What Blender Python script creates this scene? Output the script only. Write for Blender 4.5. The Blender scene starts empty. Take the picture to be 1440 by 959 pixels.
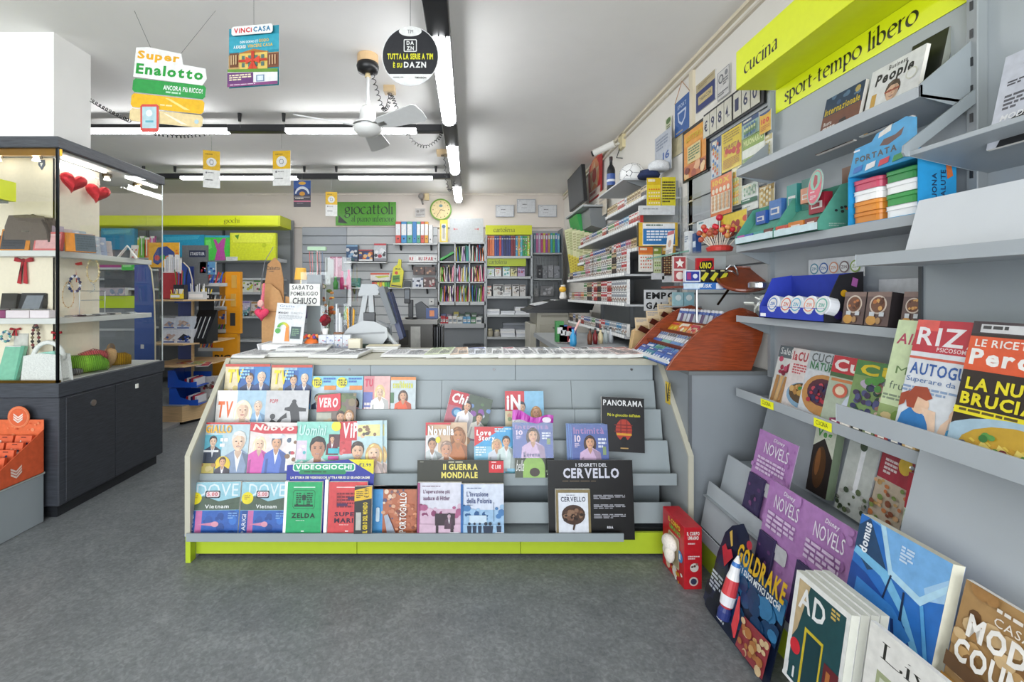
import bpy, math, random
from mathutils import Matrix, Vector, Euler
R=math.radians; PI=math.pi
rnd=random.Random(7)
SC=bpy.context.scene; COLL=SC.collection
# ---------------------------------------------------------------- camera
cd=bpy.data.cameras.new('camera'); cam=bpy.data.objects.new('camera',cd); COLL.objects.link(cam)
cam.location=(0,0,1.3); cam.rotation_euler=(R(90),0,0)
cd.sensor_width=36; cd.lens=16; cd.shift_x=60/1440; cd.shift_y=-66.5/1440; cd.clip_start=.05; cd.clip_end=60
SC.camera=cam
# ---------------------------------------------------------------- world and exposure
W=bpy.data.worlds.new('daylight'); SC.world=W; W.use_nodes=True
W.node_tree.nodes['Background'].inputs[0].default_value=(.86,.93,1,1)
W.node_tree.nodes['Background'].inputs[1].default_value=1.3
SC.view_settings.view_transform='Standard'; SC.view_settings.look='None'
SC.view_settings.exposure=0.5; SC.view_settings.gamma=1; SC.view_settings.use_curve_mapping=False
def area(name,loc,rot,sx,sy,e,col=(1,1,1)):
    l=bpy.data.lights.new(name,'AREA'); l.shape='RECTANGLE'; l.size=sx; l.size_y=sy; l.energy=e; l.color=col
    o=bpy.data.objects.new(name,l); COLL.objects.link(o); o.location=loc; o.rotation_euler=rot; return o
FILL=215; TUBE=19
area('added_ceiling_fill',(-1.6,-2.75,1.45),(R(122),0,0),6.0,2.5,FILL,(.92,.96,1))  # added area lamp at the assumed front window, aimed up to brighten the ceiling
# ---------------------------------------------------------------- materials
def mat(name,rough=.5,metal=0,var=.04,scale=30,coat=0,emit=0,bump=0,bscale=200,wood=None,dim=1):
    m=bpy.data.materials.new(name); m.use_nodes=True; nt=m.node_tree; N=nt.nodes; L=nt.links
    b=N['Principled BSDF']; at=N.new('ShaderNodeAttribute'); at.attribute_name='Col'
    tc=N.new('ShaderNodeTexCoord'); no=N.new('ShaderNodeTexNoise'); no.inputs['Scale'].default_value=scale; no.inputs['Detail'].default_value=4
    L.new(tc.outputs['Object'],no.inputs['Vector'])
    mr=N.new('ShaderNodeMapRange'); mr.inputs[1].default_value=.3; mr.inputs[2].default_value=.7; mr.inputs[3].default_value=dim*(1-var); mr.inputs[4].default_value=dim*(1+var)
    src=no.outputs['Fac']
    if wood:
        mp=N.new('ShaderNodeMapping'); mp.inputs['Scale'].default_value=wood; L.new(tc.outputs['Object'],mp.inputs[0]); L.new(mp.outputs[0],no.inputs['Vector'])
    L.new(src,mr.inputs[0])
    mx=N.new('ShaderNodeVectorMath'); mx.operation='SCALE'; L.new(at.outputs['Color'],mx.inputs[0]); L.new(mr.outputs[0],mx.inputs['Scale'])
    L.new(mx.outputs[0],b.inputs['Base Color'])
    b.inputs['Roughness'].default_value=rough; b.inputs['Metallic'].default_value=metal; b.inputs['Coat Weight'].default_value=coat
    b.inputs['Coat Roughness'].default_value=.12
    if emit: L.new(at.outputs['Color'],b.inputs['Emission Color']); b.inputs['Emission Strength'].default_value=emit
    if bump:
        bn=N.new('ShaderNodeTexNoise'); bn.inputs['Scale'].default_value=bscale; L.new(tc.outputs['Object'],bn.inputs['Vector'])
        bp=N.new('ShaderNodeBump'); bp.inputs['Strength'].default_value=bump; bp.inputs['Distance'].default_value=.002
        L.new(bn.outputs['Fac'],bp.inputs['Height']); L.new(bp.outputs[0],b.inputs['Normal'])
    return m
def clear(name,tint=(.975,.985,.98),base=.02,mult=.75,rough=.01):
    m=bpy.data.materials.new(name); m.use_nodes=True; nt=m.node_tree; N=nt.nodes; L=nt.links
    N.remove(N['Principled BSDF']); t=N.new('ShaderNodeBsdfTransparent'); t.inputs[0].default_value=(*tint,1)
    g=N.new('ShaderNodeBsdfGlossy'); g.inputs['Roughness'].default_value=rough; fr=N.new('ShaderNodeFresnel'); fr.inputs[0].default_value=1.45
    ma=N.new('ShaderNodeMath'); ma.operation='MULTIPLY_ADD'; ma.inputs[1].default_value=mult; ma.inputs[2].default_value=base; ge=N.new('ShaderNodeNewGeometry'); sb=N.new('ShaderNodeMath'); sb.operation='SUBTRACT'; sb.inputs[0].default_value=1; L.new(ge.outputs['Backfacing'],sb.inputs[1]); mu=N.new('ShaderNodeMath'); mu.operation='MULTIPLY'; L.new(fr.outputs[0],mu.inputs[0]); L.new(sb.outputs[0],mu.inputs[1]); L.new(mu.outputs[0],ma.inputs[0])
    mi=N.new('ShaderNodeMixShader'); L.new(ma.outputs[0],mi.inputs[0]); L.new(t.outputs[0],mi.inputs[1]); L.new(g.outputs[0],mi.inputs[2]); L.new(mi.outputs[0],N['Material Output'].inputs[0])
    return m
PRINT=mat('glossy_print',.4,var=.10,scale=38,coat=.06,dim=.79)
PAPER=mat('matte_paper',.8,var=.03,scale=60)
PLAST=mat('plastic',.38,var=.02)
STEEL=mat('painted_steel',.42,var=.025,scale=6,bump=.05,bscale=400)
METAL=mat('bare_metal',.28,1,var=.05)
FABRIC=mat('fabric',.9,var=.12,scale=120,bump=.6,bscale=300)
SEQUIN=mat('sequins',.2,.55,var=.75,scale=260,bump=.9,bscale=260)
MAHOG=mat('mahogany',.33,var=.28,scale=3,wood=(6,6,55),coat=.3)
BEECH=mat('beech_edge',.5,var=.12,scale=3,wood=(3,3,40))
DARKLAM=mat('dark_laminate',.48,var=.35,scale=3,wood=(4,4,90),bump=.08)
CARD=mat('cardboard',.85,var=.06,scale=40)
WALLP=mat('wall_paint',.9,var=.015,scale=5,bump=.12,bscale=90)
GLOW=mat('lamp_glow',.5,emit=TUBE)
SPOT=mat('spot_glow',.5,emit=9)
GLASS=clear('clear_glass'); FILM=clear('clear_film',(.975,.98,.985),.004,.35,.06)
# floor: mottled grey linoleum
def floor_mat():
    m=bpy.data.materials.new('mottled_linoleum'); m.use_nodes=True; nt=m.node_tree; N=nt.nodes; L=nt.links; b=N['Principled BSDF']
    tc=N.new('ShaderNodeTexCoord'); n1=N.new('ShaderNodeTexNoise'); n1.inputs['Scale'].default_value=5; n1.inputs['Detail'].default_value=10; n1.inputs['Roughness'].default_value=.75; n1.inputs['Distortion'].default_value=1.4
    n2=N.new('ShaderNodeTexNoise'); n2.inputs['Scale'].default_value=60; n2.inputs['Detail'].default_value=6; n2.inputs['Distortion'].default_value=.8
    L.new(tc.outputs['Object'],n1.inputs['Vector']); L.new(tc.outputs['Object'],n2.inputs['Vector'])
    a=N.new('ShaderNodeMath'); a.operation='ADD'; L.new(n1.outputs['Fac'],a.inputs[0]); L.new(n2.outputs['Fac'],a.inputs[1])
    cr=N.new('ShaderNodeValToRGB'); e=cr.color_ramp.elements
    mr=N.new('ShaderNodeMapRange'); mr.inputs[1].default_value=.7; mr.inputs[2].default_value=1.3; L.new(a.outputs[0],mr.inputs[0]); L.new(mr.outputs[0],cr.inputs[0])
    e[0].color=(.105,.114,.120,1); e[1].color=(.235,.25,.253,1); x=e.new(.5); x.color=(.158,.17,.176,1)
    L.new(cr.outputs[0],b.inputs['Base Color']); b.inputs['Roughness'].default_value=.42; b.inputs['Specular IOR Level'].default_value=.45
    bp=N.new('ShaderNodeBump'); bp.inputs['Strength'].default_value=.08; bp.inputs['Distance'].default_value=.002; L.new(n2.outputs['Fac'],bp.inputs['Height']); L.new(bp.outputs[0],b.inputs['Normal'])
    return m
# ---------------------------------------------------------------- mesh helpers
_cc={}
def lin(h):
    if not isinstance(h,str): return h
    if h in _cc: return _cc[h]
    r=[int(h[i:i+2],16)/255 for i in (0,2,4)]
    c=tuple(x/12.92 if x<=.04045 else ((x+.055)/1.055)**2.4 for x in r)+(1.,); _cc[h]=c; return c
class M:
    def __init__(s): s.v=[]; s.f=[]; s.c=[]; s.X=None
    def _a(s,pts):
        n=len(s.v)
        s.v.extend([tuple(s.X@Vector(p)) for p in pts] if s.X else [tuple(p) for p in pts]); return n
    def face(s,pts,col): n=s._a(pts); s.f.append(tuple(range(n,n+len(pts)))); s.c.append(col); return s
    def box(s,x0,x1,y0,y1,z0,z1,col):
        n=s._a([(x0,y0,z0),(x1,y0,z0),(x1,y1,z0),(x0,y1,z0),(x0,y0,z1),(x1,y0,z1),(x1,y1,z1),(x0,y1,z1)])
        for q in ((0,3,2,1),(4,5,6,7),(0,1,5,4),(1,2,6,5),(2,3,7,6),(3,0,4,7)): s.f.append(tuple(n+i for i in q)); s.c.append(col)
        return s
    def prism(s,pts,ax,a,b,col):   # pts 2d outline, extruded along axis ax from a to b
        k=len(pts)
        def P3(p,t): return {'x':(t,p[0],p[1]),'y':(p[0],t,p[1]),'z':(p[0],p[1],t)}[ax]
        n=s._a([P3(p,a) for p in pts]+[P3(p,b) for p in pts])
        s.f.append(tuple(range(n,n+k))); s.f.append(tuple(range(n+2*k-1,n+k-1,-1))); s.c+=[col,col]
        for i in range(k): j=(i+1)%k; s.f.append((n+i,n+j,n+k+j,n+k+i)); s.c.append(col)
        return s
    def cyl(s,p0,p1,r0,r1=None,n=12,col='888888'):
        r1=r0 if r1 is None else r1; return s.tube([p0,p1],[r0,r1],n,col)
    def tube(s,pts,r,n=6,col='222222',cap=True):
        pts=[Vector(p) for p in pts]; k=len(pts); rr=r if isinstance(r,(list,tuple)) else [r]*k
        up=None; base=len(s.v)
        for i,p in enumerate(pts):
            d=(pts[min(i+1,k-1)]-pts[max(i-1,0)]); d=d.normalized() if d.length>1e-9 else Vector((0,0,1))
            if up is None: up=Vector((0,0,1)) if abs(d.z)<.9 else Vector((1,0,0))
            u=(up-d*up.dot(d)); u=u.normalized() if u.length>1e-6 else d.orthogonal().normalized(); w=d.cross(u); up=u
            s._a([p+(u*math.cos(2*PI*j/n)+w*math.sin(2*PI*j/n))*rr[i] for j in range(n)])
        for i in range(k-1):
            for j in range(n): a=base+i*n+j; b=base+i*n+(j+1)%n; s.f.append((a,b,b+n,a+n)); s.c.append(col)
        if cap: s.f.append(tuple(base+n-1-j for j in range(n))); s.f.append(tuple(base+(k-1)*n+j for j in range(n))); s.c+=[col,col]
        return s
    def lathe(s,prof,n=16,col='888888',c=(0,0,0)):  # prof: (r,z[,col])
        base=len(s.v)
        for p in prof: s._a([(c[0]+p[0]*math.cos(2*PI*j/n),c[1]+p[0]*math.sin(2*PI*j/n),c[2]+p[1]) for j in range(n)])
        for i in range(len(prof)-1):
            cc=prof[i+1][2] if len(prof[i+1])>2 else col
            for j in range(n): a=base+i*n+j; b=base+i*n+(j+1)%n; s.f.append((a,b,b+n,a+n)); s.c.append(cc)
        s.f.append(tuple(base+n-1-j for j in range(n))); s.f.append(tuple(base+(len(prof)-1)*n+j for j in range(n))); s.c+=[col,prof[-1][2] if len(prof[-1])>2 else col]
        return s
    def ball(s,c,rx,ry=None,rz=None,n=12,m=8,col='888888'):
        ry=rx if ry is None else ry; rz=rx if rz is None else rz; X=s.X
        T=Matrix.Translation(c)@Matrix.Diagonal((rx,ry,rz,1)); s.X=(X@T) if X else T
        s.lathe([(max(.02,math.sin(PI*i/m)),-math.cos(PI*i/m)) for i in range(m+1)],n,col); s.X=X; return s
    def obj(s,name,m,parent=None,loc=None,rot=None,smooth=False,bevel=0,kind=None,sub=0):
        me=bpy.data.meshes.new(name); me.from_pydata(s.v,[],s.f); me.materials.append(m)
        a=me.color_attributes.new('Col','FLOAT_COLOR','CORNER'); d=[]
        for f,c in zip(s.f,s.c): d.extend(lin(c)*len(f))
        a.data.foreach_set('color',d)
        if smooth: me.polygons.foreach_set('use_smooth',[True]*len(me.polygons))
        me.update(); o=bpy.data.objects.new(name,me); COLL.objects.link(o)
        if parent: o.parent=parent
        if loc: o.location=loc
        if rot: o.rotation_euler=rot
        if bevel: b=o.modifiers.new('b','BEVEL'); b.width=bevel; b.segments=1; b.limit_method='ANGLE'
        if sub: b=o.modifiers.new('s','SUBSURF'); b.levels=b.render_levels=sub
        if kind: o['kind']=kind
        return o
def tag(o,label,cat,group=None,kind=None):
    o['label']=label; o['category']=cat
    if group: o['group']=group
    if kind: o['kind']=kind
    return o
def thing(name,label,cat,loc=(0,0,0),rot=(0,0,0),group=None):
    o=bpy.data.objects.new(name,None); COLL.objects.link(o); o.empty_display_size=.05
    o.location=loc; o.rotation_euler=rot; return tag(o,label,cat,group)
def copy_tree(o,parent=None):
    c=o.copy(); COLL.objects.link(c)
    if parent: c.parent=parent
    for ch in list(o.children): copy_tree(ch,c)
    return c
def P(px,py,Y): return ((px-660)*Y/640,Y,1.3-(py-413)*Y/640)
def PX(px,py,X): Y=X*640/(px-660); return (X,Y,1.3-(py-413)*Y/640)
def struct(name,mb,m,parent=None,**k):
    o=mb.obj(name,m,parent,**k)
    if not parent: o['kind']='structure'
    return o
# ---------------------------------------------------------------- lettering
_gl={}
def glyphs():
    chars="ABCDEFGHIJKLMNOPQRSTUVWXYZabcdefghijklmnopqrstuvwxyz0123456789.,-'!&:+%/()"+"\u20ac\u00c8\u00e0\u00f9\u00b0"
    for st,off in (('n',0),('b',.02),('x',.038)):
        for ch in chars:
            cu=bpy.data.curves.new('t','FONT'); cu.body=ch; cu.resolution_u=2; cu.offset=off; cu.size=1
            o=bpy.data.objects.new('t',cu); me=o.to_mesh(); me.calc_loop_triangles()
            V=[(v.co.x,v.co.y) for v in me.vertices]; T=[tuple(t.vertices) for t in me.loop_triangles]
            if V: x0=min(v[0] for v in V); x1=max(v[0] for v in V); _gl[st+ch]=([(v[0]-x0,v[1]) for v in V],T,x1-x0)
            o.to_mesh_clear(); bpy.data.objects.remove(o); bpy.data.curves.remove(cu)
glyphs()
def arc(cx,cy,rx,ry,a0,a1,n=12): return [(cx+rx*math.cos(R(a0+(a1-a0)*i/n)),cy+ry*math.sin(R(a0+(a1-a0)*i/n))) for i in range(n+1)]
_ns={'c':([arc(.4,.5,.38,.5,50,315)],.72),'o':([arc(.42,.5,.4,.5,0,360,20)],.86),'e':([[(.08,.52),(.72,.62)]+arc(.42,.55,.33,.45,15,180)+arc(.42,.5,.34,.5,180,315)],.78),
'i':([[(-.02,.95),(.12,1)],[(.12,1),(.12,0)],[(0,0),(.26,0)],[(.1,1.42),(.16,1.4)]],.28),'l':([[(-.02,1.62),(.12,1.66)],[(.12,1.66),(.12,0)],[(0,0),(.26,0)]],.28),
'n':([[(-.02,.95),(.12,1)],[(.12,1),(.12,0)],[(0,0),(.26,0)],[(.12,.75),(.35,.98),(.55,.98),(.66,.75),(.66,0)],[(.54,0),(.8,0)]],.86),
'm':([[(-.02,.95),(.12,1)],[(.12,1),(.12,0)],[(0,0),(.26,0)],[(.12,.75),(.33,.98),(.5,.98),(.6,.75),(.6,0)],[(.5,0),(.72,0)],[(.6,.75),(.8,.98),(.98,.98),(1.08,.75),(1.08,0)],[(.96,0),(1.2,0)]],1.28),
'u':([[(-.02,.97),(.12,1)],[(.12,1),(.12,.28),(.22,.04),(.4,.02),(.62,.28)],[(.64,1),(.64,0)],[(.64,0),(.78,.04)],[(.5,.97),(.64,1)]],.86),
'a':([[(.08,.85),(.28,1),(.48,.95),(.54,.75),(.54,0)],[(.54,0),(.7,.06)],[(.54,.6),(.2,.48),(.06,.28),(.12,.06),(.3,0),(.54,.18)]],.72),
's':([[(.52,.84),(.34,1),(.14,.9),(.1,.72),(.3,.52),(.5,.36),(.48,.1),(.26,0),(.04,.14)]],.58),
'p':([[(-.02,.95),(.12,1)],[(.12,1),(.12,-.5)],[(0,-.5),(.28,-.5)],[(.12,.78)]+arc(.38,.5,.34,.5,120,-150)],.82),
'b':([[(-.02,1.62),(.12,1.66)],[(.12,1.66),(.12,.08)],[(.12,.78)]+arc(.38,.5,.34,.5,120,-150)],.82),
'g':([arc(.36,.64,.28,.34,0,360,16),[(.5,.92),(.76,.98)],[(.2,.36),(.1,.18),(.3,.06),(.6,.02),(.7,-.2),(.5,-.48),(.2,-.48),(.02,-.28),(.16,-.06),(.3,.04)]],.78),
'r':([[(-.02,.95),(.12,1)],[(.12,1),(.12,0)],[(0,0),(.28,0)],[(.12,.72),(.3,.95),(.48,.94)]],.54),
't':([[(.16,1.3),(.16,.2),(.26,.02),(.46,.08)],[(-.02,.97),(.44,.97)]],.5),
'f':([[(.5,1.55),(.36,1.66),(.2,1.55),(.16,1.3),(.16,0)],[(0,0),(.32,0)],[(-.02,.97),(.42,.97)]],.48),
'h':([[(-.02,1.62),(.12,1.66)],[(.12,1.66),(.12,0)],[(0,0),(.26,0)],[(.12,.75),(.35,.98),(.55,.98),(.66,.75),(.66,0)],[(.54,0),(.8,0)]],.86),
'v':([[(.02,1),(.32,0)],[(.32,0),(.62,1)],[(-.06,1),(.18,1)],[(.5,1),(.72,1)]],.7),
'L':([[(.14,1.5),(.14,0)],[(0,1.5),(.3,1.5)],[(0,0),(.76,0),(.82,.3)]],.86),'-':([[(.04,.52),(.4,.56)]],.5),' ':([],.42)}
class Canvas(M):
    """flat print on a w x h sheet; u to the right, v downwards, both 0..1; the sheet faces -y with its bottom edge at z=0"""
    def __init__(s,w,h,bg=None,dz=.00012,y=0): super().__init__(); s.w=w; s.h=h; s.k=0; s.dz=dz; s.y=y; s.clip=True; (s.r(0,0,1,1,bg) if bg else None)
    def poly(s,pts,col,up=True):
        if up: s.k+=1
        if s.clip:
            for ax,lim,sg in ((0,0,1),(0,1,-1),(1,0,1),(1,1,-1)):
                out=[]
                for i in range(len(pts)):
                    a=pts[i-1]; b=pts[i]; da=(a[ax]-lim)*sg; db=(b[ax]-lim)*sg
                    if (da>=0)!=(db>=0): t=da/(da-db); out.append((a[0]+(b[0]-a[0])*t,a[1]+(b[1]-a[1])*t))
                    if db>=0: out.append(b)
                pts=out
                if len(pts)<3: return s
        y=s.y-s.k*s.dz
        return s.face([((u-.5)*s.w,y,(1-v)*s.h) for u,v in pts],col)
    def r(s,x0,y0,x1,y1,col): return s.poly([(x0,y1),(x1,y1),(x1,y0),(x0,y0)],col)
    def e(s,cx,cy,rx,ry=None,col='ffffff',n=18,a0=0,a1=360):
        ry=rx*s.w/s.h if ry is None else ry
        return s.poly([(cx+rx*math.cos(R(a0+(a1-a0)*i/n)),cy+ry*math.sin(R(a0+(a1-a0)*i/n))) for i in range(n+(a1-a0<360))],col)
    def t(s,txt,x,y,w,h,col,st='b',rot=0,sh=0):   # fit the words into the box x,y,w,h; rot=90 reads upwards
        adv=0; L=[]
        for ch in txt:
            if ch==' ': adv+=.32; continue
            g=_gl.get(st+ch)
            if not g: adv+=.3; continue
            L.append((g,adv)); adv+=g[2]+(.085 if st=='n' else .1)
        if not L: return s
        adv-=.09; top=max(v[1] for g,_ in L for v in g[0]); bot=min(0,min(v[1] for g,_ in L for v in g[0])); H=top-bot; s.k+=1
        for (V,T,_),a in L:
            for tr in T:
                p=[]
                for i in tr:
                    a1=(V[i][0]+a+sh*V[i][1])/adv; b1=(top-V[i][1])/H
                    p.append((x+b1*w,y+h-a1*h) if rot==90 else (x+a1*w,y+b1*h))
                s.poly(p,col,False)
        return s
    def nib(s,txt,x,y,w,h,col,pen=.085,ang=30,slant=0):  # broad-pen serif hand; h is the x-height
        adv=sum(_ns[c][1]+.1 for c in txt)-.1; s.k+=1; nx,ny=pen*math.cos(R(ang)),pen*math.sin(R(ang)); a=0
        def F(p,q=0): return (x+(p[0]+slant*p[1])/adv*w,y+h-p[1]*h)
        for c in txt:
            for stk in _ns[c][0]:
                pts=[(p[0]+a,p[1]) for p in stk]
                if 3<=len(pts)<=10:
                    q=[]; e=[pts[0]]+pts+[pts[-1]]
                    for i in range(1,len(e)-2):
                        for k in range(4):
                            t=k/4; p0,p1,p2,p3=e[i-1:i+3]
                            q.append(tuple(.5*((2*p1[d])+(-p0[d]+p2[d])*t+(2*p0[d]-5*p1[d]+4*p2[d]-p3[d])*t*t+(-p0[d]+3*p1[d]-3*p2[d]+p3[d])*t**3) for d in (0,1)))
                    pts=q+[pts[-1]]
                for p,r in zip(pts,pts[1:]):
                    dx,dy=r[0]-p[0],r[1]-p[1]; L=math.hypot(dx,dy) or 1; ox,oy=-dy/L*.022,dx/L*.022
                    sg=1 if nx*-dy+ny*dx>0 else -1
                    mx,my=nx*sg+ox,ny*sg+oy
                    s.poly([F((p[0]+mx,p[1]+my)),F((r[0]+mx,r[1]+my)),F((r[0]-mx,r[1]-my)),F((p[0]-mx,p[1]-my))],col,False)
            a+=_ns[c][1]+.1
        return s
    def l(s,x0,y0,x1,y1,n,col):   # rows of unreadably small print
        s.k+=1; hh=(y1-y0)/n; rr=random.Random(int(x0*97+y0*31+n))
        for i in range(n):
            e=x0+(x1-x0)*(1 if i<n-1 else .6); u=x0; v=y0+i*hh
            while u<e-.01:
                q=min(e,u+rr.uniform(.04,.12)); s.poly([(u,v+hh*.6),(q,v+hh*.6),(q,v),(u,v)],col,False); u=q+.015
        return s
    def man(s,cx,cy,r,skin='e0b090',hair='3a2a20',top='203050',long=0,body=1,clip=None):  # a printed portrait; r = half the face's width in u
        q=s.w/s.h; dk=''.join('%02x'%int(int(skin[i:i+2],16)*.86) for i in (0,2,4))
        if long: s.e(cx,cy+r*.45*q,r*1.45,r*(1.95+.5*(long>1))*q,hair)
        if body:
            b=[(cx-r*.5,cy+r*1.2*q),(cx-r*2.3,cy+r*2.3*q),(cx-r*2.8,cy+r*7*q),(cx+r*2.8,cy+r*7*q),(cx+r*2.3,cy+r*2.3*q),(cx+r*.5,cy+r*1.2*q)]; s.poly(b,top)
            sh=''.join('%02x'%int(int(top[i:i+2],16)*.78) for i in (0,2,4)); s.poly([(cx+r*.5,cy+r*1.5*q),(cx+r*2.3,cy+r*2.3*q),(cx+r*2.8,cy+r*7*q),(cx+r*.9,cy+r*7*q),(cx+r*1.3,cy+r*3.4*q)],sh); s.poly([(cx-r*2.0,cy+r*3.4*q),(cx-r*1.5,cy+r*3.2*q),(cx-r*1.6,cy+r*7*q),(cx-r*2.1,cy+r*7*q)],sh)
            if not long: s.poly([(cx-r*.6,cy+r*1.4*q),(cx,cy+r*4.4*q),(cx+r*.6,cy+r*1.4*q)],'eeeef2')
            s.poly([(cx-r*.45,cy+r*.8*q),(cx-r*.5,cy+r*1.7*q),(cx,cy+r*2.6*q),(cx+r*.5,cy+r*1.7*q),(cx+r*.45,cy+r*.8*q)],dk)
        s.e(cx,cy-r*.25*q,r*1.1,r*1.3*q,hair); s.e(cx,cy+r*.08*q,r*.92,r*1.28*q,skin); dk=''.join('%02x'%int(int(skin[i:i+2],16)*.86) for i in (0,2,4)); s.poly([(cx+r*.2,cy-r*.9*q),(cx+r*.8,cy-r*.5*q),(cx+r*.9,cy+r*.2*q),(cx+r*.7,cy+r*.9*q),(cx+r*.1,cy+r*1.34*q),(cx+r*.45,cy+r*.3*q)],dk)
        s.poly([(cx-r*1.02,cy-r*.2*q),(cx-r*.8,cy-r*1.25*q),(cx,cy-r*1.55*q),(cx+r*.8,cy-r*1.25*q),(cx+r*1.02,cy-r*.2*q),(cx+r*.6,cy-r*.75*q),(cx-r*.3,cy-r*.85*q)],hair)
        hl=''.join('%02x'%min(255,int(int(hair[i:i+2],16)*1.2+22)) for i in (0,2,4)); s.poly([(cx-r*.75,cy-r*1.0*q),(cx-r*.2,cy-r*1.38*q),(cx+r*.1,cy-r*1.3*q),(cx-r*.45,cy-r*.92*q)],hl)
        for g in (-1,1):
            if long: s.poly([(cx+g*r*1.0,cy-r*.3*q),(cx+g*r*1.25,cy+r*.2*q),(cx+g*r*1.2,cy+r*1.6*q),(cx+g*r*1.05,cy+r*.8*q)],hl)
            s.e(cx+g*r*.38,cy-r*.02*q,r*.16,r*.08*q,'2a1c18',8); s.r(cx+g*r*.38-r*.2,cy-r*.26*q,cx+g*r*.38+r*.2,cy-r*.2*q,hair)
        s.poly([(cx-r*.1,cy+r*.4*q),(cx+r*.12,cy+r*.4*q),(cx+r*.03,cy+r*.05*q)],'c89070')
        s.e(cx,cy+r*.72*q,r*.33,r*.12*q,'b04040' if long else '9a5a48',10); s.r(cx-r*.22,cy+r*.68*q,cx+r*.22,cy+r*.73*q,'f4ece4')
        return s
    def blobs(s,x0,y0,x1,y1,n,cols,r0,r1,seed=1):
        q=random.Random(seed)
        for i in range(n): rr=q.uniform(r0,r1); s.e(q.uniform(x0,x1),q.uniform(y0,y1),rr,rr*s.w/s.h*q.uniform(.7,1.1),q.choice(cols),9)
        return s
def run(c,ops):
    for o in ops: getattr(c,o[0])(*o[1:])
    return c
def sheet(name,label,cat,px0,py0,px1,py1,Y,bg,ops,group=None,th=.003,m=None,rz=0,parent=None,edge='e8e8e4'):
    """a thin upright board facing the counter side, its print on the front"""
    x0,_,z1=P(px0,py0,Y); x1,_,z0=P(px1,py1,Y); w,h=x1-x0,z1-z0
    c=Canvas(w,h,bg,dz=.0003); run(c,ops); c.box(-w/2,w/2,.0002,th,0,h,edge)
    o=c.obj(name,m or PRINT,parent,loc=((x0+x1)/2,Y,z0),rot=(0,0,rz))
    if label: tag(o,label,cat,group)
    return o
def wsheet(name,label,cat,pxa,pya,pxb,pyb,X,bg,ops,group=None,th=.003,m=None,edge='e8e8e4',dy=0,parent=None,tilt=0):
    """a thin board on the right-hand wall, given by its far top corner and its near bottom corner"""
    _,ya,za=PX(pxa,pya,X); yb=X*640/(pxb-660); zb=1.3-(pyb-413)*yb/640; w,h=abs(ya-yb),za-zb
    c=Canvas(w,h,bg,dz=.0003); run(c,ops); c.box(-w/2,w/2,.0002,th,0,h,edge)
    o=c.obj(name,m or PRINT,parent,loc=(X,(ya+yb)/2,zb),rot=(R(-tilt),0,R(-90)))
    if label: tag(o,label,cat,group)
    return o
def mag(name,label,w,h,t,bg,ops,loc,tilt=10,roll=0,rz=0,group=None,cat='magazine',side='f0ece4',spine=None,film=0,bow=0):
    r=thing(name,label,cat,loc,(R(-tilt),R(roll),R(rz)),group)
    b=M().box(-w/2,w/2,.0006,t,0,h,side)
    if spine: b.box(-w/2-.0008,-w/2+.0004,.0004,t+.0004,0,h,spine)
    b.box(-w/2,w/2,t,t+.0006,0,h,bg if isinstance(bg,str) else 'cccccc'); b.obj('page_block',PAPER,r)
    c=Canvas(w,h,bg); run(c,ops); c.obj('cover',PRINT,r)
    if film: M().box(-w/2-.002,w/2+.002,-.006,-.0055,0,h+.012,'ffffff').obj('plastic_wrap',FILM,r)
    return r
def fmag(name,label,px0,py0,px1,py1,Y,bg,ops,t=.006,hide=.0,tilt=10,**k):
    """magazine facing the camera: visible pixel box at depth Y; hide = how far it reaches down into its pocket"""
    x0,_,z1=P(px0,py0,Y); x1,_,z0=P(px1,py1,Y); z0-=hide
    return mag(name,label,x1-x0,(z1-z0)/math.cos(R(tilt)),t,bg,ops,((x0+x1)/2,Y-math.sin(R(tilt))*(z1-z0),z0),tilt,**k)
# ================================================================ THE ROOM
D=7.2; H=2.886; XR=1.5; XL=-7.0; YF=-2.6
fl=M().box(XL,XR,YF,D,-.05,0,'777777'); struct('floor',fl,floor_mat())
struct('ceiling',M().box(XL,XR,YF,D,H,H+.1,'eceae7'),WALLP)
struct('wall_back',M().box(XL,XR,D,D+.1,0,H,'d8cfc6'),WALLP)
struct('wall_right',M().box(XR,XR+.1,YF,D,0,H,'dedad2'),WALLP)
struct('wall_left',M().box(XL-.1,XL,YF,D,0,H,'d8d4cd'),WALLP)
wf=M(); wf.box(XL,-5.2,YF-.1,YF,0,H,'d8d4cd'); wf.box(1.4,XR,YF-.1,YF,0,H,'d8d4cd'); wf.box(-5.2,1.4,YF-.1,YF,2.75,H,'d8d4cd'); wf.box(-5.2,1.4,YF-.1,YF,0,.12,'d8d4cd'); struct('wall_front',wf,WALLP)  # opening in the unseen front wall is assumed, to let daylight in
w=M()
for x in (-5.2,-3.0,-.8,1.35): w.box(x,x+.05,YF-.08,YF-.04,.12,2.75,'8a8a8a')
w.box(-5.2,1.4,YF-.08,YF-.04,.12,.17,'8a8a8a'); w.box(-5.2,1.4,YF-.08,YF-.04,2.70,2.75,'8a8a8a'); struct('assumed_window_1',w,METAL)  # frame of a window assumed behind the camera as the daylight source
struct('trim_1',M().box(-3.3,XR,D-.012,D,1.3,2.32,'cdc6c0').box(-3.2,XR-.05,D-.03,D,2.34,2.352,'c0b8ae'),WALLP)
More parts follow.
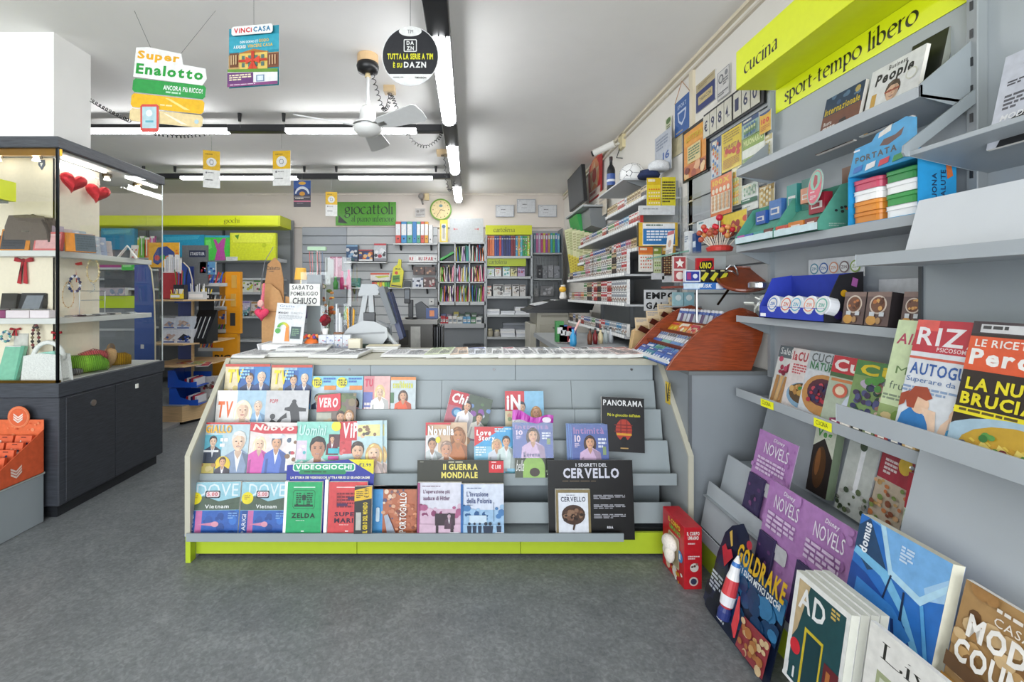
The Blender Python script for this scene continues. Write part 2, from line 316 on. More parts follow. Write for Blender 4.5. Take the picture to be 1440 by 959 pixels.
# corner mouldings and wall conduit
c=M(); c.box(XR-.03,XR,1.0,D,H-.05,H-.028,'d8cdb4'); c.box(XR-.02,XR,1.0,D,H-.1,H-.085,'c8bfae'); struct('trim_2',c,PLAST)
c=M(); c.box(XR-.02,XR,3.02,3.07,1.7,H-.1,'d8cdb4'); struct('trim_3',c,PLAST)
struct('trim_4',M().box(-3.5,XR-.03,D-.02,D,H-.035,H,'cfc7bd'),WALLP)
struct('column',M().box(-3.25,-2.52,2.76,3.03,0,H,'f0efec'),WALLP)
# ================================================================ FLUORESCENT LIGHT TRACKS
def track(name,label,seg_lit,x0,x1,y,axis,z,wid,h,bracket=()):
    r=thing(name,label,'ceiling light',(0,0,0),group=None)
    b=M(); hw=wid/2
    def bx(m,a0,a1,w,z0,z1,col):
        if axis=='x': m.box(a0,a1,y-w,y+w,z0,z1,col)
        else: m.box(y-w,y+w,a0,a1,z0,z1,col)
    ends=[x0]+[v for s in seg_lit for v in s]+[x1]
    for i in range(0,len(ends),2):
        if abs(ends[i+1]-ends[i])>.01: m=M(); bx(m,ends[i],ends[i+1],hw,z,z+h,'202124'); m.obj('housing',PLAST,r,bevel=.004)
    for s in seg_lit: m=M(); bx(m,s[0],s[1],hw*1.0,z+h*.46,z+h,'1b1c1e'); m.obj('casing',PLAST,r)
    for s in seg_lit:
        m=M()
        if axis=='x': m.box(s[0]+.004,s[1]-.004,y-hw*.86,y+hw*.86,z-.004,z+h*.44,'fbfdff')
        else:
            m.prism([(y+hw*.9*math.cos(a),z+h*.44+h*(.62 if a>3 else .1)*math.sin(a)) for a in [R(180+20*i) for i in range(10)]],'y',s[0]+.005,s[1]-.005,'fbfdff')
        m.obj('diffuser',GLOW,r)
        if axis=='y':
            for e in s:
                for k in (-.6,0,.6): M().box(y+hw*k-.003,y+hw*k+.003,e-.02,e+.02,z-h*.2,z+h*.3,'2a2a2c').obj('clip',PLAST,r)
    return r
LX=-.168
ZT=2.74
track('light_track','long black ceiling light track running from above the camera to the back wall',[(2.50,3.79),(4.36,5.36),(6.02,7.0)],.3,7.05,LX,'y',ZT-.03,.125,.085)
track('light_track','nearer black cross track with two lit tubes, behind the ceiling fan',[(-3.44,-2.14),(-1.63,-.47)],-3.6,LX-.06,4.05,'x',ZT-.005,.07,.062)
track('light_track','farther black cross track with lit tubes near the back wall',[(-3.6,-2.15),(-1.63,-.46)],-4.2,LX-.06,5.69,'x',ZT-.005,.07,.062)
k=0
for i,(px,y) in enumerate([(337,4.0),(399,4.0),(202,5.66),(246,5.66),(428,5.66),(473,5.66),(613,5.66)]):
    x=(px-660)*y/640; r=thing('ceiling_anchor',['small black ceiling anchor, left one above the nearer cross track','small black ceiling anchor, right one above the nearer cross track','tiny black ceiling anchor, leftmost above the farther cross track','tiny black ceiling anchor, second from the left above the farther cross track','tiny black ceiling anchor, third from the left above the farther cross track','tiny black ceiling anchor, fourth from the left above the farther cross track','tiny black ceiling anchor close beside the long light track'][i],'anchor',(x,y,H-.002),group='wire anchors on the ceiling')
    M().cyl((0,0,0),(0,0,-.07),.017,.013,10,'141416').obj('cap',PLAST,r); M().cyl((0,0,-.06),(0,.02,-.135),.0012,None,4,'777777').obj('wire',METAL,r)
# curly black cables
def coil(pts,rad,turns,n=10):
    P0=[Vector(p) for p in pts]; out=[]; N=turns*n; up=Vector((0,1,0)); seg=len(P0)-1
    for i in range(N+1):
        t=i/N*seg; a=min(int(t),seg-1); f=t-a; p=[P0[max(a-1,0)],P0[a],P0[a+1],P0[min(a+2,seg)]]
        c=.5*((2*p[1])+(-p[0]+p[2])*f+(2*p[0]-5*p[1]+4*p[2]-p[3])*f*f+(-p[0]+3*p[1]-3*p[2]+p[3])*f**3)
        d=(p[2]-p[1]).normalized(); u=d.cross(up); u=u.normalized() if u.length>.1 else Vector((1,0,0)); v=d.cross(u); th=2*PI*i/n
        out.append(c+(u*math.cos(th)+v*math.sin(th))*rad)
    return out
def cable(label,pp,rad,turns,r=.0028,col='161616'): 
    tag(M().tube(coil([P(*p) for p in pp],rad,turns),r,5,col).obj('coiled_cable',PLAST),label,'cable')
cable('coiled black cable stretched from the column to the hanging lottery sign',[(120,136,3.05),(150,154,2.95),(182,170,2.75)],.010,14)
cable('coiled black cable drooping beneath the lottery sign to the cross track',[(216,188,3.0),(250,192,3.2),(282,190,3.5),(318,184,4.0)],.010,18)
cable('coiled black cable looping from the fan canopy to the small beige box',[(523,102,3.0),(530,128,3.1),(538,152,3.2),(545,150,3.3),(549,132,3.45)],.012,15)
cable('coiled black cable drooping from the small beige box to the long light track',[(551,134,3.46),(557,150,3.5),(566,177,3.7),(582,200,3.85),(600,206,3.95),(616,196,4.0),(622,184,4.05)],.012,28)
cable('coiled grey cable hanging from the far beige box to the farther track',[(624,216,5.05),(626,240,5.3),(629,262,5.5),(633,268,5.6),(638,262,5.66),(639,250,5.69)],.012,18)
for px,py,Y,l,s in ((548,127,3.49,'small square beige junction box on the ceiling beside the fan',.055),(622,211,5.05,'flat beige junction box on the ceiling beside the long light track',.08)):
    x=(px-660)*Y/640; r=thing('junction_box',l,'junction box',(x,Y,H),group=None)
    M().box(-s/1.3,s/1.3,-s/1.4,s/1.4,-.05,0,'cdb38c').obj('box_body',PLAST,r,bevel=.003); M().cyl((0,0,-.05),(0,0,-.062),.018,.014,10,'5a4a38').obj('cable_gland',PLAST,r)
# ================================================================ CEILING FAN
fx,fy=-.676,3.03
fan=thing('ceiling_fan','white three-bladed ceiling fan on a rod under a beige and black canopy','ceiling fan',(fx,fy,H))
M().lathe([(.068,-.001),(.07,-.055),(.066,-.058)],24,'cfae82').obj('canopy_ring',PLAST,fan,smooth=False)
M().lathe([(.068,-.056),(.074,-.075),(.066,-.11),(.03,-.122),(.02,-.122)],24,'0c0c0e').obj('canopy_cup',PLAST,fan,smooth=True)
M().cyl((0,0,-.12),(0,0,-.145),.016,.02,12,'cdb88c').cyl((0,0,-.14),(0,0,-.345),.010,None,12,'dcdcdc').cyl((0,0,-.30),(0,0,-.345),.015,None,12,'e4e4e2').obj('down_rod',PLAST,fan,smooth=True)
M().lathe([(.02,-.335),(.045,-.35),(.052,-.365),(.055,-.44),(.09,-.452),(.098,-.475),(.094,-.50),(.07,-.525),(.02,-.533)],28,'e9e9e6').obj('motor_housing',PLAST,fan,smooth=True)
M().lathe([(.099,-.468),(.1,-.474),(.099,-.48)],28,'8a8a8a').obj('motor_seam',METAL,fan)
for a in (90,-33,207):
    b=M(); o=[(.09,-.03),(.13,-.052),(.43,-.075),(.455,-.06),(.465,0),(.455,.06),(.43,.075),(.13,.052),(.09,.03)]
    b.prism(o,'z',-.003,.003,'dfe0df'); bl=b.obj('blade',PLAST,fan,loc=(0,0,-.475)); bl.rotation_euler=(Euler((R(-21),0,R(a)),'XYZ'))
    M().box(.07,.16,-.014,.014,-.009,-.003,'bbbbbb').obj('blade_bracket',METAL,bl)
# ================================================================ HANGING SIGNS
def wire(o,x0,z0,dx,dz,name='wire'): M().cyl((x0,0,z0),(x0+dx,.0,z0+dz),.0011,None,4,'6a6a66').obj(name,METAL,o)
def hang(name,label,px0,py0,px1,py1,Y,bg,ops,wires,rz=0,th=.004,shape=None,group=None):
    x0,_,z1=P(px0,py0,Y); x1,_,z0=P(px1,py1,Y); w,h=x1-x0,z1-z0
    r=thing(name,label,'sign',((x0+x1)/2,Y,z0),(0,0,R(rz)),group)
    c=Canvas(w,h,bg,dz=.0004); run(c,ops); 
    (c.prism([(u*w,v*h) for u,v in shape],'y',.0003,th,'eeeeee') if shape else c.box(-w/2,w/2,.0003,th,0,h,'e4e4e4'))
    c.obj('panel',PRINT,r)
    for u,v,dx in wires: wire(r,(u-.5)*w,(1-v)*h,dx,H-z0-(1-v)*h)
    return r
def pl(*p): return [tuple(q) for q in p]
RB=lambda x0,y0,x1,y1,s=.03:[(x0+s,y0),(x1-s,y0),(x1,y0+s),(x1,y1-s),(x1-s,y1),(x0+s,y1),(x0,y1-s),(x0,y0+s)]
W0='f6f6f2'
def tp(s): return [(x,y) for x,y in s]
so=[('poly',RB(.0,.02,.62,.22),W0),('poly',RB(.0,.16,.99,.36),W0),
 ('t','Super',.05,.05,.56,.13,'f2b21c','x'),('t','Enalotto',.06,.20,.88,.12,'22a03c','x'),
 ('poly',RB(0,.375,1,.545),'2f9f4a'),('t','ANCORA PI\u00d9 RICCO!'.replace('\u00d9','U'),.46,.425,.5,.05,'ffffff','b'),('r',.48,.495,.8,.507,'bfe4c6'),
 ('poly',RB(0,.56,1,.73),'f3bd1e'),('poly',[(.42,.57),(.5,.57),(.8,.70),(.7,.70)],'ffdf70'),('poly',RB(0,.745,1,.90),'efdcae'),('poly',[(.42,.76),(.5,.76),(.78,.885),(.68,.885)],'fbf2d8'),('e',.92,.83,.03,None,'b8d4dc'),
 ('poly',RB(.18,.66,.43,.995,.025),'d8423c'),('r',.21,.69,.40,.95,'b9d6dc'),('e',.30,.77,.04,None,'f0f4f6'),('r',.25,.86,.36,.885,'6ab0c0'),
 ('e',.26,.48,.14,None,'9fd4a6'),('e',.22,.45,.08,None,'c0e4c2')]
def slope(ops,k):  # slant everything a little, as the card hangs askew
    return ops
r=hang('lottery_sign','hanging lottery card with green, yellow and cream strips and a red phone',180,72,283,186,2.55,None,[],[(.33,0.0,-.10),(.66,.1,.22)])
bpy.data.objects.remove(r.children[0])
w_,h_=103*2.55/640,114*2.55/640
def shaped(name,outl,ops,y,par):
    c=Canvas(w_,h_,None,dz=.0004,y=y); c.clip=True
    c.prism([((u-.5)*w_,(1-v)*h_) for u,v in outl],'y',y+.0003,y+.003,W0); c.k=0
    run(c,ops); return c.obj(name,PRINT,par)
shaped('title_card',[(0,.0),(.16,-.02),(.62,.02),(.66,.15),(.97,.17),(1,.3),(.95,.38),(.0,.36)],[('t','Super',.03,.03,.58,.13,'f2b21c','x'),('t','Enalotto',.03,.19,.92,.13,'22a03c','x')],-.004,r)
shaped('green_strip',RB(0,.375,1,.545,.03),[('poly',RB(0,.375,1,.545),'2f9f4a'),('t','ANCORA PI\u00f9 RICCO!',.42,.42,.54,.06,'ffffff','b'),('l',.46,.495,.8,.53,1,'bfe4c6')],0,r)
shaped('yellow_strip',RB(0,.56,1,.73,.03),[('poly',RB(0,.56,1,.73),'f3bd1e'),('poly',[(.46,.58),(.52,.58),(.82,.70),(.74,.70)],'ffe48a'),('l',.4,.66,.7,.69,1,'fbe6a0')],0,r)
shaped('cream_strip',RB(0,.745,1,.90,.03),[('poly',RB(0,.745,1,.90),'ecd5a0'),('poly',[(.46,.77),(.5,.77),(.8,.88),(.72,.88)],'fbf2d8'),('e',.92,.83,.03,None,'b8d4dc')],0,r)
shaped('phone_cutout',RB(.18,.66,.43,1,.025),[('poly',RB(.18,.66,.43,1,.025),'dc5048'),('r',.205,.69,.40,.955,'b9d6dc'),('e',.30,.77,.045,None,'eef4f6'),('r',.25,.86,.36,.885,'6ab0c0')],-.006,r)
for o in r.children:
    if o.name.startswith(('title','green','yellow','cream')): o.rotation_euler=(0,R(6),0)
v=[('r',0,0,1,1,'2a93a8'),('r',.0,.14,1,.4,'3aa9bf'),('t','OGNI GIORNO C\'\u00c8',.22,.21,.36,.05,'ffffff'),('t','GODO',.6,.21,.2,.05,'f0c030'),('t','A CASA DI VINCERE CASA',.14,.29,.74,.06,'f6efe0'),('r',.34,.29,.9,.35,'3aa9bf'),('t','A CASA DI',.10,.29,.24,.055,'ffffff'),('t','VINCERE CASA',.38,.29,.5,.055,'f0c030'),
 ('r',0,.45,1,.7,'c9a268'),('r',.02,.42,.20,.66,'7a4e34'),('r',.78,.46,1,.7,'80503a'),('r',.22,.42,.78,.72,'e6c566'),('poly',[(.18,.44),(.5,.37),(.82,.44)],'b87838')]
for i in range(4):
    for j in range(2): v.append(('r',.27+i*.13,.48+j*.12,.33+i*.13,.55+j*.12,'5a7a70'))
for i in range(3): v+= [('r',.05+i*.05,.46,.075+i*.05,.62,'d8b88a'),('r',.82+i*.055,.5,.845+i*.055,.66,'d0a880')]
v+=[('r',.22,.55,.78,.59,'c8402c'),('r',.47,.42,.53,.72,'c8402c'),('poly',[(.5,.57),(.36,.50),(.36,.63)],'e05038'),('poly',[(.5,.57),(.64,.50),(.64,.63)],'e05038'),('poly',[(.5,.57),(.40,.72),(.48,.72)],'d84830'),('poly',[(.5,.57),(.6,.72),(.52,.72)],'d84830'),
 ('poly',[(0,.70),(1,.74),(1,.80),(0,.75)],'6a9a3c'),('poly',[(0,.75),(1,.80),(1,1),(0,1)],'eef0ee'),('poly',[(0,.76),(.52,.78),(.52,1),(0,1)],'6e3f78'),('l',.04,.80,.48,.91,3,'f0e4c0'),('r',.58,.83,.74,.94,'6c88a8'),('r',.60,.845,.72,.925,'dce8f0'),('r',0,.95,1,1,'8a4a80'),('l',.06,.965,.9,.985,1,'e8d0e0'),
 ('poly',RB(.09,-.0,.91,.15,.03),W0)]
v+=[('t','ViNCi',.14,.03,.36,.085,'d8333a','x'),('t','CASA',.53,.03,.34,.085,'2f7fa8','x')]
hang('hanging_poster','hanging lottery poster with a yellow house tied in a red bow',319,38,395,122,2.43,None,v,[(.5,0,0)],rz=-8)
circ=[(math.cos(R(a))*.5,.5+math.sin(R(a))*.5) for a in range(0,360,10)]
def disc(ops): return [('e',.5,.5,.5,None,W0,40)]+ops
def chord(v0,v1,col,r_=.485):
    pts=[]; 
    for a in range(0,361,5):
        x,y=.5+r_*math.cos(R(a)),.5+r_*math.sin(R(a)); pts.append((x,min(max(y,v0),v1)))
    return ('poly',pts,col)
hang('round_sign','round black and white sign hanging beside the long light track',537,37,617,121,2.35,None,
 disc([chord(.0,.80,'26272b'),('e',.5,.085,.2,.085,W0,24),('t','TIM',.45,.06,.1,.06,'555555','n'),('poly',RB(.385,.22,.615,.43,.012),W0),('poly',RB(.40,.235,.60,.415,.008),'26272b'),('t','DA',.435,.25,.13,.065,W0,'x'),('t','ZN',.435,.34,.13,.065,W0,'x'),
 ('t','TUTTA LA SERIE A TIM',.10,.46,.8,.1,'f2ee38','x'),('t','\u00c8 SU',.20,.60,.16,.1,'f2ee38','x'),('t','DAZN',.39,.60,.39,.1,W0,'x'),('t','TIMVISION',.58,.85,.2,.03,'333333'),('l',.2,.85,.5,.875,1,'9a9a9a')]),[(.5,0,0)],shape=circ)
def ytag(label,px0,py0,px1,py1,Y,rz=0,gr=None):
    hang('hanging_tag',label,px0,py0,px1,py1,Y,W0,[('r',0,0,1,.52,'f2c21c'),('l',.15,.08,.85,.14,1,'a8861c'),('e',.5,.31,.3,None,'f6f6f2',20),('poly',RB(.38,.24,.62,.38,.04),'8a8f94'),('poly',RB(.42,.26,.58,.36,.02),'f2f2f2'),('e',.2,.6,.06,None,'8a8a8a'),('l',.3,.585,.85,.62,1,'8a8a8a'),('l',.15,.78,.9,.82,1,'4a4a4a')],[],rz=rz,group=gr)
ytag('hanging yellow and white tag, leftmost, just right of the glass cabinet lid',287,212,308,264,4.0,22); ytag('hanging yellow and white tag, middle one, straight above the shop shelving sign',383,212,409,261,4.0,-6); ytag('hanging yellow and white tag overlapping the green toy sign',458,270,474,304,5.62,8)
for o in [o for o in COLL.objects if o.name.startswith('hanging_tag')]: 
    h=(52 if o.location.y<5 else 34)*o.location.y/640; wire(o,0,h,0,2.735-o.location.z-h)
hang('hanging_poster','small dark blue hanging poster with a golden trophy and white arch',413,254,437,291,5.62,'1e3f7c',[('r',0,.55,1,1,'3b3340'),('r',0,0,1,.3,'2a5aa8'),('e',.5,.5,.42,.28,'dfe8f2',20,180,360),('e',.5,.52,.34,.2,'1e3f7c',20,180,360),('e',.5,.1,.22,.06,'e8b030'),('e',.5,.5,.17,.08,'e0a030'),('l',.1,.66,.9,.72,1,'f2e8d8'),('r',.05,.62,.95,.635,'e8e8e8'),('r',0,.76,1,.81,'e07a98'),('l',.2,.85,.8,.89,1,'9a8fa0')],[(.5,0,0)])
# ================================================================ GLASS SHOWCASE (left)
sx=-2.37; y0,y1=2.62,3.52; xb=-3.35
sc=thing('glass_showcase','tall glass display cabinet with a dark wooden base, left of the counter','display cabinet',(sx,y0,0))
def L3(m,o=sc): m.X=Matrix.Translation(-o.location); return m
L3(M()).box(xb,sx-.03,y0+.03,y1-.03,0,.075,'202226').obj('plinth',DARKLAM,sc)
L3(M()).box(xb,sx,y0+.006,y1,.07,.70,'3a3d44').obj('base_cabinet',DARKLAM,sc,bevel=.004)
L3(M()).box(sx-.001,sx+.006,y0+.05,3.04,.08,.69,'34373d').obj('door',DARKLAM,sc,bevel=.002)
L3(M()).box(sx-.001,sx+.006,3.045,y1-.02,.08,.69,'34373d').obj('door',DARKLAM,sc,bevel=.002)
L3(M()).box(xb,sx+.008,y0-.006,y1+.01,.70,.785,'3c4047').obj('base_rail',DARKLAM,sc,bevel=.004)
L3(M()).cyl((sx+.004,2.86,.615),(sx+.012,2.86,.615),.02,None,14,'d0d0d0').obj('lock',METAL,sc)
L3(M()).box(sx+.006,sx+.012,3.22,3.245,.63,.66,'f0f0e8').obj('socket_tag',PLAST,sc)
L3(M()).box(xb,sx,y0,y0+.02,.785,.80,'8a6a30').box(xb,sx-.0,y0+.01,y0+.03,2.10,2.14,'b8862e').obj('brass_rail',METAL,sc)
L3(M()).box(xb,sx-.01,y0+.02,y1-.02,.786,.792,'c8c8c4').obj('deck',STEEL,sc)
L3(M()).box(xb,sx+.01,y0-.01,y1+.01,2.14,2.205,'4a4d54').obj('lid',DARKLAM,sc,bevel=.004)
L3(M()).box(xb,sx-.02,y0+.02,y1-.02,2.125,2.139,'b8b8b4').obj('lid_lining',STEEL,sc)
L3(M()).box(sx-.09,sx-.07,2.74,3.06,2.113,2.125,'ffffff').box(sx-.05,sx-.03,3.2,3.5,2.113,2.125,'ffffff').obj('light_strip',SPOT,sc)
for i,(x,y) in enumerate([(-2.56,2.69),(-2.5,3.14),(-2.48,3.4),(-2.78,2.68)]):
    s=L3(M()).cyl((x,y,2.125),(x,y,2.105),.028,.03,12,'8a7a60').obj('spot_fitting',METAL,sc); L3(M()).cyl((x,y,2.105),(x,y,2.085),.012,.02,12,'fff4dc').obj('spot_bulb',SPOT,s)
L3(M()).box(sx-.012,sx+.0,y0,y0+.012,.785,2.14,'2c2f33').obj('corner_post',METAL,sc)
L3(M()).box(sx-.006,sx,y1-.006,y1,.785,2.14,'cfd6d4').obj('glass_edge',PLAST,sc)
L3(M()).box(sx-.006,sx-.001,y0+.012,y1-.006,.79,2.135,'ffffff').obj('side_pane',GLASS,sc)
L3(M()).box(xb,sx-.012,y0+.002,y0+.006,.79,2.135,'ffffff').obj('front_pane',GLASS,sc)
for z in (1.53,1.135): L3(M()).box(xb,sx-.03,y0+.025,y1-.08,z-.012,z+.022,'d9d9d5').obj('shelf',STEEL,sc,bevel=.002)
L3(M()).box(xb,-2.512,2.752,2.758,.79,2.12,'f0e4cc').obj('cream_back_panel',PAPER,sc); L3(M()).box(-2.518,-2.512,2.752,3.09,.79,2.12,'f2e8d4').obj('cream_side_panel',PAPER,sc)
M().prism([(-.018,.03),(.018,.03),(.02,0),(0,-.03),(-.02,0)],'y',-.003,0,'5a6478').prism([(-.009,.012),(.009,.012),(0,-.012)],'y',-.0045,-.003,'e8e8e8').obj('crest_sticker',PRINT,sc,loc=(P(59,232,2.75)[0]-sx,2.75-y0,P(59,232,2.75)[2]))
# low grey platform, orange counter display, lime reflection board in front of the showcase
pf=thing('platform','low grey platform cabinet at the left edge, under the orange card display','platform',(-2.43,2.6,0))
L3(M(),pf).box(-3.1,-2.43,.9,2.6,0,.272,'8f979b').obj('cabinet_body',STEEL,pf,bevel=.003); L3(M(),pf).box(-3.1,-2.425,.9,2.603,.272,.284,'b9bab4').obj('top_panel',STEEL,pf,bevel=.002)
hb=thing('header_board','lime yellow board, a reflection stand-in, at the left edge in front of the glass cabinet','header',(-2.37,2.38,1.78))  # solid lime board added in place of a blurred yellow reflection
M().box(-.5,0,-.9,0,0,.10,'dfe81c').obj('board',PLAST,hb); M().box(-.5,-.02,-.9,-.02,-.012,0,'9aa0a0').obj('board_bottom',STEEL,hb)
oc=Canvas(.30,.10,'e8663a'); 
ox,oy,oz=P(-10,676,2.30); oy=2.30; od=thing('card_display','orange cardboard counter display full of card packs, on the grey platform','display box',(-2.42,2.30,.284))
M().box(-.35,0,0,.003,0,.075,'e8683c').box(-.35,0,0,.29,0,.003,'d85c34').obj('front_wall',PRINT,od)
c=Canvas(.35,.075,None); c.t('PIGNA',.56,.35,.3,.38,'f6e0d4','x'); c.e(.5,.55,.012,None,'f6e0d4'); c.r(.78,.12,.88,.3,'f6d8c8'); c.obj('front_print',PRINT,od,loc=(-.175,-.0005,0))
M().prism([(0,0),(.29,0),(.29,.245),(0,.075)],'x',-.004,0,'e2623a').obj('side_wall',PRINT,od)
M().box(-.35,0,.287,.29,0,.30,'ee7446').prism([(-.14+.062*math.cos(R(a)),.315+.062*math.sin(R(a))) for a in range(0,360,15)],'y',.284,.288,'f08050').obj('back_wall',PRINT,od)
def tul(c,u,v,s,col):
    q=c.w/c.h
    for k in range(3):
        for g in (-1,1): c.poly([(u,v+(k*.5+.5)*s*q),(u+g*s,v+(k*.5-.25)*s*q),(u+g*s,v+(k*.5-.6)*s*q),(u,v+(k*.5+.15)*s*q)],col)
c=Canvas(.12,.12,None,dz=.0003); c.e(.5,.5,.46,None,'f4936a',24); c.e(.5,.5,.42,None,'ea6c40',24); tul(c,.5,.45,.22,'f8e8dc'); c.obj('crest_print',PRINT,od,loc=(-.14,.283,.255))
c=Canvas(.34,.12,None,dz=.0003); c.blobs(.02,.05,.98,.95,26,['f08a5c','f49a70','e05a30'],.01,.03,4); c.l(.1,.1,.2,.2,1,'f8e0d4'); c.obj('back_print',PRINT,od,loc=(-.175,.2865,.17))
c=Canvas(.1,.1,None,dz=.0003); tul(c,.5,.45,.3,'f6ddd0'); c.obj('side_print',PRINT,od,loc=(.0005,.13,.02),rot=(0,0,R(90)))
for i in range(3):
    for j in range(5):
        z0=.03+j*.024; r=thing('card_pack','small orange card pack in the orange display, '+['left','middle','right'][i]+' column, '+['front','second','third','fourth','rearmost'][j]+' row','card pack',(-2.42-.29+i*.105,2.33+j*.05,.29+z0-.03),(R(-12),0,0),'orange card packs in the counter display')
        M().box(-.046,.046,0,.014,0,.12,'d9552f').obj('pack_body',PRINT,r); c=Canvas(.092,.12,'e9683f',dz=.0003); c.r(.35,.05,.65,.1,'7a2c18'); c.blobs(.2,.25,.8,.7,7,['f4d8c8','f29a78','2c3050'],.04,.09,i*7+j); c.poly([(.4,.6),(.6,.6),(.68,.95),(.36,.95)],'2c3354'); c.obj('pack_print',PRINT,r)
# ================================================================ THE COUNTER
G1='8d9699'; G2='838c90'; LIME='a9bd2c'; LIMEV='e2ec1a'
cl,cr_=-1.37,1.057
ct=thing('shop_counter','long grey magazine counter with sloping tiers and a lime green plinth','counter',(-.15,2.22,0))
def CT(): m=M(); m.X=Matrix.Translation(-ct.location); return m
for x in (cl,cr_-.0):
    e=CT(); e.prism([(2.20,.13),(2.20,.515),(2.57,.93),(3.1,.93),(3.1,.0),(2.22,0),(2.22,.13)],'x',x-.0,x+.022,'9a9fa0'); ep=e.obj('end_panel',STEEL,ct,bevel=.002)
    g=CT(); g.prism([(2.192,.13),(2.192,.518),(2.566,.938),(2.574,.93),(2.202,.512),(2.202,.13)],'x',x-.001,x+.024,'b4b1a0'); g.obj('edge_band',PLAST,ep)
for a,b in ((cl+.022,-.555),(-.553,.252),(.254,cr_-.01)):
    CT().box(a,b,2.243,2.26,.018,.122,LIME).obj('plinth_panel',PLAST,ct,bevel=.0015)
CT().box(cl-.001,cl+.023,2.198,2.24,.0,.13,LIME).obj('plinth_end',PLAST,ct)
CT().box(cl+.03,cr_-.01,2.30,3.0,0,.12,'2a2c2e').obj('plinth_core',PLAST,ct)
CT().prism([(2.165,.12),(2.165,.158),(2.173,.158),(2.173,.13),(2.50,.13),(2.50,.12)],'x',cl+.022,.735,G1).obj('bottom_tray',STEEL,ct)
CT().box(cl+.022,cr_-.03,2.46,2.475,.13,.36,G2).obj('lower_back_panel',STEEL,ct)
CT().prism([(2.30,.245),(2.305,.245),(2.285,.15),(2.28,.15)],'x',cl+.022,cr_-.04,G1).obj('tier_board',STEEL,ct)
def joint(m,x,pts): m.prism(pts,'x',x-.0015,x+.0015,'4c5156')
for nm,pts,col in (('tier_lip',[(2.275,.40),(2.282,.40),(2.292,.35),(2.44,.35),(2.44,.342),(2.275,.342)],G1),
  ('tier_board',[(2.385,.53),(2.393,.53),(2.352,.36),(2.344,.36)],G1),('tier_board',[(2.47,.672),(2.478,.672),(2.447,.50),(2.439,.50)],G1),('tier_board',[(2.56,.812),(2.568,.812),(2.535,.645),(2.527,.645)],G1),
  ('tier_shelf',[(2.345,.36),(2.46,.36),(2.46,.353),(2.345,.353)],G2),('tier_shelf',[(2.385,.487),(2.45,.487),(2.45,.48),(2.385,.48)],G2),('tier_shelf',[(2.47,.63),(2.54,.63),(2.54,.623),(2.47,.623)],G2)):
    for a,b in ((cl+.022,-.156),(-.154,.57),(.572,cr_-.02)): CT().prism(pts,'x',a,b,col).obj(nm,STEEL,ct)
for a,b in ((cl+.022,-.56),(-.558,.26),(.262,cr_-.02)):
    o=CT().box(a,b,2.575,2.585,.80,.898,'949da1').obj('drawer_front',STEEL,ct,bevel=.001)
    CT().cyl((b-.12,2.575,.872),(b-.12,2.57,.872),.007,None,10,'777777').obj('keyhole',METAL,o)
CT().box(cl+.0,cr_+.0,2.56,3.12,.898,.93,'aeab9a').obj('worktop',STEEL,ct,bevel=.002)
for x in (.26,): CT().box(x-.0015,x+.0015,2.5585,2.5605,.9,.928,'6a6a60').obj('top_joint',PLAST,ct)
CT().box(cl+.03,cr_-.03,3.05,3.08,.0,.898,'8a9096').obj('inner_panel',STEEL,ct)
SK=['e8bd9c','e0ac88','f0ccb0','d89c78']
def men2(a,b,r,v,c1='26365e',c2='304a84'): return [('man',a,v,r,SK[0],'5a3c28',c1),('man',b,v-.02,r,SK[2],'d8c0a8',c2)]
tv=lambda full:[('r',.62,0,1,1,'3a86c8'),('r',.3,.1,.66,.9,'2a64ae'),('r',0,0,.3,1,'e8d8b0'),('blobs',0,.3,.3,.9,10,['c85070','e8b090','5a8a50','d8c070'],.03,.07,3)]+men2(.55,.82,.085,.28)+[('r',0,0,1,.05,'c84a3a'),('t','TV',.06,.1,.34,.26,'f8dc1e','x',0,.1),('l',.82,.6,.96,.74,3,'e8eef8'),('l',.34,.06,.55,.3,4,'9ad0f0'),('r',.0,.84,.34,.9,'e8e040')]+([('l',.1,.84,.95,.99,2,'f4f4f8')] if full else [])
# back row, behind the top board
Y1,Y2,Y3,Y4=2.515,2.43,2.335,2.25
fmag('magazine','TV weekly with two men in suits, top row, far left of the counter',318,512,381,552,Y1,'9fc4e0',tv(0),t=.012,hide=.12,spine='2a5a90')
fmag('magazine','TV weekly with two men in suits, second from the left in the top row',383,513,440,556,Y1,'a8cce4',tv(1),t=.012,hide=.12,spine='2a4a80')
tele=lambda a,b:[('r',0,.0,1,.2,'8ad0e0'),('man',.25,.42,.12,SK[0],'4a3424','22304c'),('man',.72,.5,.12,SK[2],a,b,1),('e',.2,.12,.2,.1,'f4e81e'),('t','TELE',.06,.06,.3,.12,'1a1a1a','x'),('l',.45,.03,.95,.14,2,'3a70c0'),('r',.5,.18,.98,.26,'e88a30'),('l',.02,.7,.3,.95,5,'d8e040')]
fmag('magazine','television weekly with yellow bubble logo and grey-haired woman',440,529,474,575,Y1,'c8dce8',tele('b8b0a8','d8d8d8'),hide=.1)
fmag('magazine','television weekly with yellow bubble logo and dark-haired woman',474,529,511,575,Y1,'bcd8ec',tele('1e1614','e8b8c0'),hide=.1)
fmag('magazine','magazine with a long-haired blonde woman in white, top row',512,529,549,575,Y1,'e8b8b4',[('r',0,0,.4,1,'d88a90'),('r',0,.3,.35,.6,'6a78c0'),('man',.62,.3,.14,SK[2],'e4c890','f4f2ee',2),('l',.05,.5,.3,.9,5,'f4e8e8'),('t','TU',.05,.05,.3,.15,'d83a5a','x')],hide=.1,spine='3a4a70')
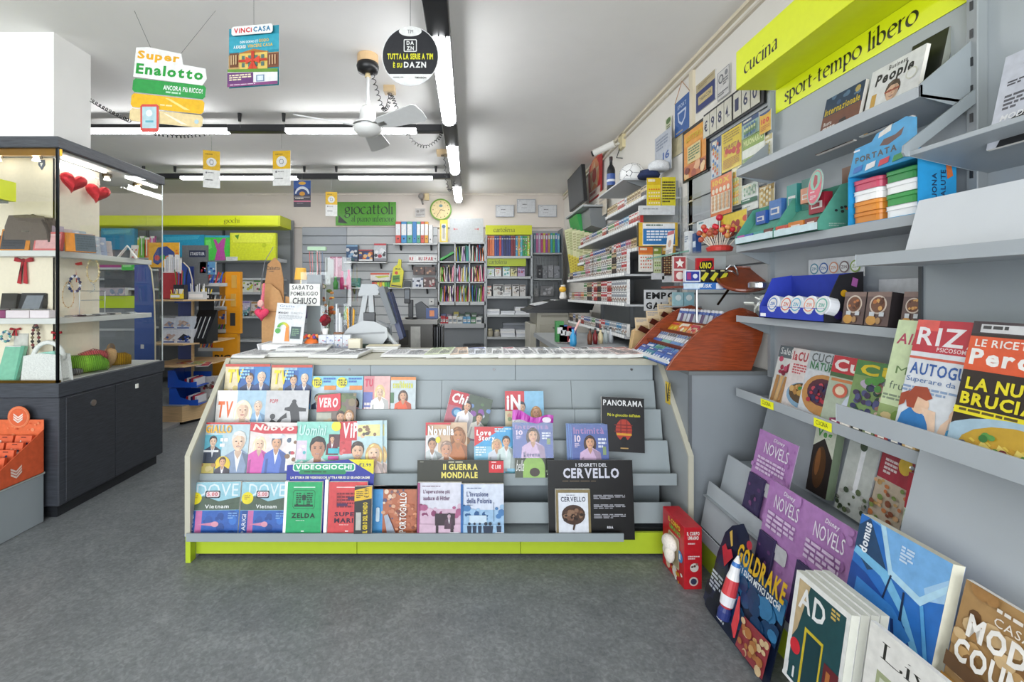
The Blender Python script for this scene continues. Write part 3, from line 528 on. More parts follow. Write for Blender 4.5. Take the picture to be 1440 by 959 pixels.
fmag('magazine','magazine with a dark-haired woman in an orange top, top row',550,530,585,575,Y1,'c8d4d8',[('r',0,0,1,.06,'e89048'),('man',.5,.36,.14,SK[1],'4a3020','e85a28',1),('t','confidenze',.08,.08,.8,.14,'d8d838','x'),('r',0,.3,.14,.5,'4a7a50'),('l',.15,.93,.95,.99,1,'444444')],hide=.1)
# second row
fmag('magazine','TV weekly with a blonde woman in sunlight, second row far left',306,549,375,596,Y2,'a8c8dc',[('r',0,0,.42,.75,'f0ece6'),('t','TV',.03,.2,.3,.3,'e86a28','x',0,.1),('man',.85,.3,.08,SK[2],'c8b8a8','8ab4d8'),('man',.55,.36,.13,SK[2],'f0e8c8','e8d0cc',1),('r',0,.84,.25,1,'d8d048'),('e',.12,.9,.1,.05,'c84040')],t=.012,hide=.1,spine='2a4a70')
fmag('magazine','pale grey magazine with two black silhouetted figures and a megaphone',372,549,435,606,Y2,'c9c9cb',[('t','POPP',.14,.14,.18,.07,'b84048','x'),('poly',[(.62,.2),(.58,.26),(.48,.28),(.47,.32),(.6,.34),(.63,.48),(.6,.72),(.7,.78),(.76,.62),(.84,.56),(.8,.34),(.95,.34),(.95,.29),(.78,.27),(.72,.2)],'36373a'),('e',.68,.18,.05,.035,'36373a'),('e',.22,.42,.06,.045,'36373a'),('poly',[(.05,.75),(.12,.55),(.2,.46),(.3,.5),(.36,.62),(.3,.7),(.36,.9),(.2,.95),(.16,.78)],'36373a'),('poly',[(.26,.55),(.4,.43),(.52,.36),(.54,.44),(.44,.46),(.34,.58)],'36373a')],hide=.1)
fmag('magazine','gossip magazine with slanted red title and a man kissing a woman',447,553,501,592,Y2-.01,'7a6a60',[('r',0,.0,1,.12,'5a6a40'),('blobs',.3,0,1,.5,12,['6a7a4a','8a7a5a','4a5a3a'],.05,.1,4),('r',0,.4,.38,1,'b8b8a8'),('blobs',0,.5,.38,1,8,['c8b090','7aa0b0','e0e0d8'],.04,.08,5),('man',.62,.48,.1,SK[1],'3a2418','2a3862'),('man',.84,.45,.09,SK[2],'a87848','3a3430',1),('poly',[(.02,.04),(.6,.0),(.62,.3),(.55,.36),(.0,.38)],'d82a3c'),('t','VERO',.04,.09,.5,.2,'f8f4f0','x',0,.1)],hide=.1)
fmag('magazine','tilted gossip magazine with red corner title',618,553,678,604,Y2,'8a6070',[('r',0,0,.42,.3,'c4303c'),('r',.45,0,1,.6,'4a5a48'),('blobs',.5,.05,1,.6,14,['5a7a50','6a8ac0','8a50a0','c0c8d0'],.04,.09,7),('r',0,.3,.45,1,'b86070'),('e',.25,.42,.13,.1,'2a6aa0'),('e',.25,.42,.08,.06,'8ac0e0'),('man',.45,.25,.08,SK[1],'2a1c1c','f0ecf0',1),('man',.78,.42,.07,SK[1],'3a2418','e8e4d8'),('e',.4,.92,.3,.12,'c89868'),('t','Chi',.05,.04,.36,.2,'f8f4f0','x',0,.15)],roll=14,hide=.06,spine='e8e4e0')
fmag('magazine','magazine with a dark-haired man and a curly blonde woman on blue',710,550,764,618,Y2,'88c0e0',[('r',.0,.0,.5,.34,'d0303c'),('r',0,.34,.2,1,'d8c8a0'),('blobs',0,.36,.2,.95,8,['b88a60','8a9a70','d0a080'],.03,.06,6),('man',.42,.28,.1,SK[0],'242a38','f6f6f6'),('man',.8,.36,.1,SK[1],'b88850','7ab8e0',1),('t','iN',.04,.06,.36,.26,'ffffff','x')],hide=.04)
fmag('magazine','black news magazine with a red globe and a dark figure',842,559,902,618,Y2-.03,'141416',[('r',.04,.02,.98,.17,'0c0c0c'),('t','PANORAMA',.04,.05,.92,.11,'f2f2f2','b'),('t',"Pi\u00f9 in ginocchio dall'Islam",.14,.3,.76,.07,'e4e02c','b'),('e',.52,.6,.19,.2,'b83a28'),('r',.3,.5,.72,.52,'7a1c14'),('r',.32,.56,.7,.575,'7a1c14'),('r',.3,.62,.7,.635,'7a1c14'),('r',.44,.4,.46,.7,'7a1c14'),('r',.58,.4,.6,.7,'7a1c14'),('r',.35,.66,.7,.7,'e0a030'),('poly',[(.45,1),(.47,.84),(.44,.78),(.5,.72),(.56,.72),(.6,.78),(.57,.84),(.6,1)],'050505'),('r',.44,.92,.62,.94,'c8a060')],hide=.05,t=.008,roll=3)
# third row
fmag('magazine','crime magazine with a white-haired man, third row far left',290,594,352,664,Y3,'b8d0d8',[('r',0,0,1,.03,'c83838'),('r',0,.2,.4,.62,'68b8cc'),('man',.2,.3,.08,SK[2],'3a3030','404858'),('r',0,.44,.34,.47,'f0f0f0'),('l',.36,.25,.55,.42,2,'f0f4f8'),('man',.78,.3,.15,SK[2],'e0dcd4','8a9cb8'),('e',.46,.66,.17,.13,'e8c830'),('man',.46,.62,.07,SK[1],'4a3020','4a4450'),('r',0,.64,.28,.84,'c8b868'),('blobs',0,.66,.28,.84,6,['b89060','907050','d8c890'],.03,.06,2),('t','GIALLO',.03,.04,.58,.13,'f4b428','x'),('r',.0,.86,1,1,'f4f0ec'),('l',.3,.87,.98,.92,1,'5a5060'),('t','A PROCESSO',.34,.93,.62,.06,'b84058','x'),('e',.12,.93,.1,.05,'6a5a50')],hide=.05)
fmag('magazine','gossip magazine with red slanted title, blonde woman in pink and man in hat',352,594,418,664,Y3,'e8dcd8',[('man',.22,.34,.1,SK[2],'f0e0b8','d860b0',1),('man',.58,.32,.1,SK[1],'6a6a70','5a78c8'),('e',.58,.22,.18,.035,'d8e0f0'),('e',.58,.18,.11,.06,'eaf0f8'),('r',.8,.2,1,.75,'f0ece4'),('blobs',.82,.25,.98,.7,8,['8a6a50','c84858','d8b090','5a6a80'],.03,.06,8),('e',.14,.9,.12,.09,'d8b098'),('r',.4,.8,.8,.98,'f2e040'),('t','BACIO A',.42,.81,.34,.05,'c83040','x'),('t','CASO DI',.42,.88,.34,.05,'3a3a50','x'),('poly',[(0,0),(.3,.02),(.4,.1),(1,.05),(1,.17),(.3,.18),(0,.14)],'cc3440'),('t','Nuovo',.06,.03,.86,.1,'f0dcd4','x',0,.2)],hide=.05,roll=1)
fmag('magazine','mint green magazine with a dark-haired man',418,593,480,652,Y3,'8fd4c4',[('r',0,.3,.25,.6,'e0d0e0'),('blobs',0,.3,.2,.7,6,['c83890','5ab8c0','f0f0f0'],.03,.06,3),('man',.5,.42,.17,'c89070','16120f','ece8ea'),('r',.74,.2,.98,.4,'502830'),('man',.82,.27,.05,SK[1],'201818','702030'),('r',.74,.42,.98,.5,'3ab8c8'),('r',.74,.54,.98,.6,'d04a98'),('e',.86,.78,.14,.08,'f2c828'),('e',.9,.07,.11,.08,'f0e030'),('t','Uomini',.06,.05,.6,.17,'c8ece4','b',0,.2)],hide=.09)
for dx,yy in ((4,.012),(0,0)):
    fmag('magazine','gossip magazine, '+('rear copy peeking out at the right of the front copy' if dx else 'front copy with red square title and a kissing couple'),481+dx*1.6,592,541+dx*1.5,650,Y3+yy,'bcd8dc',[('r',0,0,.4,.3,'cc2c38'),('t','ViP',.06,.02,.36,.24,'f4e8e8','x',0,.1),('r',.42,.06,.94,.24,'e8e098'),('blobs',.45,.08,.95,.24,9,['8a6a50','c89878','5a5048','e0c0a0'],.03,.06,9),('r',0,.3,.28,.5,'d04048'),('blobs',0,.3,.25,.5,5,['b83038','e07070'],.02,.05,9),('man',.42,.46,.14,SK[0],'3a2c24','2c3040'),('man',.8,.5,.14,SK[2],'d8b070','e8d0c8',1),('r',.02,.58,.18,.78,'e8e0e0'),('man',.1,.66,.05,SK[1],'201818','803048')],hide=.1,t=.006,roll=-2)
fmag('magazine','gossip magazine with red band and a sunburnt couple',599,594,657,646,Y3,'d8b898',[('r',0,.2,.3,1,'e4e0e0'),('man',.16,.34,.1,'c89878','403830','c8d0d0'),('man',.12,.66,.08,SK[2],'30282c','e0e0e4'),('man',.78,.2,.13,'c88858','8a5830','c07848',1),('man',.5,.42,.13,'d8a080','9a8070','f0ece8'),('e',.3,.27,.06,.05,'f0e040'),('man',.78,.8,.05,SK[0],'302828','8090a0'),('man',.92,.8,.05,SK[0],'302828','a06060'),('r',0,0,.04,.2,'d02c38'),('r',0,0,.6,.03,'d02c38'),('t','Novella',.06,.05,.62,.15,'fafafa','x')],hide=.12,spine='c8303c')
fmag('magazine','romance magazine with a couple on a blue sea, behind the gauze packet',667,600,724,662,Y3,'4aa8dc',[('r',0,.4,1,1,'8ccbe8'),('poly',[(0,0),(.75,0),(0,.4)],'d83438'),('blobs',.5,.3,1,.6,5,['3a8aa0','e0e8e8'],.04,.08,3),('man',.55,.36,.09,SK[1],'c8a880','d8dce4',1),('man',.78,.3,.09,SK[1],'3a2c26','d4e4e0'),('t','Love',.05,.06,.36,.12,'ffffff','x',0,.1),('t','Story',.1,.18,.4,.13,'ffffff','x',0,.1),('l',.03,.4,.28,.6,4,'e8f4f8'),('r',.75,.9,1,1,'2a7a88'),('l',.5,.03,.95,.12,2,'c0e4f4')],hide=.012,spine='c8dcec')
inti=lambda sh:[('poly',[(0,.12),(1,.12),(1,1),(0,1)],'5a6cac'),('t','Intimit\u00e0',.06,.06,.84,.13,'b088b8','b'),('t','10',.08,.22,.17,.14,'e8d4e4','x'),('l',.08,.38,.22,.48,3,'d8c8e0'),('man',.5,.36,.12,SK[1],'3a2420','d4b4d4',1),('t','Lorena',.26,.84,.4,.12,'2c3870','b'),('l',.72,.28,.94,.5,3,'e0e4f0'),('r',.84,.45,.93,.62,'8aa070')]
fmag('magazine','lilac-blue women\'s magazine in a wrinkled clear bag with a purple gauze packet on top',721,594,777,641,Y3-.05,'6878b0',inti(0),t=.012,hide=.0,spine='98b4dc',film=1)
pk=thing('gauze_packet','crumpled purple sealed packet with white round label on top of the bagged magazine','packet',P(749,593,Y3-.075),(0,R(2),0)); pw=56*Y3/640
m=M(); N_=14
for i in range(N_):
    a,b=i/N_,(i+1)/N_
    z=lambda t:.006*math.sin(t*9)+.012*(1-t); h=lambda t:.036+.008*math.sin(t*7+1)-.012*t; q=lambda t:-.008-.006*math.sin(t*23)
    m.face([((a-.5)*pw,q(a),z(a)-.005),((b-.5)*pw,q(b),z(b)-.005),((b-.5)*pw,-.004,z(b)+h(b)),((a-.5)*pw,-.004,z(a)+h(a))],'a8309a' if i%3 else 'c050b4')
    m.face([((a-.5)*pw,.006,z(a)-.005),((b-.5)*pw,.006,z(b)-.005),((b-.5)*pw,-.003,z(b)+h(b)),((a-.5)*pw,-.003,z(a)+h(a))],'982888')
m.obj('foil_bag',PLAST,pk); M().prism([(.066+.022*math.cos(R(a)),.016+.014*math.sin(R(a))) for a in range(0,360,20)],'y',-.018,-.016,'f0e4f0').obj('round_label',PRINT,pk)
fmag('magazine','green garden supplement with white script under the bagged magazine',724,641,779,664,Y3-.05,'4a5040',[('e',.48,.55,.28,.6,'98c060',16,180,360),('r',.2,.55,.76,1,'98c060'),('e',.5,.75,.13,.2,'40342c'),('t','bella',.02,.2,.2,.5,'e8e8e4','n',0,.5),('r',.78,0,1,1,'2a2c2a'),('blobs',.8,.1,1,.9,6,['e0e0dc','8a9a80'],.02,.04,3)],hide=.02)
for i in range(5):
    fmag('magazine','lilac-blue women\'s magazine, '+['front copy','second copy','third copy','fourth copy','rearmost copy'][i]+' of the stack above the black brain poster',803-i*1.7,597-i*.4,854-i*1.7,648,Y3-.03+i*.007,'6878b0',inti(1) if i==0 else [],t=.0055,hide=.05,spine='9cc0ec',side='a8c8ee')
# bottom row
for i,(a,b,rl) in enumerate(((267,340,-3),(341,404,0))):
    cvr=[('r',0,.0,1,.5,'9fd0dc'),('poly',[(0,.36),(.3,.26),(.6,.36),(1,.28),(1,.52),(0,.52)],'50604c'),('t','DOVE',.16,.03,.8,.24,'e8f2f6','n'),('poly',RB(.33,.16,.62,.3,.02),'1e1e22'),('poly',RB(.35,.18,.60,.28,.02),'f4dcdc'),('t','5.00',.37,.19,.2,.07,'d03040','b'),('e',.14,.30,.13,.115,'f2e018',18),('l',.07,.24,.2,.34,3,'c8a818'),('t','Vietnam',.34,.42,.46,.07,'f4f4f0','b'),
     ('r',0,.53,1,1,'2c62b8'),('r',.18,.53,.3,1,'d070a8'),('blobs',.3,.55,1,1,16,['1c4c98','3a7ad0','2a58a8'],.03,.08,4),('poly',[(.22,.78),(.55,.74),(.62,.78),(.55,.82)],'d888a8'),('e',.56,.78,.07,.05,'e8a0b0'),('r',.05,.53,.16,1,'2a56a0'),('t','PARIGI',.06,.60,.09,.36,'f2f4f8','n',90),('l',.8,.57,.97,.7,3,'7aa8e0')]
    fmag('magazine','pale blue travel magazine bagged with a blue PARIGI guide, '+('far left of the bottom row' if i==0 else 'second in the bottom row'),a,678,b,746,Y4,'8fc0cc',cvr,t=.016,hide=.005,film=1,roll=rl*.3)
# video game backing card with green and red books
def fboard(name,label,px0,py0,px1,py1,Y,outl,bg,ops,tilt=8,cat='display card',th=.003,group=None):
    x0,_,z1=P(px0,py0,Y); x1,_,z0=P(px1,py1,Y); w,h=x1-x0,(z1-z0)/math.cos(R(tilt))
    r=thing(name,label,cat,((x0+x1)/2,Y-math.sin(R(tilt))*(z1-z0),z0),(R(-tilt),0,0),group)
    c=Canvas(w,h,None,dz=.0002); c.poly(outl or [(0,1),(1,1),(1,0),(0,0)],bg); run(c,ops); c.prism([((u-.5)*w,(1-v)*h) for u,v in (outl or [(0,1),(1,1),(1,0),(0,0)])],'y',.0003,th,'d8d8d8'); c.obj('printed_card',PRINT,r)
    return r,w,h
def book_on(r,name,x,z,w,h,t,bg,ops,side='f0ece4',lab=None,y=-.0015):
    m=M().box(x-w/2,x+w/2,y-t+.0004,y,z,z+h,side); b=m.obj(name,PAPER,r); c=Canvas(w,h,bg,dz=.0002); run(c,ops); c.obj(name+'_cover',PRINT,b,loc=(x,y-t,z))
    if lab: b['label']=lab
    return b
px=lambda n:n*Y4/640
vg,vw,vh=fboard('video_game_display','blue backing card VIDEOGIOCHI with a green and a red book','%d'%0 and 404,646,527,745,Y4,[(0,1),(0,.08),(.7,0),(.78,.0),(1,.18),(.97,1)],'22309a',[('poly',[(.70,0),(.99,0),(.99,.2)],'e8dc20'),('t','\u20ac2.99',.82,.05,.14,.045,'2a2a60','b'),
 ('poly',RB(.07,.05,.78,.16,.02),'eef4ee'),('poly',RB(.08,.06,.77,.15,.02),'2aa878'),('t','VIDEOGIOCHI',.10,.07,.64,.065,'f0f6f0','x'),('poly',RB(.14,.145,.68,.20,.02),'1f8a58'),('l',.2,.155,.62,.19,1,'145c38'),('t','LA STORIA DEI VIDEOGIOCHI ATTRAVERSO LE GRANDI SAGHE',.05,.225,.90,.035,'f4f0d8','x')],th=.004)
def pix(c0): return []
zel=[('r',.2,.09,.8,.105,'d8f0e0'),('poly',RB(.19,.15,.81,.50,.04),'145c38'),('poly',RB(.2,.16,.80,.49,.04),'22a866'),('r',.49,.2,.51,.44,'16402c'),('r',.42,.27,.58,.29,'16402c'),('r',.45,.24,.55,.34,'16402c'),('l',.28,.2,.42,.44,6,'16402c'),('l',.58,.2,.74,.44,6,'16402c'),('r',.24,.42,.76,.46,'16402c'),('t','ZELDA',.17,.58,.66,.09,'11281e','x'),('l',.3,.71,.7,.725,1,'d8f0e0'),('r',.46,.9,.54,.92,'e8f4ec')]
book_on(vg,'green_book',-vw*.27,.004,vw*.40,vh*.70,.02,'22a866',zel,lab='green video game book')
sm=[('r',.2,.09,.8,.105,'f4d8d4'),('r',.2,.2,.36,.46,'b83a3c'),('l',.22,.2,.9,.5,5,'7a1c2c'),('r',.5,.28,.74,.33,'4a2050'),('r',.22,.4,.5,.45,'4a2050'),('t','SUPER',.17,.56,.66,.08,'331634','x'),('t','MARIO',.17,.67,.66,.09,'331634','x'),('l',.3,.79,.7,.805,1,'f4d8d4'),('r',.46,.9,.54,.92,'f4e8e8')]
book_on(vg,'red_book',vw*.22,.004,vw*.43,vh*.70,.02,'d44a4c',sm,lab='red video game book')
M().box(-vw*.49,-vw*.46,-.022,-.002,0,vh*.72,'f0f0f0').obj('white_spine',PAPER,vg)
M().box(-vw*.04,-vw*.005,-.022,-.002,0,vh*.74,'f0f0f0').obj('white_spine',PAPER,vg)
fmag('book','black book with yellow corner reading GIRO DEL MONDO, beside the red book',500,684,524,744,Y4-.06,'17181a',[('poly',[(0,.08),(1,.0),(1,.26),(0,.32)],'e4b818'),('l',.1,.1,.5,.26,4,'5a4810'),('t','\u20ac 9.99',.55,.04,.3,.2,'3a3010','b',90),('r',.1,.55,.4,.92,'b8b8b0'),('t','IL GIRO DEL MONDO',.5,.34,.28,.64,'e4c818','x',90)],t=.02,hide=.004,cat='book',roll=-1)
fmag('book','PORTOGALLO travel guide with aerial town photo and light blue edge',524,688,587,744,Y4,'b86a48',[('r',0,0,.24,1,'4aa0e0'),('blobs',.24,.02,.7,.7,40,['7a5a60','5a5070','d8a888','c88060','e8d0b8'],.02,.05,5),('blobs',.5,.3,1,1,40,['c87850','a85a38','d89068','8a4a38'],.02,.05,6),('poly',[(.28,.6),(.36,.55),(.55,1),(.36,1)],'a8b0c0'),('t','PORTOGALLO',.62,.06,.15,.9,'f6f4f0','b',90),('poly',RB(.1,.4,.18,.72,.02),'d0e8f8')],t=.02,hide=.004,cat='book',side='1a1a1a')
# two war books on dark card
wc,ww,wh=fboard('war_books_card','dark olive card with yellow war title holding two paperbacks','%d'%0 and 587,647,708,745,Y4,None,'2b2c1c',[('l',.03,.02,.1,.035,1,'a0a090'),('l',.36,.02,.64,.04,1,'e8e4c0'),('t','II GUERRA',.30,.05,.40,.085,'ecdc6a','x'),('t','MONDIALE',.28,.16,.42,.085,'ecdc6a','x'),('r',.83,.01,1,.17,'d4202c'),('t','\u20ac 1.00',.86,.06,.11,.06,'fff0f0','x'),('l',.86,.02,.97,.045,1,'f8d0d0'),('r',0,.28,1,.3,'1c1d12')])
figs=lambda base,dk,lt:[('r',0,.5,1,1,lt),('blobs',0,.42,1,.7,24,[base,lt,dk],.04,.09,7),('r',0,.78,1,1,lt)]
book_on(wc,'pink_paperback',-ww*.235,.004,ww*.5,wh*.70,.02,'dcdce8',figs('b06088','8a4068','d8b8cc')+[('r',0,0,.05,1,'a04878'),('l',.1,.06,.8,.08,1,'8a6a80'),('t',"L'operazione pi\u00f9",.13,.13,.6,.09,'6a3a60','b'),('t','audace di Hitler',.13,.25,.6,.08,'6a3a60','b'),('r',.4,.58,.85,.8,'3a2c34'),('r',.42,.8,.48,.94,'3a2c34'),('r',.75,.8,.82,.94,'3a2c34'),('man',.72,.62,.04,'d8b8c8','302030','584050'),('r',.74,.92,.95,.99,'f0f0f4')],lab='pinkish paperback with an old armoured car')
book_on(wc,'blue_paperback',ww*.25,.004,ww*.49,wh*.68,.02,'d8e0f0',figs('4a80b8','28588c','a0c4e4')+[('r',0,0,.06,1,'2a68a8'),('l',.14,.07,.7,.09,1,'5a6a90'),('t',"L'invasione",.14,.14,.5,.1,'3a4a80','b'),('t','della Polonia',.14,.27,.58,.1,'3a4a80','b'),('l',.14,.4,.36,.42,1,'5a6a90'),('r',.76,.35,.77,.72,'4a5a70'),('r',.2,.6,.6,.75,'c8dcec')]+[o for u,s in ((.2,.9),(.32,.8),(.44,.75),(.58,1.1),(.68,1.1),(.88,.95)) for o in (('e',u,.76,.035*s,.03*s,'18283c'),('poly',[(u-.06*s,.8),(u+.06*s,.8),(u+.04*s,.98),(u-.04*s,.98)],'1c2e48'))]+[('r',.8,.92,.98,.99,'f0f0f4')],lab='bluish paperback with soldiers on horseback')
# black brain poster card with a cased book
bc,bw,bh=fboard('brain_poster','black card titled I SEGRETI DEL CERVELLO with a brain book','%d'%0 and 770,647,889,753,Y4-.01,None,'0d0d0f',[('t','I SEGRETI DEL',.33,.04,.37,.045,'e8e8f0','b'),('t','CERVELLO',.18,.10,.66,.13,'d6d6e4','x'),('l',.17,.26,.83,.28,1,'6a5a48')]+[('l',.53,.44+i*.12,.9,.5+i*.12,3,'a8a8b0') for i in range(3)]+[('t','RBA',.68,.83,.07,.03,'e8e8f0','x')],tilt=6)
br=[('r',0,0,1,1,'8a7a54'),('r',.07,.06,.93,1,'e6eaf2'),('l',.3,.1,.7,.12,1,'3a3a50'),('t','CERVELLO',.14,.14,.72,.1,'1c2440','b'),('e',.5,.50,.34,.2,'4a3428',20),('blobs',.24,.38,.76,.6,34,['7a5844','32221a','927058','5c4232'],.03,.07,3),('poly',[(.5,.64),(.56,.66),(.5,.80),(.46,.78)],'4a3428'),('t','COS\u00cc FUNZIONA'.replace('\u00cc','I'),.12,.86,.76,.05,'1c2440','b'),('t','IL CERVELLO',.2,.925,.6,.05,'1c2440','b')]
book_on(bc,'brain_book',-bw*.22,.008,bw*.40,bh*.62,.02,'8a7a54',br,lab='pale book in gold edging with a brown brain picture')
# ================================================================ RIGHT-HAND WALL SHELVING
SH='a3a9ad'; SHD='8d9498'
XB=1.465
u1=thing('wall_shelving','grey wall shelving bay beyond the nearest one, its header reading cucina','shelving',(1.3,1.75,0))
u2=thing('wall_shelving','nearest grey wall shelving bay, at the right edge of the photo','shelving',(1.3,.9,0))
def U(o): m=M(); m.X=Matrix.Translation(-o.location); return m
U(u1).box(XB,XB+.02,1.302,2.20,.0,2.45,SH).obj('back_panel',STEEL,u1)
U(u1).box(XB-.02,XB,2.185,2.205,.9,2.27,SHD).obj('upright',STEEL,u1)
U(u2).box(XB,XB+.02,.0,1.298,.0,2.9,SH).obj('back_panel',STEEL,u2)
up=U(u2).box(XB-.03,XB,1.285,1.315,.9,2.8,'8c9193').obj('upright',STEEL,u2,bevel=.002)
for k in range(14): U(u2).box(XB-.032,XB-.029,1.296,1.304,1.55+k*.08,1.575+k*.08,'2c2e30').obj('slot',PLAST,up)
def lip(o,xf,z0,z1,ya,yb,zback=None,xb=XB,th=.006):
    zb=z0 if zback is None else zback
    return U(o).prism([(xf,z0),(xf,z1),(xf+.006,z1),(xf+.006,z0+th),(xb,zb+th),(xb,zb)],'y',ya,yb,SH).obj('shelf',STEEL,o,bevel=.0008)
def bracket(o,pts,y): return U(o).prism(pts,'y',y-.002,y+.002,SHD).obj('bracket',STEEL,o)
lip(u1,1.29,1.864,1.897,1.302,2.198,1.84)
lip(u1,1.29,1.50,1.532,1.302,2.198)
lip(u1,1.29,1.165,1.195,1.302,2.198)
lip(u1,1.29,.806,.845,1.302,2.198,.80)
bracket(u1,[(1.29,1.864),(1.29,1.90),(1.454,2.04),(1.462,2.04),(1.462,1.83),(1.40,1.835)],1.304); bracket(u1,[(1.29,1.864),(1.29,1.90),(1.454,2.04),(1.462,2.04),(1.462,1.83),(1.40,1.835)],2.19)
for z in (1.50,1.165,.806):
    for y in (1.306,2.19): bracket(u1,[(1.30,z-.002),(1.462,z-.002),(1.462,z-.06),(1.44,z-.06)],y)
# headers
hd=U(u1).box(1.272,1.278,1.30,2.17,2.27,2.45,LIMEV).obj('header_front',PLAST,u1,bevel=.001)
U(u1).box(1.278,XB,1.30,2.17,2.27,2.276,LIMEV).obj('header_underside',PLAST,u1); U(u1).box(1.278,XB,2.165,2.17,2.276,2.45,LIMEV).obj('header_end',PLAST,u1)
c=Canvas(.87,.18,None,dz=.0003); c.nib('cucina',.075,.52,.26,.23,'1a1c10',slant=.05); c.obj('cucina_lettering',PRINT,hd,loc=(1.2715-1.3,1.735-1.75,2.27),rot=(0,0,R(-90)))
sb=U(u1).box(XB-.004,XB-.001,1.30,2.17,2.158,2.268,LIMEV).obj('sport_board',PLAST,u1)
c=Canvas(.87,.11,None,dz=.0003); c.nib('sport-tempo libero',.07,.36,.72,.37,'1a1c10',slant=.05); c.obj('sport_lettering',PRINT,sb,loc=(XB-.0045-1.3,1.735-1.75,2.158),rot=(0,0,R(-90)))
U(u2).box(1.272,1.278,.3,1.298,2.36,2.54,LIMEV).box(1.278,XB,.3,1.298,2.36,2.366,LIMEV).obj('header_front',PLAST,u2)
# nearest bay
lip(u2,1.247,1.69,1.703,.3,1.29,1.64); U(u2).prism([(1.236,1.69),(1.23,1.70),(1.232,1.72),(1.25,1.735),(1.44,1.885),(1.497,1.885),(1.46,1.86),(1.27,1.71),(1.25,1.69)],'y',1.29,1.296,SHD).obj('bracket',STEEL,u2)
U(u2).box(1.445,1.46,.3,1.29,1.648,1.66,'c4c2b4').obj('shelf_edge',STEEL,u2)
lip(u2,1.10,1.378,1.41,.3,1.296,1.38,xb=1.30); U(u2).prism([(1.235,1.40),(1.28,1.565),(1.283,1.565),(1.24,1.40)],'y',.3,1.296,'c6cacd').obj('display_panel',STEEL,u2)
U(u2).box(1.285,XB,.3,1.296,1.56,1.566,SH).obj('panel_top',STEEL,u2)
U(u2).box(1.293,1.30,.3,1.298,.86,1.38,SHD).obj('middle_panel',STEEL,u2); U(u2).box(1.288,1.301,1.296,1.306,.9,1.378,'3a3e42').obj('gap_strip',PLAST,u2)
lip(u2,1.08,.926,.976,.3,1.34,.92,xb=1.294)
U(u2).prism([(1.292,.86),(1.11,.1),(1.14,.1),(XB,.1),(XB,.86)],'y',1.290,1.30,SH).obj('end_plate',STEEL,u2)
U(u2).cyl((1.268,1.302,.80),(1.268,1.306,.80),.006,None,8,'dddddd').obj('screw',METAL,u2)
U(u2).prism([(1.284,.86),(1.10,.1),(1.11,.1),(1.294,.86)],'y',.3,1.296,'a9afb3').obj('sloping_panel',STEEL,u2)
U(u2).prism([(1.00,.36),(1.045,.44),(1.052,.44),(1.01,.36),(1.15,.34),(1.15,.33),(1.0,.35)],'y',.3,1.29,SH).obj('tier_board',STEEL,u2)
U(u2).prism([(.90,.13),(.90,.20),(.908,.20),(.908,.14),(1.12,.14),(1.12,.13)],'y',.3,1.29,SH).obj('tier_board',STEEL,u2)
U(u2).box(.94,.95,.3,1.29,0,.13,LIME).box(.95,XB,1.28,1.29,0,.13,LIME).obj('plinth_panel',PLAST,u2)
# far bay, lower tiers
U(u1).box(1.12,1.13,1.30,2.19,.0,.125,LIME).obj('plinth_panel',PLAST,u1)
for pts in ([(1.10,.13),(1.095,.19),(1.101,.19),(1.106,.14),(1.17,.14),(1.17,.13)],[(1.108,.19),(1.148,.403),(1.154,.403),(1.114,.19)],[(1.195,.34),(1.24,.529),(1.246,.529),(1.20,.34)],[(1.33,.35),(1.44,.80),(1.45,.80),(1.34,.35)]):
    U(u1).prism(pts,'y',1.302,2.18,'a5abb0').obj('tier_board',STEEL,u1)
for z,xa,xb_ in ((.34,1.12,1.20),(.50,1.24,1.37)): U(u1).box(xa,xb_,1.302,2.18,z-.006,z,SHD).obj('tier_shelf',STEEL,u1)
for o,ya,yb in (('CUCINA',1.93,2.01),('CUCINA',1.62,1.70)):
    q=tag(run(Canvas(.085,.032,'f0f01a',dz=.0003),[('t','CUCINA',.12,.2,.66,.5,'1c1c10','n',0,.05)]).obj('shelf_label',PAPER,loc=(1.2885,(ya+yb)/2,.806),rot=(0,0,R(-90))),'handwritten yellow CUCINA label on the shelf lip, '+('farther one' if ya>1.8 else 'nearer one'),'label')
cb=thing('side_cabinet','tall grey side cabinet under the mahogany sweet rack at the right end of the counter','cabinet',(1.28,2.5,0))
U(cb).box(1.082,1.497,2.245,3.1,0,.90,'858b90').obj('cabinet_body',STEEL,cb,bevel=.002); U(cb).box(1.079,1.094,2.238,2.246,0,.90,'5c6064').obj('front_edge',PLAST,cb); U(cb).box(1.079,1.494,2.236,3.1,.90,.918,'6b6f70').obj('cabinet_top',STEEL,cb)
tag(run(Canvas(.06,.115,'ecc81c',dz=.0003),[('poly',[(.12,.1),(.3,.1),(.42,.6),(.75,.0),(.9,.0),(.5,.9),(.35,.9)],'26262a'),('l',.5,.3,.95,.9,5,'6a5a20')]).obj('price_sticker',PRINT,loc=(1.0555,2.42,.715),rot=(0,0,R(-90))),'small yellow sticker with a black tick on the end panel of the counter','sticker')
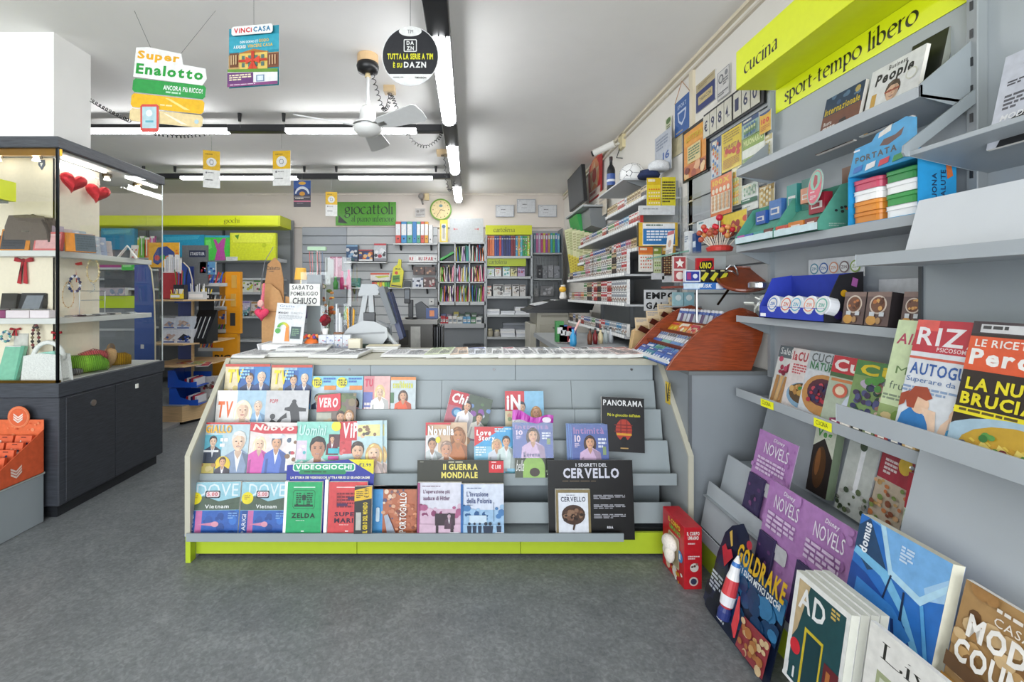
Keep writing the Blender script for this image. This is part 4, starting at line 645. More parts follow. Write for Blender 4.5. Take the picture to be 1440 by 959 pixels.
# ---- things on the far bay
def rm(name,label,ya,yb,x,z,h,t,bg,ops,tilt=12,roll=0,**k): return mag(name,label,abs(ya-yb),h,t,bg,ops,(x,(ya+yb)/2,z),tilt,roll,-90,**k)
food=lambda cols,s=1,n=26:[('e',.5,.62,.42,.26,'f2eee6',22),('blobs',.2,.45,.8,.8,n,cols,.03,.08,s)]
rm('magazine','magazine with a brown veiled figure cover, left on the top shelf',1.81,1.63,1.375,1.85,.225,.012,'7a4a34',[('r',0,0,1,.34,'1c3a58'),('blobs',.2,.02,.9,.2,8,['3a5a80','5a7a98','c8b060'],.03,.07,1),('t','Internazionale',.05,.2,.9,.13,'e8c81c','b'),('t','Basta',.08,.45,.22,.07,'f0e8e0','b'),('l',.08,.55,.4,.65,2,'e8e0d8'),('poly',[(.3,1),(.4,.75),(.52,.52),(.66,.5),(.76,.66),(.85,1)],'2c2422'),('e',.6,.66,.07,.09,'9a6850'),('blobs',.05,.66,.3,1,5,['5a3424','6a4030'],.06,.1,2)],spine='5a6a78')
rm('magazine','white business magazine with a smiling man in glasses on the top shelf',1.60,1.41,1.37,1.85,.232,.012,'ececea',[('t','Business',.35,.04,.35,.07,'1a1a1a','b'),('t','People',.12,.11,.72,.22,'141414','x',0,.12),('r',.1,.4,.2,1,'d8a848'),('man',.52,.47,.13,SK[0],'4a3828','2a3650'),('r',.38,.45,.66,.475,'a85038'),('e',.84,.34,.1,None,'d8d8c8'),('e',.84,.34,.08,None,'ececea'),('l',.68,.62,.9,.68,2,'333333')],spine='e0e0e0')
rm('magazine','black magazine leaning at the near end of the top shelf',1.50,1.385,1.405,1.85,.27,.02,'22261f',[('t','FORBES',.1,.1,.8,.12,'22261f','b')] and [],spine='8a9088',side='9a9e94')
rm('magazine','pale fashion magazine on the nearest bay, cut by the right edge',1.145,.93,1.30,1.66,.24,.008,'cdd0da',[('t','AMICA',.2,.06,1.0,.1,'222222','n'),('l',.08,.30,.3,.36,2,'4a4a50'),('l',.08,.45,.3,.62,4,'5a5a60'),('poly',[(.1,1),(.2,.72),(.55,.55),(1,.5),(1,1)],'17181c'),('e',.8,.38,.2,.2,'b88a70'),('e',.85,.3,.24,.2,'3a2a22'),('t','MODA',.08,.66,.3,.06,'f4f4f4','b',0,.2),('t','TIME',.05,.74,.55,.1,'f4f4f4','x',0,.2)])
# green trays and what is in them
for i,(ya,yb) in enumerate(((2.175,1.905),(1.90,1.66))):
    t=thing('display_tray','dark green cardboard display tray, '+('farther of the pair, beside the scratch cards' if i==0 else 'nearer of the pair, beside the blue box'),'display tray',(1.27,(ya+yb)/2,1.533)); hw=(ya-yb)/2
    for nm,m,col in (('front_lip',M().box(0,.003,-hw,hw,0,.03,'c8dce0'),0),('base',M().box(0,.12,-hw,hw,0,.003,'3f7f6a'),0),('back_wall',M().box(.117,.12,-hw,hw,0,.175,'4a8c76'),0),('sloping_floor',M().prism([(.03,.015),(.10,.11),(.103,.11),(.033,.012)],'y',-hw,hw,'5a9884'),0)): m.obj(nm,CARD,t)
    for s in (-1,1): M().prism([(0,0),(0,.035),(.085,.165),(.12,.175),(.12,0)],'y',s*hw-.0015,s*hw+.0015,'4f9480').obj('side_wall',CARD,t)
    if i==1:
        c=Canvas(.1,.1,None,dz=.0003); c.clip=False; c.l(.2,.75,.8,.9,2,'a8c8b8'); c.blobs(.45,.1,.85,.35,5,['1c2c3c','c8683c','2c2c30'],.05,.08,3); c.obj('side_print',PRINT,t,loc=(.07,-hw-.0016,.0))
for i,(y,w,h,cl_,z,lb) in enumerate([(2.14,.055,.035,'c860b0','','pink'),(2.08,.06,.035,'5470c0','','blue'),(2.01,.065,.038,'58b0a8','','teal'),(1.945,.055,.04,'7a4a44','','brown'),(1.86,.07,.04,'d85a48','','coral red'),(1.78,.08,.045,'e08838','','orange'),(1.70,.06,.045,'8a4438','','dark brown')]):
    o=M().box(0,.02,-w/2,w/2,0,h,cl_).box(-.001,0,-w*.3,w*.3,h*.4,h*.7,'f0e4dc').obj('snack_packet',PRINT,loc=(1.275,y,1.538),bevel=.002); tag(o,lb+' snack packet in the front row of the green trays','packet')
for i,(ya,yb,x,z,h,cl_,lb) in enumerate([(1.79,1.71,1.335,1.60,.075,'a8283c','dark red box with white print in the nearer green tray'),(2.13,2.06,1.34,1.62,.06,'2c5cb0','small blue box at the far end behind the green trays'),(2.05,1.97,1.35,1.63,.085,'4a7cc0','lighter blue box behind the green trays'),(1.95,1.89,1.36,1.64,.12,'3f9a94','teal box, left of the two behind the green trays'),(1.87,1.80,1.365,1.64,.125,'2f7c70','darker teal box, right of the two behind the green trays'),(1.835,1.77,1.335,1.66,.06,'e09a78','salmon box under the oval tag'),(1.71,1.65,1.40,1.62,.15,'7a5030','brown bottle box behind the oval tag'),(1.68,1.54,1.41,1.60,.10,'e8d890','cream box between green tray and blue box')]):
    o=M().box(0,.03,-(ya-yb)/2,(ya-yb)/2,0,h,cl_).box(-.0006,0,-(ya-yb)*.35,(ya-yb)*.35,h*.25,h*.6,'e8e4e0').box(-.0009,-.0006,-(ya-yb)*.2,(ya-yb)*.3,h*.32,h*.52,cl_).obj('small_box',PRINT,loc=(x,(ya+yb)/2,z if z>1.61 else 1.61),bevel=.002); tag(o,lb,'box')
ov=thing('oval_tag','oval green and pink card tag standing up behind the green trays','tag',(1.315,1.745,1.64),(R(-8),0,R(-90)))
c=Canvas(.075,.14,None,dz=.0003); c.e(.5,.5,.5,.5,'8fc4ae',26); c.e(.5,.5,.44,.46,'e05a70',26); c.e(.5,.33,.34,.26,'8fc8b0',20); c.poly([(.4,.15),(.6,.2),(.66,.42),(.5,.55),(.36,.4)],'a82838'); c.l(.25,.62,.75,.68,1,'f8e8e8'); c.l(.3,.74,.7,.86,3,'f8d8dc'); c.prism([(.0375*math.cos(R(a)),.07+.07*math.sin(R(a))) for a in range(0,360,15)],'y',.0003,.003,'d8e8e0'); c.obj('oval_card',PRINT,ov)
# bright blue counter box with tins
bb=thing('counter_box','bright blue cardboard counter box PORTATA holding stacked tins','display box',(1.30,1.44,1.533)); BL='28a0d8'
c=Canvas(.24,.10,None,dz=.0003); c.clip=False; c.poly([(0,1.0),(1,1),(1,-.15),(.86,-.3),(.45,-.12),(.38,.08),(.12,.12)],BL); c.t('PORTATA',.12,.42,.62,.2,'4a4a44','x',0,.05); c.poly([(.5,.3),(.62,.36),(.8,.2),(.84,-.02),(.72,.12),(.56,.14)],'5a3020'); c.poly([(.48,.05),(.66,-.05),(.68,-.25),(.5,-.1)],'e4e0d8'); c.r(.1,.18,.2,.24,'f0f4f8')
for u,k in ((.08,'2a70c0'),(.28,'f0f0f0'),(.48,'d83a48'),(.68,'3a9a4a')): c.poly([(u,.95),(u+.15,.9),(u+.17,.72),(u+.03,.76)],k)
c.obj('header_panel',PRINT,bb,loc=(-.001,0,.165),rot=(0,0,R(-90)))
for nm,m in (('back_wall',M().box(.108,.11,-.12,.12,0,.2,BL)),('top_panel',M().box(0,.11,-.12,.12,.163,.165,BL)),('inner_floor',M().box(0,.11,-.12,.12,0,.002,BL)),('side_wall',M().box(0,.11,-.1225,-.12,0,.19,'2090c8')),('side_wall',M().box(0,.11,.12,.1225,0,.165,'2090c8'))): m.obj(nm,CARD,bb)
c=Canvas(.11,.18,None,dz=.0003); c.t('BUONA',.35,.35,.13,.5,'1c3c60','b',90); c.t('SALUTE',.58,.3,.13,.5,'1c3c60','b',90); c.poly([(.7,.15),(.85,.2),(.9,.4),(.75,.45)],'e07840'); c.obj('side_print',PRINT,bb,loc=(.055,-.123,0))
for s,(yc,cols) in enumerate(((1.505,[('c8506a','rosy red'),('eeeeee','white'),('e09038','orange'),('d88838','amber')]),(1.385,[('2f8a48','dark green'),('f0f0f0','white'),('3f9a50','green'),('f4f4f4','white')]))):
    for i,(k,nm) in enumerate(cols):
        z=1.537+(3-i)*.036; t=thing('tin','%s rounded tin, %s of the %s stack in the bright blue box'%(nm,['topmost','second from the top','third from the top','lowest'][i],['farther','nearer'][s]),'tin',(1.352,yc,z),group='tins in the bright blue box')
        o=[(.042*math.copysign(abs(math.cos(R(a)))**.35,math.cos(R(a))),.052*math.copysign(abs(math.sin(R(a)))**.35,math.sin(R(a)))) for a in range(5,365,20)]
        M().prism(o,'z',0,.022,'f4f4f2' if k[0] in 'ef' and nm=='white' else k).obj('tin_base',PLAST,t); M().prism([(a*1.04,b*1.04) for a,b in o],'z',.021,.034,k).obj('tin_lid',METAL if 0 else PLAST,t,bevel=.002)
# shelf 3: jar, blue-black box with round tins, logo card, brown boxes
j=thing('glass_jar','glass jar with chrome lid and white packets on the sweets shelf','jar',(1.345,2.11,1.197))
M().lathe([(.05,0),(.058,.01),(.06,.09),(.045,.115),(.038,.12),(.038,.135)],20,'ffffff').obj('jar_body',GLASS,j,smooth=True); M().lathe([(.043,.128),(.046,.132),(.046,.152),(.04,.158),(.01,.158)],20,'c8c8ca').obj('chrome_lid',METAL,j)
for i in range(7): M().box(-.014,.014,-.003,.003,0,.04,'e8e8e0').obj('sweet_wrapper',PAPER,j,loc=(.02*math.cos(i*2.2),.022*math.sin(i*2.2),.012+.011*i),rot=(.4*i,.7*i,i))
bx=thing('sweets_box','open box, blue inside and black outside, holding round white sweet tins','display box',(1.27,1.81,1.197))
M().box(0,.003,-.18,.18,0,.05,'2c3fae').obj('front_wall',CARD,bx); M().box(.137,.14,-.18,.18,0,.18,'2438a0').obj('back_wall',CARD,bx); M().box(0,.14,-.18,.18,0,.003,'22338c').obj('base',CARD,bx)
for s in (-1,1): M().prism([(0,0),(0,.05),(.055,.17),(.14,.183),(.14,0)],'y',s*.18-.002,s*.18+.002,'17161c' if s<0 else '2c3fae').obj('side_wall',CARD,bx)
c=Canvas(.14,.18,None,dz=.0003); c.e(.5,.42,.09,None,'e8b01c',12); c.poly([(.72,.1),(.86,.14),(.82,.3),(.68,.26)],'b060a8'); c.e(.35,.85,.12,None,'2c2060',10); c.e(.75,.6,.1,None,'b02030',10); c.obj('flower_print',PRINT,bx,loc=(.07,-.1825,0))
M().box(-.0005,0,.14,.175,.006,.02,'f0f0f0').obj('price_tag',PAPER,bx)
for i,(y,k) in enumerate([(1.91,'2a70c8'),(1.83,'e06a50'),(1.775,'60b4d8'),(1.705,'f0987a'),(1.645,'68b8a8')]):
    t=thing('sweet_tin','round white sweet tin with a %s ring, in the blue and black box'%['blue','red','light blue','peach','mint'][i],'tin',(1.295,y,1.232+.022),(0,0,0))
    X=Matrix.Rotation(R(-78),4,'Y'); m=M(); m.X=X; m.lathe([(.03,-.02),(.036,-.015),(.036,.018),(.033,.02)],20,'e4e6ea').obj('tin_body',PLAST,t); c=Canvas(.07,.07,None,dz=.0002); c.e(.5,.5,.46,None,'f2f2f0',22); c.e(.5,.5,.38,None,k,20); c.e(.5,.5,.31,None,'f2f2f0',20); c.t('ZIN',.3,.4,.4,.2,k,'x'); c.obj('tin_label',PRINT,t,loc=(-.029,0,-.030),rot=(R(-12),0,R(-90)))
lc=wsheet('logo_card','white card with a row of round brand rings behind the sweets box','card',1137,366,1215,388,1.43,'dfe3e6',[o for i,k in enumerate(['4a90a8','3a6ab0','d89878','806a68','90b050']) for o in (('e',.12+i*.19,.5,.085,None,k),('e',.12+i*.19,.5,.065,None,'eef0f0'),('t','ZIN',.07+i*.19,.42,.1,.16,k,'b'))])
wsheet('white_card','plain white board leaning behind the small brown boxes','board',1236,393,1296,452,1.44,'d4d8dc',[])
for i,(ya,yb) in enumerate(((1.59,1.505),(1.50,1.415),(1.375,1.31))):
    t=thing('cough_sweet_box','small brown box with a golden ring picture, %s of three on the sweets shelf'%['farthest','middle','nearest'][i],'box',(1.30,(ya+yb)/2,1.197),(R(-8),0,R(-90)),'small brown boxes on the sweets shelf'); w_=ya-yb
    M().box(-w_/2,w_/2,.0005,.10,0,.11,'2a2224').obj('box_body',CARD,t); run(Canvas(w_,.11,'6a5450',dz=.0002),[('r',0,0,1,.14,'8a7068'),('e',.5,.38,.36,None,'d8c8b8',20),('e',.5,.38,.3,None,'7a4e38',18),('blobs',.3,.2,.7,.5,8,['e0a860','5a3020','c87840'],.05,.09,i+3),('e',.3,.85,.22,.14,'d8a050'),('e',.6,.85,.1,.1,'b89060'),('r',.2,.6,.42,.72,'d8dce0'),('r',.62,.6,.82,.72,'d8dce0')]).obj('box_print',PRINT,t)
# cookery magazines on the far bay
M1=[('cookery magazine with red berries and breadsticks, farthest on the cookery shelf',2.036,'d8dcd8',[('r',0,0,1,.2,'5a6a70'),('t','Sale&Pepe',.05,.03,.8,.15,'e4eae8','n'),('blobs',.1,.22,.7,.5,22,['a02848','c04868','802038'],.04,.07,1)]+[('poly',[(.1+i*.13,.5),(.2+i*.13,.5),(.16+i*.1,1),(.06+i*.1,1)],'d8b078' if i%2 else 'b88850') for i in range(5)]),
('cookery magazine with a bowl of mushroom pasta',1.945,'e4dcd8',[('t','laCUCINA',.04,.05,.9,.15,'b84048','x'),('l',.1,.25,.5,.42,4,'c85a60'),('e',.5,.72,.42,.2,'8ab0cc'),('e',.5,.69,.36,.16,'5a4428'),('blobs',.2,.6,.8,.78,22,['b88848','d8b070','8a6030','c8a050'],.04,.07,2),('blobs',.4,.58,.6,.66,4,['3a8a38'],.04,.05,2)]),
('cookery magazine with a berry pie on its cover',1.84,'d8dce0',[('r',0,0,1,.28,'c0c8cc'),('t','CUCINA',.08,.02,.85,.13,'5a6060','b'),('t','NATURALE',.08,.15,.85,.12,'2f7a48','x'),('e',.5,.62,.48,.3,'c89050',22),('e',.5,.58,.36,.2,'5a2838'),('blobs',.22,.44,.8,.74,34,['2c2c58','b02c40','402048','c84858'],.035,.06,3),('e',.85,.92,.25,.16,'8ab048'),('e',.85,.88,.18,.08,'f0ead8')]),
('cookery magazine with red title over a half plate of pasta',1.71,'b8c4ae',[('r',0,.0,1,.24,'c8303c'),('t','Cuci',.05,.04,.9,.17,'f4ece8','x'),('r',0,.24,1,.3,'4a6a40'),('r',.05,.32,.5,.36,'d88850'),('e',.85,.8,.5,.42,'d8e0f0',22),('blobs',.5,.55,1,1,20,['e0b070','b888b0','8a5a40','e8c8a0'],.05,.08,5),('e',.3,.48,.16,.1,'d86850'),('e',.3,.48,.1,.06,'f0e0c0')]),
('cookery magazine with grapes, berries and figs, nearest small magazine on the cookery shelf',1.60,'88a868',[('r',0,0,1,.2,'4f8a4a'),('t','Ci',.1,.04,.5,.15,'ecd020','x'),('e',.45,.3,.3,.08,'c8b8d0'),('blobs',.05,.3,.6,.8,36,['3a3c6a','5a5c90','2c4c48','4a3c60'],.05,.07,6),('blobs',.5,.25,1,.75,30,['c8a090','d8b8a8','a87868'],.04,.06,7),('blobs',.3,.2,.55,.35,5,['58a048'],.06,.08,2),('blobs',0,.8,1,1,9,['e8a030','9a3c60','5a2c58','c84848'],.07,.1,9)])]
for i,(lb,ya,bg,ops) in enumerate(M1): rm('magazine',lb,ya,ya-.205,1.335-i*.007,.815,.262,.005,bg,ops,tilt=13)
for i,(k,nm) in enumerate([('8a3c5a','plum'),('d8d0c8','cream'),('3a3a30','black'),('70805a','olive'),('b04848','red'),('404868','navy'),('c8a870','tan')]):
    y=1.62-i*.046; o=M().box(0,.03,-.02,.02,0,.012,k).box(-.0004,0,-.012,.010,.004,.009,'e8e4d8').obj('booklet',PAPER,loc=(1.297,y,.842)); tag(o,nm+' booklet edge just showing over the cookery shelf lip','booklet',group='booklets lying in the cookery shelf')
rm('magazine','pale green nutrition magazine with bread and fruit, on the nearest bay',1.275,1.07,1.135,.93,.305,.008,'d4e4b4',[('t','Alimentazione',.04,.12,1.3,.1,'b83a58','b',0,.15),('t','Naturale',.3,.25,.8,.1,'b83a58','b',0,.15),('t','Magici',.12,.42,.6,.09,'6a8a50','n'),('t','I frutti della salute',.0,.56,1.2,.07,'6a7a68','n'),('l',.02,.68,.6,.74,2,'8a9a80'),('r',0,.78,1,1,'9ab070'),('r',.5,.8,1,1,'c89860'),('blobs',0,.82,1,1,20,['c8a060','8a3c60','7a9a40','e0c890'],.05,.09,3)],tilt=13,side='e4e4dc')
rm('magazine','health magazine with two painted red-haired women in blue, on the nearest bay',1.20,.975,1.115,.93,.31,.012,'e2e6ea',[('r',0,0,1,.27,'c42838'),('r',.0,.0,.25,.09,'e85a50'),('t','RIZA',.04,.06,.76,.15,'f2eeee','b'),('t','PSICOSOMATICA',.28,.22,.5,.035,'f2dada','b'),('l',.82,.05,.98,.12,2,'f2dada'),('r',0,.31,.9,.33,'d86048'),('t','AUTOGUARIGIONE',.04,.36,1.25,.10,'2f5fa8','b'),('t','Superare da soli i disagi',.02,.48,1.05,.055,'4a70a8','n'),('l',.0,.56,.8,.62,2,'90a8c8'),
 ('poly',[(.0,1),(.05,.8),(.16,.72),(.3,.78),(.42,.8),(.44,.95),(.3,1)],'2a7cc0'),('e',.24,.70,.10,.075,'f0c8a8'),('poly',[(.1,.74),(.06,.66),(.14,.56),(.28,.55),(.36,.63),(.3,.66),(.2,.64),(.18,.74)],'a8482c'),('poly',[(.1,.6),(.0,.64),(-.02,.76),(.06,.72)],'a8482c'),('poly',[(.26,.72),(.42,.73),(.46,.9),(.42,.98),(.36,.84)],'f2d0b4'),
 ('poly',[(.52,1),(.54,.86),(.66,.8),(.84,.84),(.9,.94),(.88,1)],'4aa4d8'),('e',.66,.74,.10,.075,'f0c8a8'),('poly',[(.58,.66),(.66,.58),(.82,.6),(.9,.7),(.86,.78),(.74,.7),(.62,.70)],'b8502c'),('poly',[(.86,.66),(1,.64),(1,.8),(.93,.78)],'b8502c'),('poly',[(.5,.82),(.58,.74),(.56,.9),(.46,.95)],'f2d0b4')],tilt=13,film=0)
rm('magazine','orange-topped recipe magazine with a plate of spaghetti, cut by the right edge',1.055,.84,1.10,.93,.315,.014,'2a1c14',[('r',0,0,1,.09,'3a2c30'),('r',.08,.02,.5,.08,'d8d8d8'),('l',.1,.03,.48,.07,1,'3a3a3a'),('r',0,.11,1,.36,'e45a2c'),('t','LE RICETTE',.06,.13,.6,.055,'f6efe8','b'),('t','PerdiPeso',.04,.2,1.2,.12,'f8f4ee','x'),('t','LA NUOVA',.06,.41,.9,.09,'f0e01c','x'),('t','BRUCIAGRASSI',.04,.52,1.3,.09,'f0e01c','x'),('r',0,.63,1,.68,'f0e01c'),('l',.05,.64,.95,.67,1,'5a4a10'),('e',.6,.92,.75,.26,'a8c4d4',26),('e',.65,.9,.55,.2,'c8a030')]+[('poly',[(.2+i*.05,.84+.02*(i%3)),(.22+i*.05,.83),(.5+i*.05,.93+.02*(i%4)),(.48+i*.05,.95)],['e8c850','d0a030','f0d870'][i%3]) for i in range(14)]+[('blobs',.3,.78,1,.95,10,['3a7a38','7a3038','5a9a48'],.03,.05,7),('blobs',.0,.85,.2,1,10,['3a3c50','6a6c80'],.03,.05,3)],tilt=13,side='e8e0d8')
# NOVELS cards, tier magazines
def novel(c,x0,x1):
    w=x1-x0
    for o in (('t','Disney',x0+w*.45,.03,w*.28,.05,'ece4ee','b',0,.2),('t','NOVELS',x0+w*.26,.10,w*.62,.12,'f0eaf2','n',0,0),('l',x0+w*.14,.27,x0+w*.86,.44,4,'dcc4e0'),('poly',RB(x0+w*.3,.5,x0+w*.8,.64,.02),'c8c8cc'),('poly',RB(x0+w*.34,.53,x0+w*.5,.61,.01),'e8e8ec'),('r',x0+w*.08,.58,x0+w*.52,1,'3a3058'),('blobs',x0+w*.15,.62,x0+w*.45,.95,10,['5a3a68','2c2850','6a4878'],.02,.04,3)): getattr(c,o[0])(*o[1:])
def ncard(label,ya,yb,x,z,h,n,tilt):
    w=ya-yb; r=thing('promotional_card',label,'display card',(x,(ya+yb)/2,z),(R(-tilt),0,R(-90)))
    c=Canvas(w,h,'b480bc',dz=.0002); c.blobs(0,0,1,1,30,['b986c2','ae78b6','b27cba'],.03,.07,n)
    for i in range(n): novel(c,i/n,(i+1)/n)
    c.box(-w/2,w/2,.0003,.004,0,h,'c0a0c8'); c.obj('printed_card',PRINT,r)
    for i in range(n):
        wn=w/n; b=M().box(-w/2+wn*(i+.06),-w/2+wn*(i+.5),-.014,-.004,.0,h*.52,'33294e').obj('attached_book',PAPER,r,bevel=.001)
        c=Canvas(wn*.42,h*.5,'3c3058',dz=.0002); c.blobs(.15,.2,.85,.9,12,['5c3a6a','7a4878','2c2444'],.05,.12,i+2); c.obj('attached_book_cover',PRINT,b,loc=(-w/2+wn*(i+.28),-.0142,.003))
ncard('single purple card with a white title with a dark blue book, farther tier',1.956,1.73,1.165,.345,.385,1,13)
ncard('double purple card with white titles, in the tier just above the rocket card',1.755,1.36,1.085,.19,.405,2,11)
rm('magazine','vegetable cookery magazine with a dark cover beside the plastic packs',1.80,1.70,1.33,.53,.27,.03,'d8dcc8',[('t','Veg',.1,.08,.7,.14,'4a9a38','x',0,.1),('poly',[(0,.35),(.5,.2),(1,.45),(1,1),(0,1)],'2c2420'),('e',.45,.62,.3,.3,'5a3c20'),('e',.35,.55,.12,.2,'8a5a30')],tilt=10,side='7a8a70')
def bag(label,ya,yb,x,z,h,bg,ops,roll=0):
    w=ya-yb; r=thing('plastic_pack',label,'packet',(x,(ya+yb)/2,z),(R(-10),R(roll),R(-90)))
    c=Canvas(w,h,bg,dz=.0002); run(c,ops); c.box(-w/2,w/2,.0003,.006,0,h,'dcdcdc'); c.obj('printed_insert',PRINT,r)
    m=M(); N_=10
    for i in range(N_):
        a,b=i/N_,(i+1)/N_; f=lambda t:-.006-.012*math.sin(t*PI)-.004*math.sin(t*17)
        m.face([((a-.5)*w*1.08,f(a),-.0),((b-.5)*w*1.08,f(b),-.0),((b-.5)*w*1.05,f(b)*.5,h*1.08),((a-.5)*w*1.05,f(a)*.5,h*1.08)],'ffffff')
    m.obj('clear_bag',FILM,r)
bag('clear plastic pack with silver pen and herbs, left of the two bagged packs',1.66,1.54,1.33,.52,.28,'c4c8c0',[('r',.45,.1,.6,.7,'f0f0f0'),('e',.5,.1,.12,.06,'3a4a30'),('blobs',0,.6,1,1,22,['5a6a40','8a8a80','3a4a30','b0b0a8'],.04,.09,3),('l',.3,.02,.8,.05,1,'666666')],4)
bag('clear plastic pack with red header and roast meat picture, right of the two bagged packs',1.53,1.42,1.325,.50,.30,'c8b8a0',[('r',0,0,1,.35,'a82838'),('e',.75,.12,.2,.1,'e8c030'),('l',.15,.12,.55,.3,4,'f0dcd8'),('blobs',0,.36,1,1,40,['c87840','e0b080','8a4a28','c8a060','7a9040'],.05,.1,8)],4)
rm('packet','narrow red and green striped packet in the tier beside the nearest bay',1.385,1.315,1.30,.49,.27,.01,'d0dcc0',[('r',0,0,1,.4,'b82838'),('t','<N',.3,.22,.5,.1,'f4e8e8','x'),('l',.05,.42,.95,.78,9,'6aa858'),('blobs',.3,.7,.9,.98,9,['d86848','8ab850','e8d8a0'],.05,.09,3)],cat='packet',roll=-4)
rm('magazine','large blue architecture magazine with a glass roof photo, standing on the nearest bay',1.30,1.055,1.055,.36,.32,.03,'2a72c4',[('poly',[(.1,0),(1,0),(1,.2),(.78,.38),(.42,.3),(.25,.02)],'7ab4e8'),('poly',[(.8,.28),(1,.12),(1,.3),(.84,.36)],'a8d0f0'),('poly',[(0,.1),(.12,.0),(.4,.32),(.2,.42),(0,.3)],'24486c'),('poly',[(.02,.28),(.42,.33),(.66,.5),(1,.9),(1,1),(.62,.56),(.36,.40),(.0,.34)],'7ac0e8'),('poly',[(.25,0),(.31,0),(.47,.3),(.78,.36),(1,.16),(1,.22),(.8,.42),(.44,.35)],'b8e0f4'),('poly',[(0,.42),(.2,.45),(.7,.64),(.85,.85),(.9,1),(0,1)],'1c4c9c'),('poly',[(.1,.52),(.55,.56),(.78,.7),(.7,.8),(.1,.7)],'3a86d0'),('poly',[(.3,.75),(.35,.75),(.4,1),(.34,1)],'183a78'),('poly',[(.55,.65),(.58,.64),(.7,1),(.65,1)],'183a78'),('poly',[(.46,.34),(.48,.34),(.44,.55),(.42,.55)],'14284c'),('poly',[(.62,.4),(.64,.4),(.66,.62),(.63,.62)],'14284c'),('poly',[(.8,.42),(.83,.4),(.98,.8),(.94,.8)],'5aa8e0'),('t','domus',.06,.04,.1,.26,'f4f8fc','x',90),('l',.52,.07,.66,.2,5,'d0e4f8')],tilt=12,side='d8d4c0',spine=None)
rm('magazine','country house magazine with rustic woven wood cover, at the right edge',1.035,.80,1.06,.36,.30,.014,'b08a58',[('blobs',0,0,1,1,60,['c8a068','8a6238','d8b888','6a4828','a87c48'],.05,.1,3),('poly',[(0,.55),(1,.62),(1,.72),(0,.66)],'6a4a2c'),('poly',[(0,.72),(1,.78),(1,1),(0,1)],'c89040'),('poly',[(0,.80),(1,.88),(1,.92),(0,.84)],'8a5a24'),('l',.3,.06,.8,.1,1,'f0e8dc'),('t','CASANTICA',.3,.12,.6,.06,'f4ece0','n'),('t','MODERN',.12,.20,.86,.17,'f8f4ec','x'),('t','COUNTRY',.06,.40,.92,.17,'f8f4ec','x')],tilt=12,roll=1.5)
ad=[('r',.08,.05,.94,.98,'1c4a50'),('poly',[(.08,.05),(.3,.05),(.16,.5),(.08,.6)],'c8b088'),('t','AD',.12,.1,.5,.2,'f0f0ee','b'),('l',.7,.07,.84,.17,3,'d8b860'),('r',.3,.42,.34,1,'d8c030'),('r',.3,.42,.64,.45,'d8c030'),('r',.62,.42,.65,1,'d8c030'),('r',.35,.46,.6,1,'123c44'),('e',.17,.66,.1,.07,'d82838'),('r',.7,.55,.95,1,'6a2028'),('r',.75,.6,.82,1,'b87038'),('poly',[(.62,.82),(.74,.78),(.76,.9),(.66,.92)],'4a80c0'),('t','I I',.06,.84,.16,.1,'f0f0f0','x'),('r',.0,.97,1,1,'f0f0f0')]
for i in range(4): rm('magazine','interiors magazine, %s of the thick stack in the lowest tray of the nearest bay'%['front copy','second copy','third copy','rearmost copy'][i],1.30,1.115,.895+i*.024,.22,.295,.021,'f0f0ec',ad if i==0 else [],tilt=8,side='c8c8bc',group='thick magazine stack')
rm('magazine','white interiors magazine with thin black title, in the lowest tray beside the thick stack',1.085,.865,.915,.22,.305,.012,'eceae4',[('nib','Livin',.16,.12,.9,.075,'2c2c28',.04),('r',.14,.3,.75,.9,'a8b088'),('r',.18,.34,.4,.6,'d8dcc8'),('e',.3,.45,.06,None,'5a6048'),('l',.2,.42,.7,.46,1,'5a6048')],tilt=8,side='dddddd')
# rocket blister card standing on the floor in front of the far bay
rk=thing('rocket_card','tall dark blue toy card with a rocket blister, standing on the floor','toy packaging',(.985,1.70,.012),(R(-14),R(0),R(-90))); rw,rh=.40,.37
c=Canvas(rw,rh,None,dz=.0003); c.clip=False
out=[(.0,1.02),(.0,.42),(.04,.16),(.12,.04),(.18,.0),(.26,-.06),(.36,.0),(.42,.1),(.60,.22),(.86,.3),(1.0,.42),(1.0,1.0),(.9,1.1),(.6,1.1),(.35,1.08)]
c.poly(out,'14203c'); c.clip=True
c.blobs(.3,.3,1,.8,36,['1c4a7c','2a6aa0','17406c','3a80b4'],.05,.12,5); c.blobs(0,.4,.3,1,12,['1a1a30','2c2c4c','24284a'],.06,.1,6)
c.poly([(.10,.30),(.14,.24),(.19,.28),(.24,.24),(.29,.3),(.2,.46)],'c8283c'); c.poly([(.19,.06),(.25,.2),(.23,.22),(.16,.1)],'e8c058')
run(c,[('t','GOLDRAKE',.34,.10,.66,.19,'e8b81c','x',0,0),('t','LA E I SUOI MITICI DISCHI',.32,.30,.66,.06,'f0f4f8','x'),('e',.47,.06,.04,None,'c03040'),('l',.05,.58,.24,.78,5,'d0d4e0'),('poly',[(.62,.68),(.98,.66),(.98,.99),(.6,.99)],'a84048'),('blobs',.64,.7,.96,.97,24,['e0b070','c88048','f0d0a0','b04048'],.025,.05,4),('l',.3,.92,.5,.96,1,'e0e8f0')])
c.k=0; c.prism([((u-.5)*rw,(1-v)*rh) for u,v in out],'y',.0005,.004,'20283c'); c.obj('backing_card',PRINT,rk)
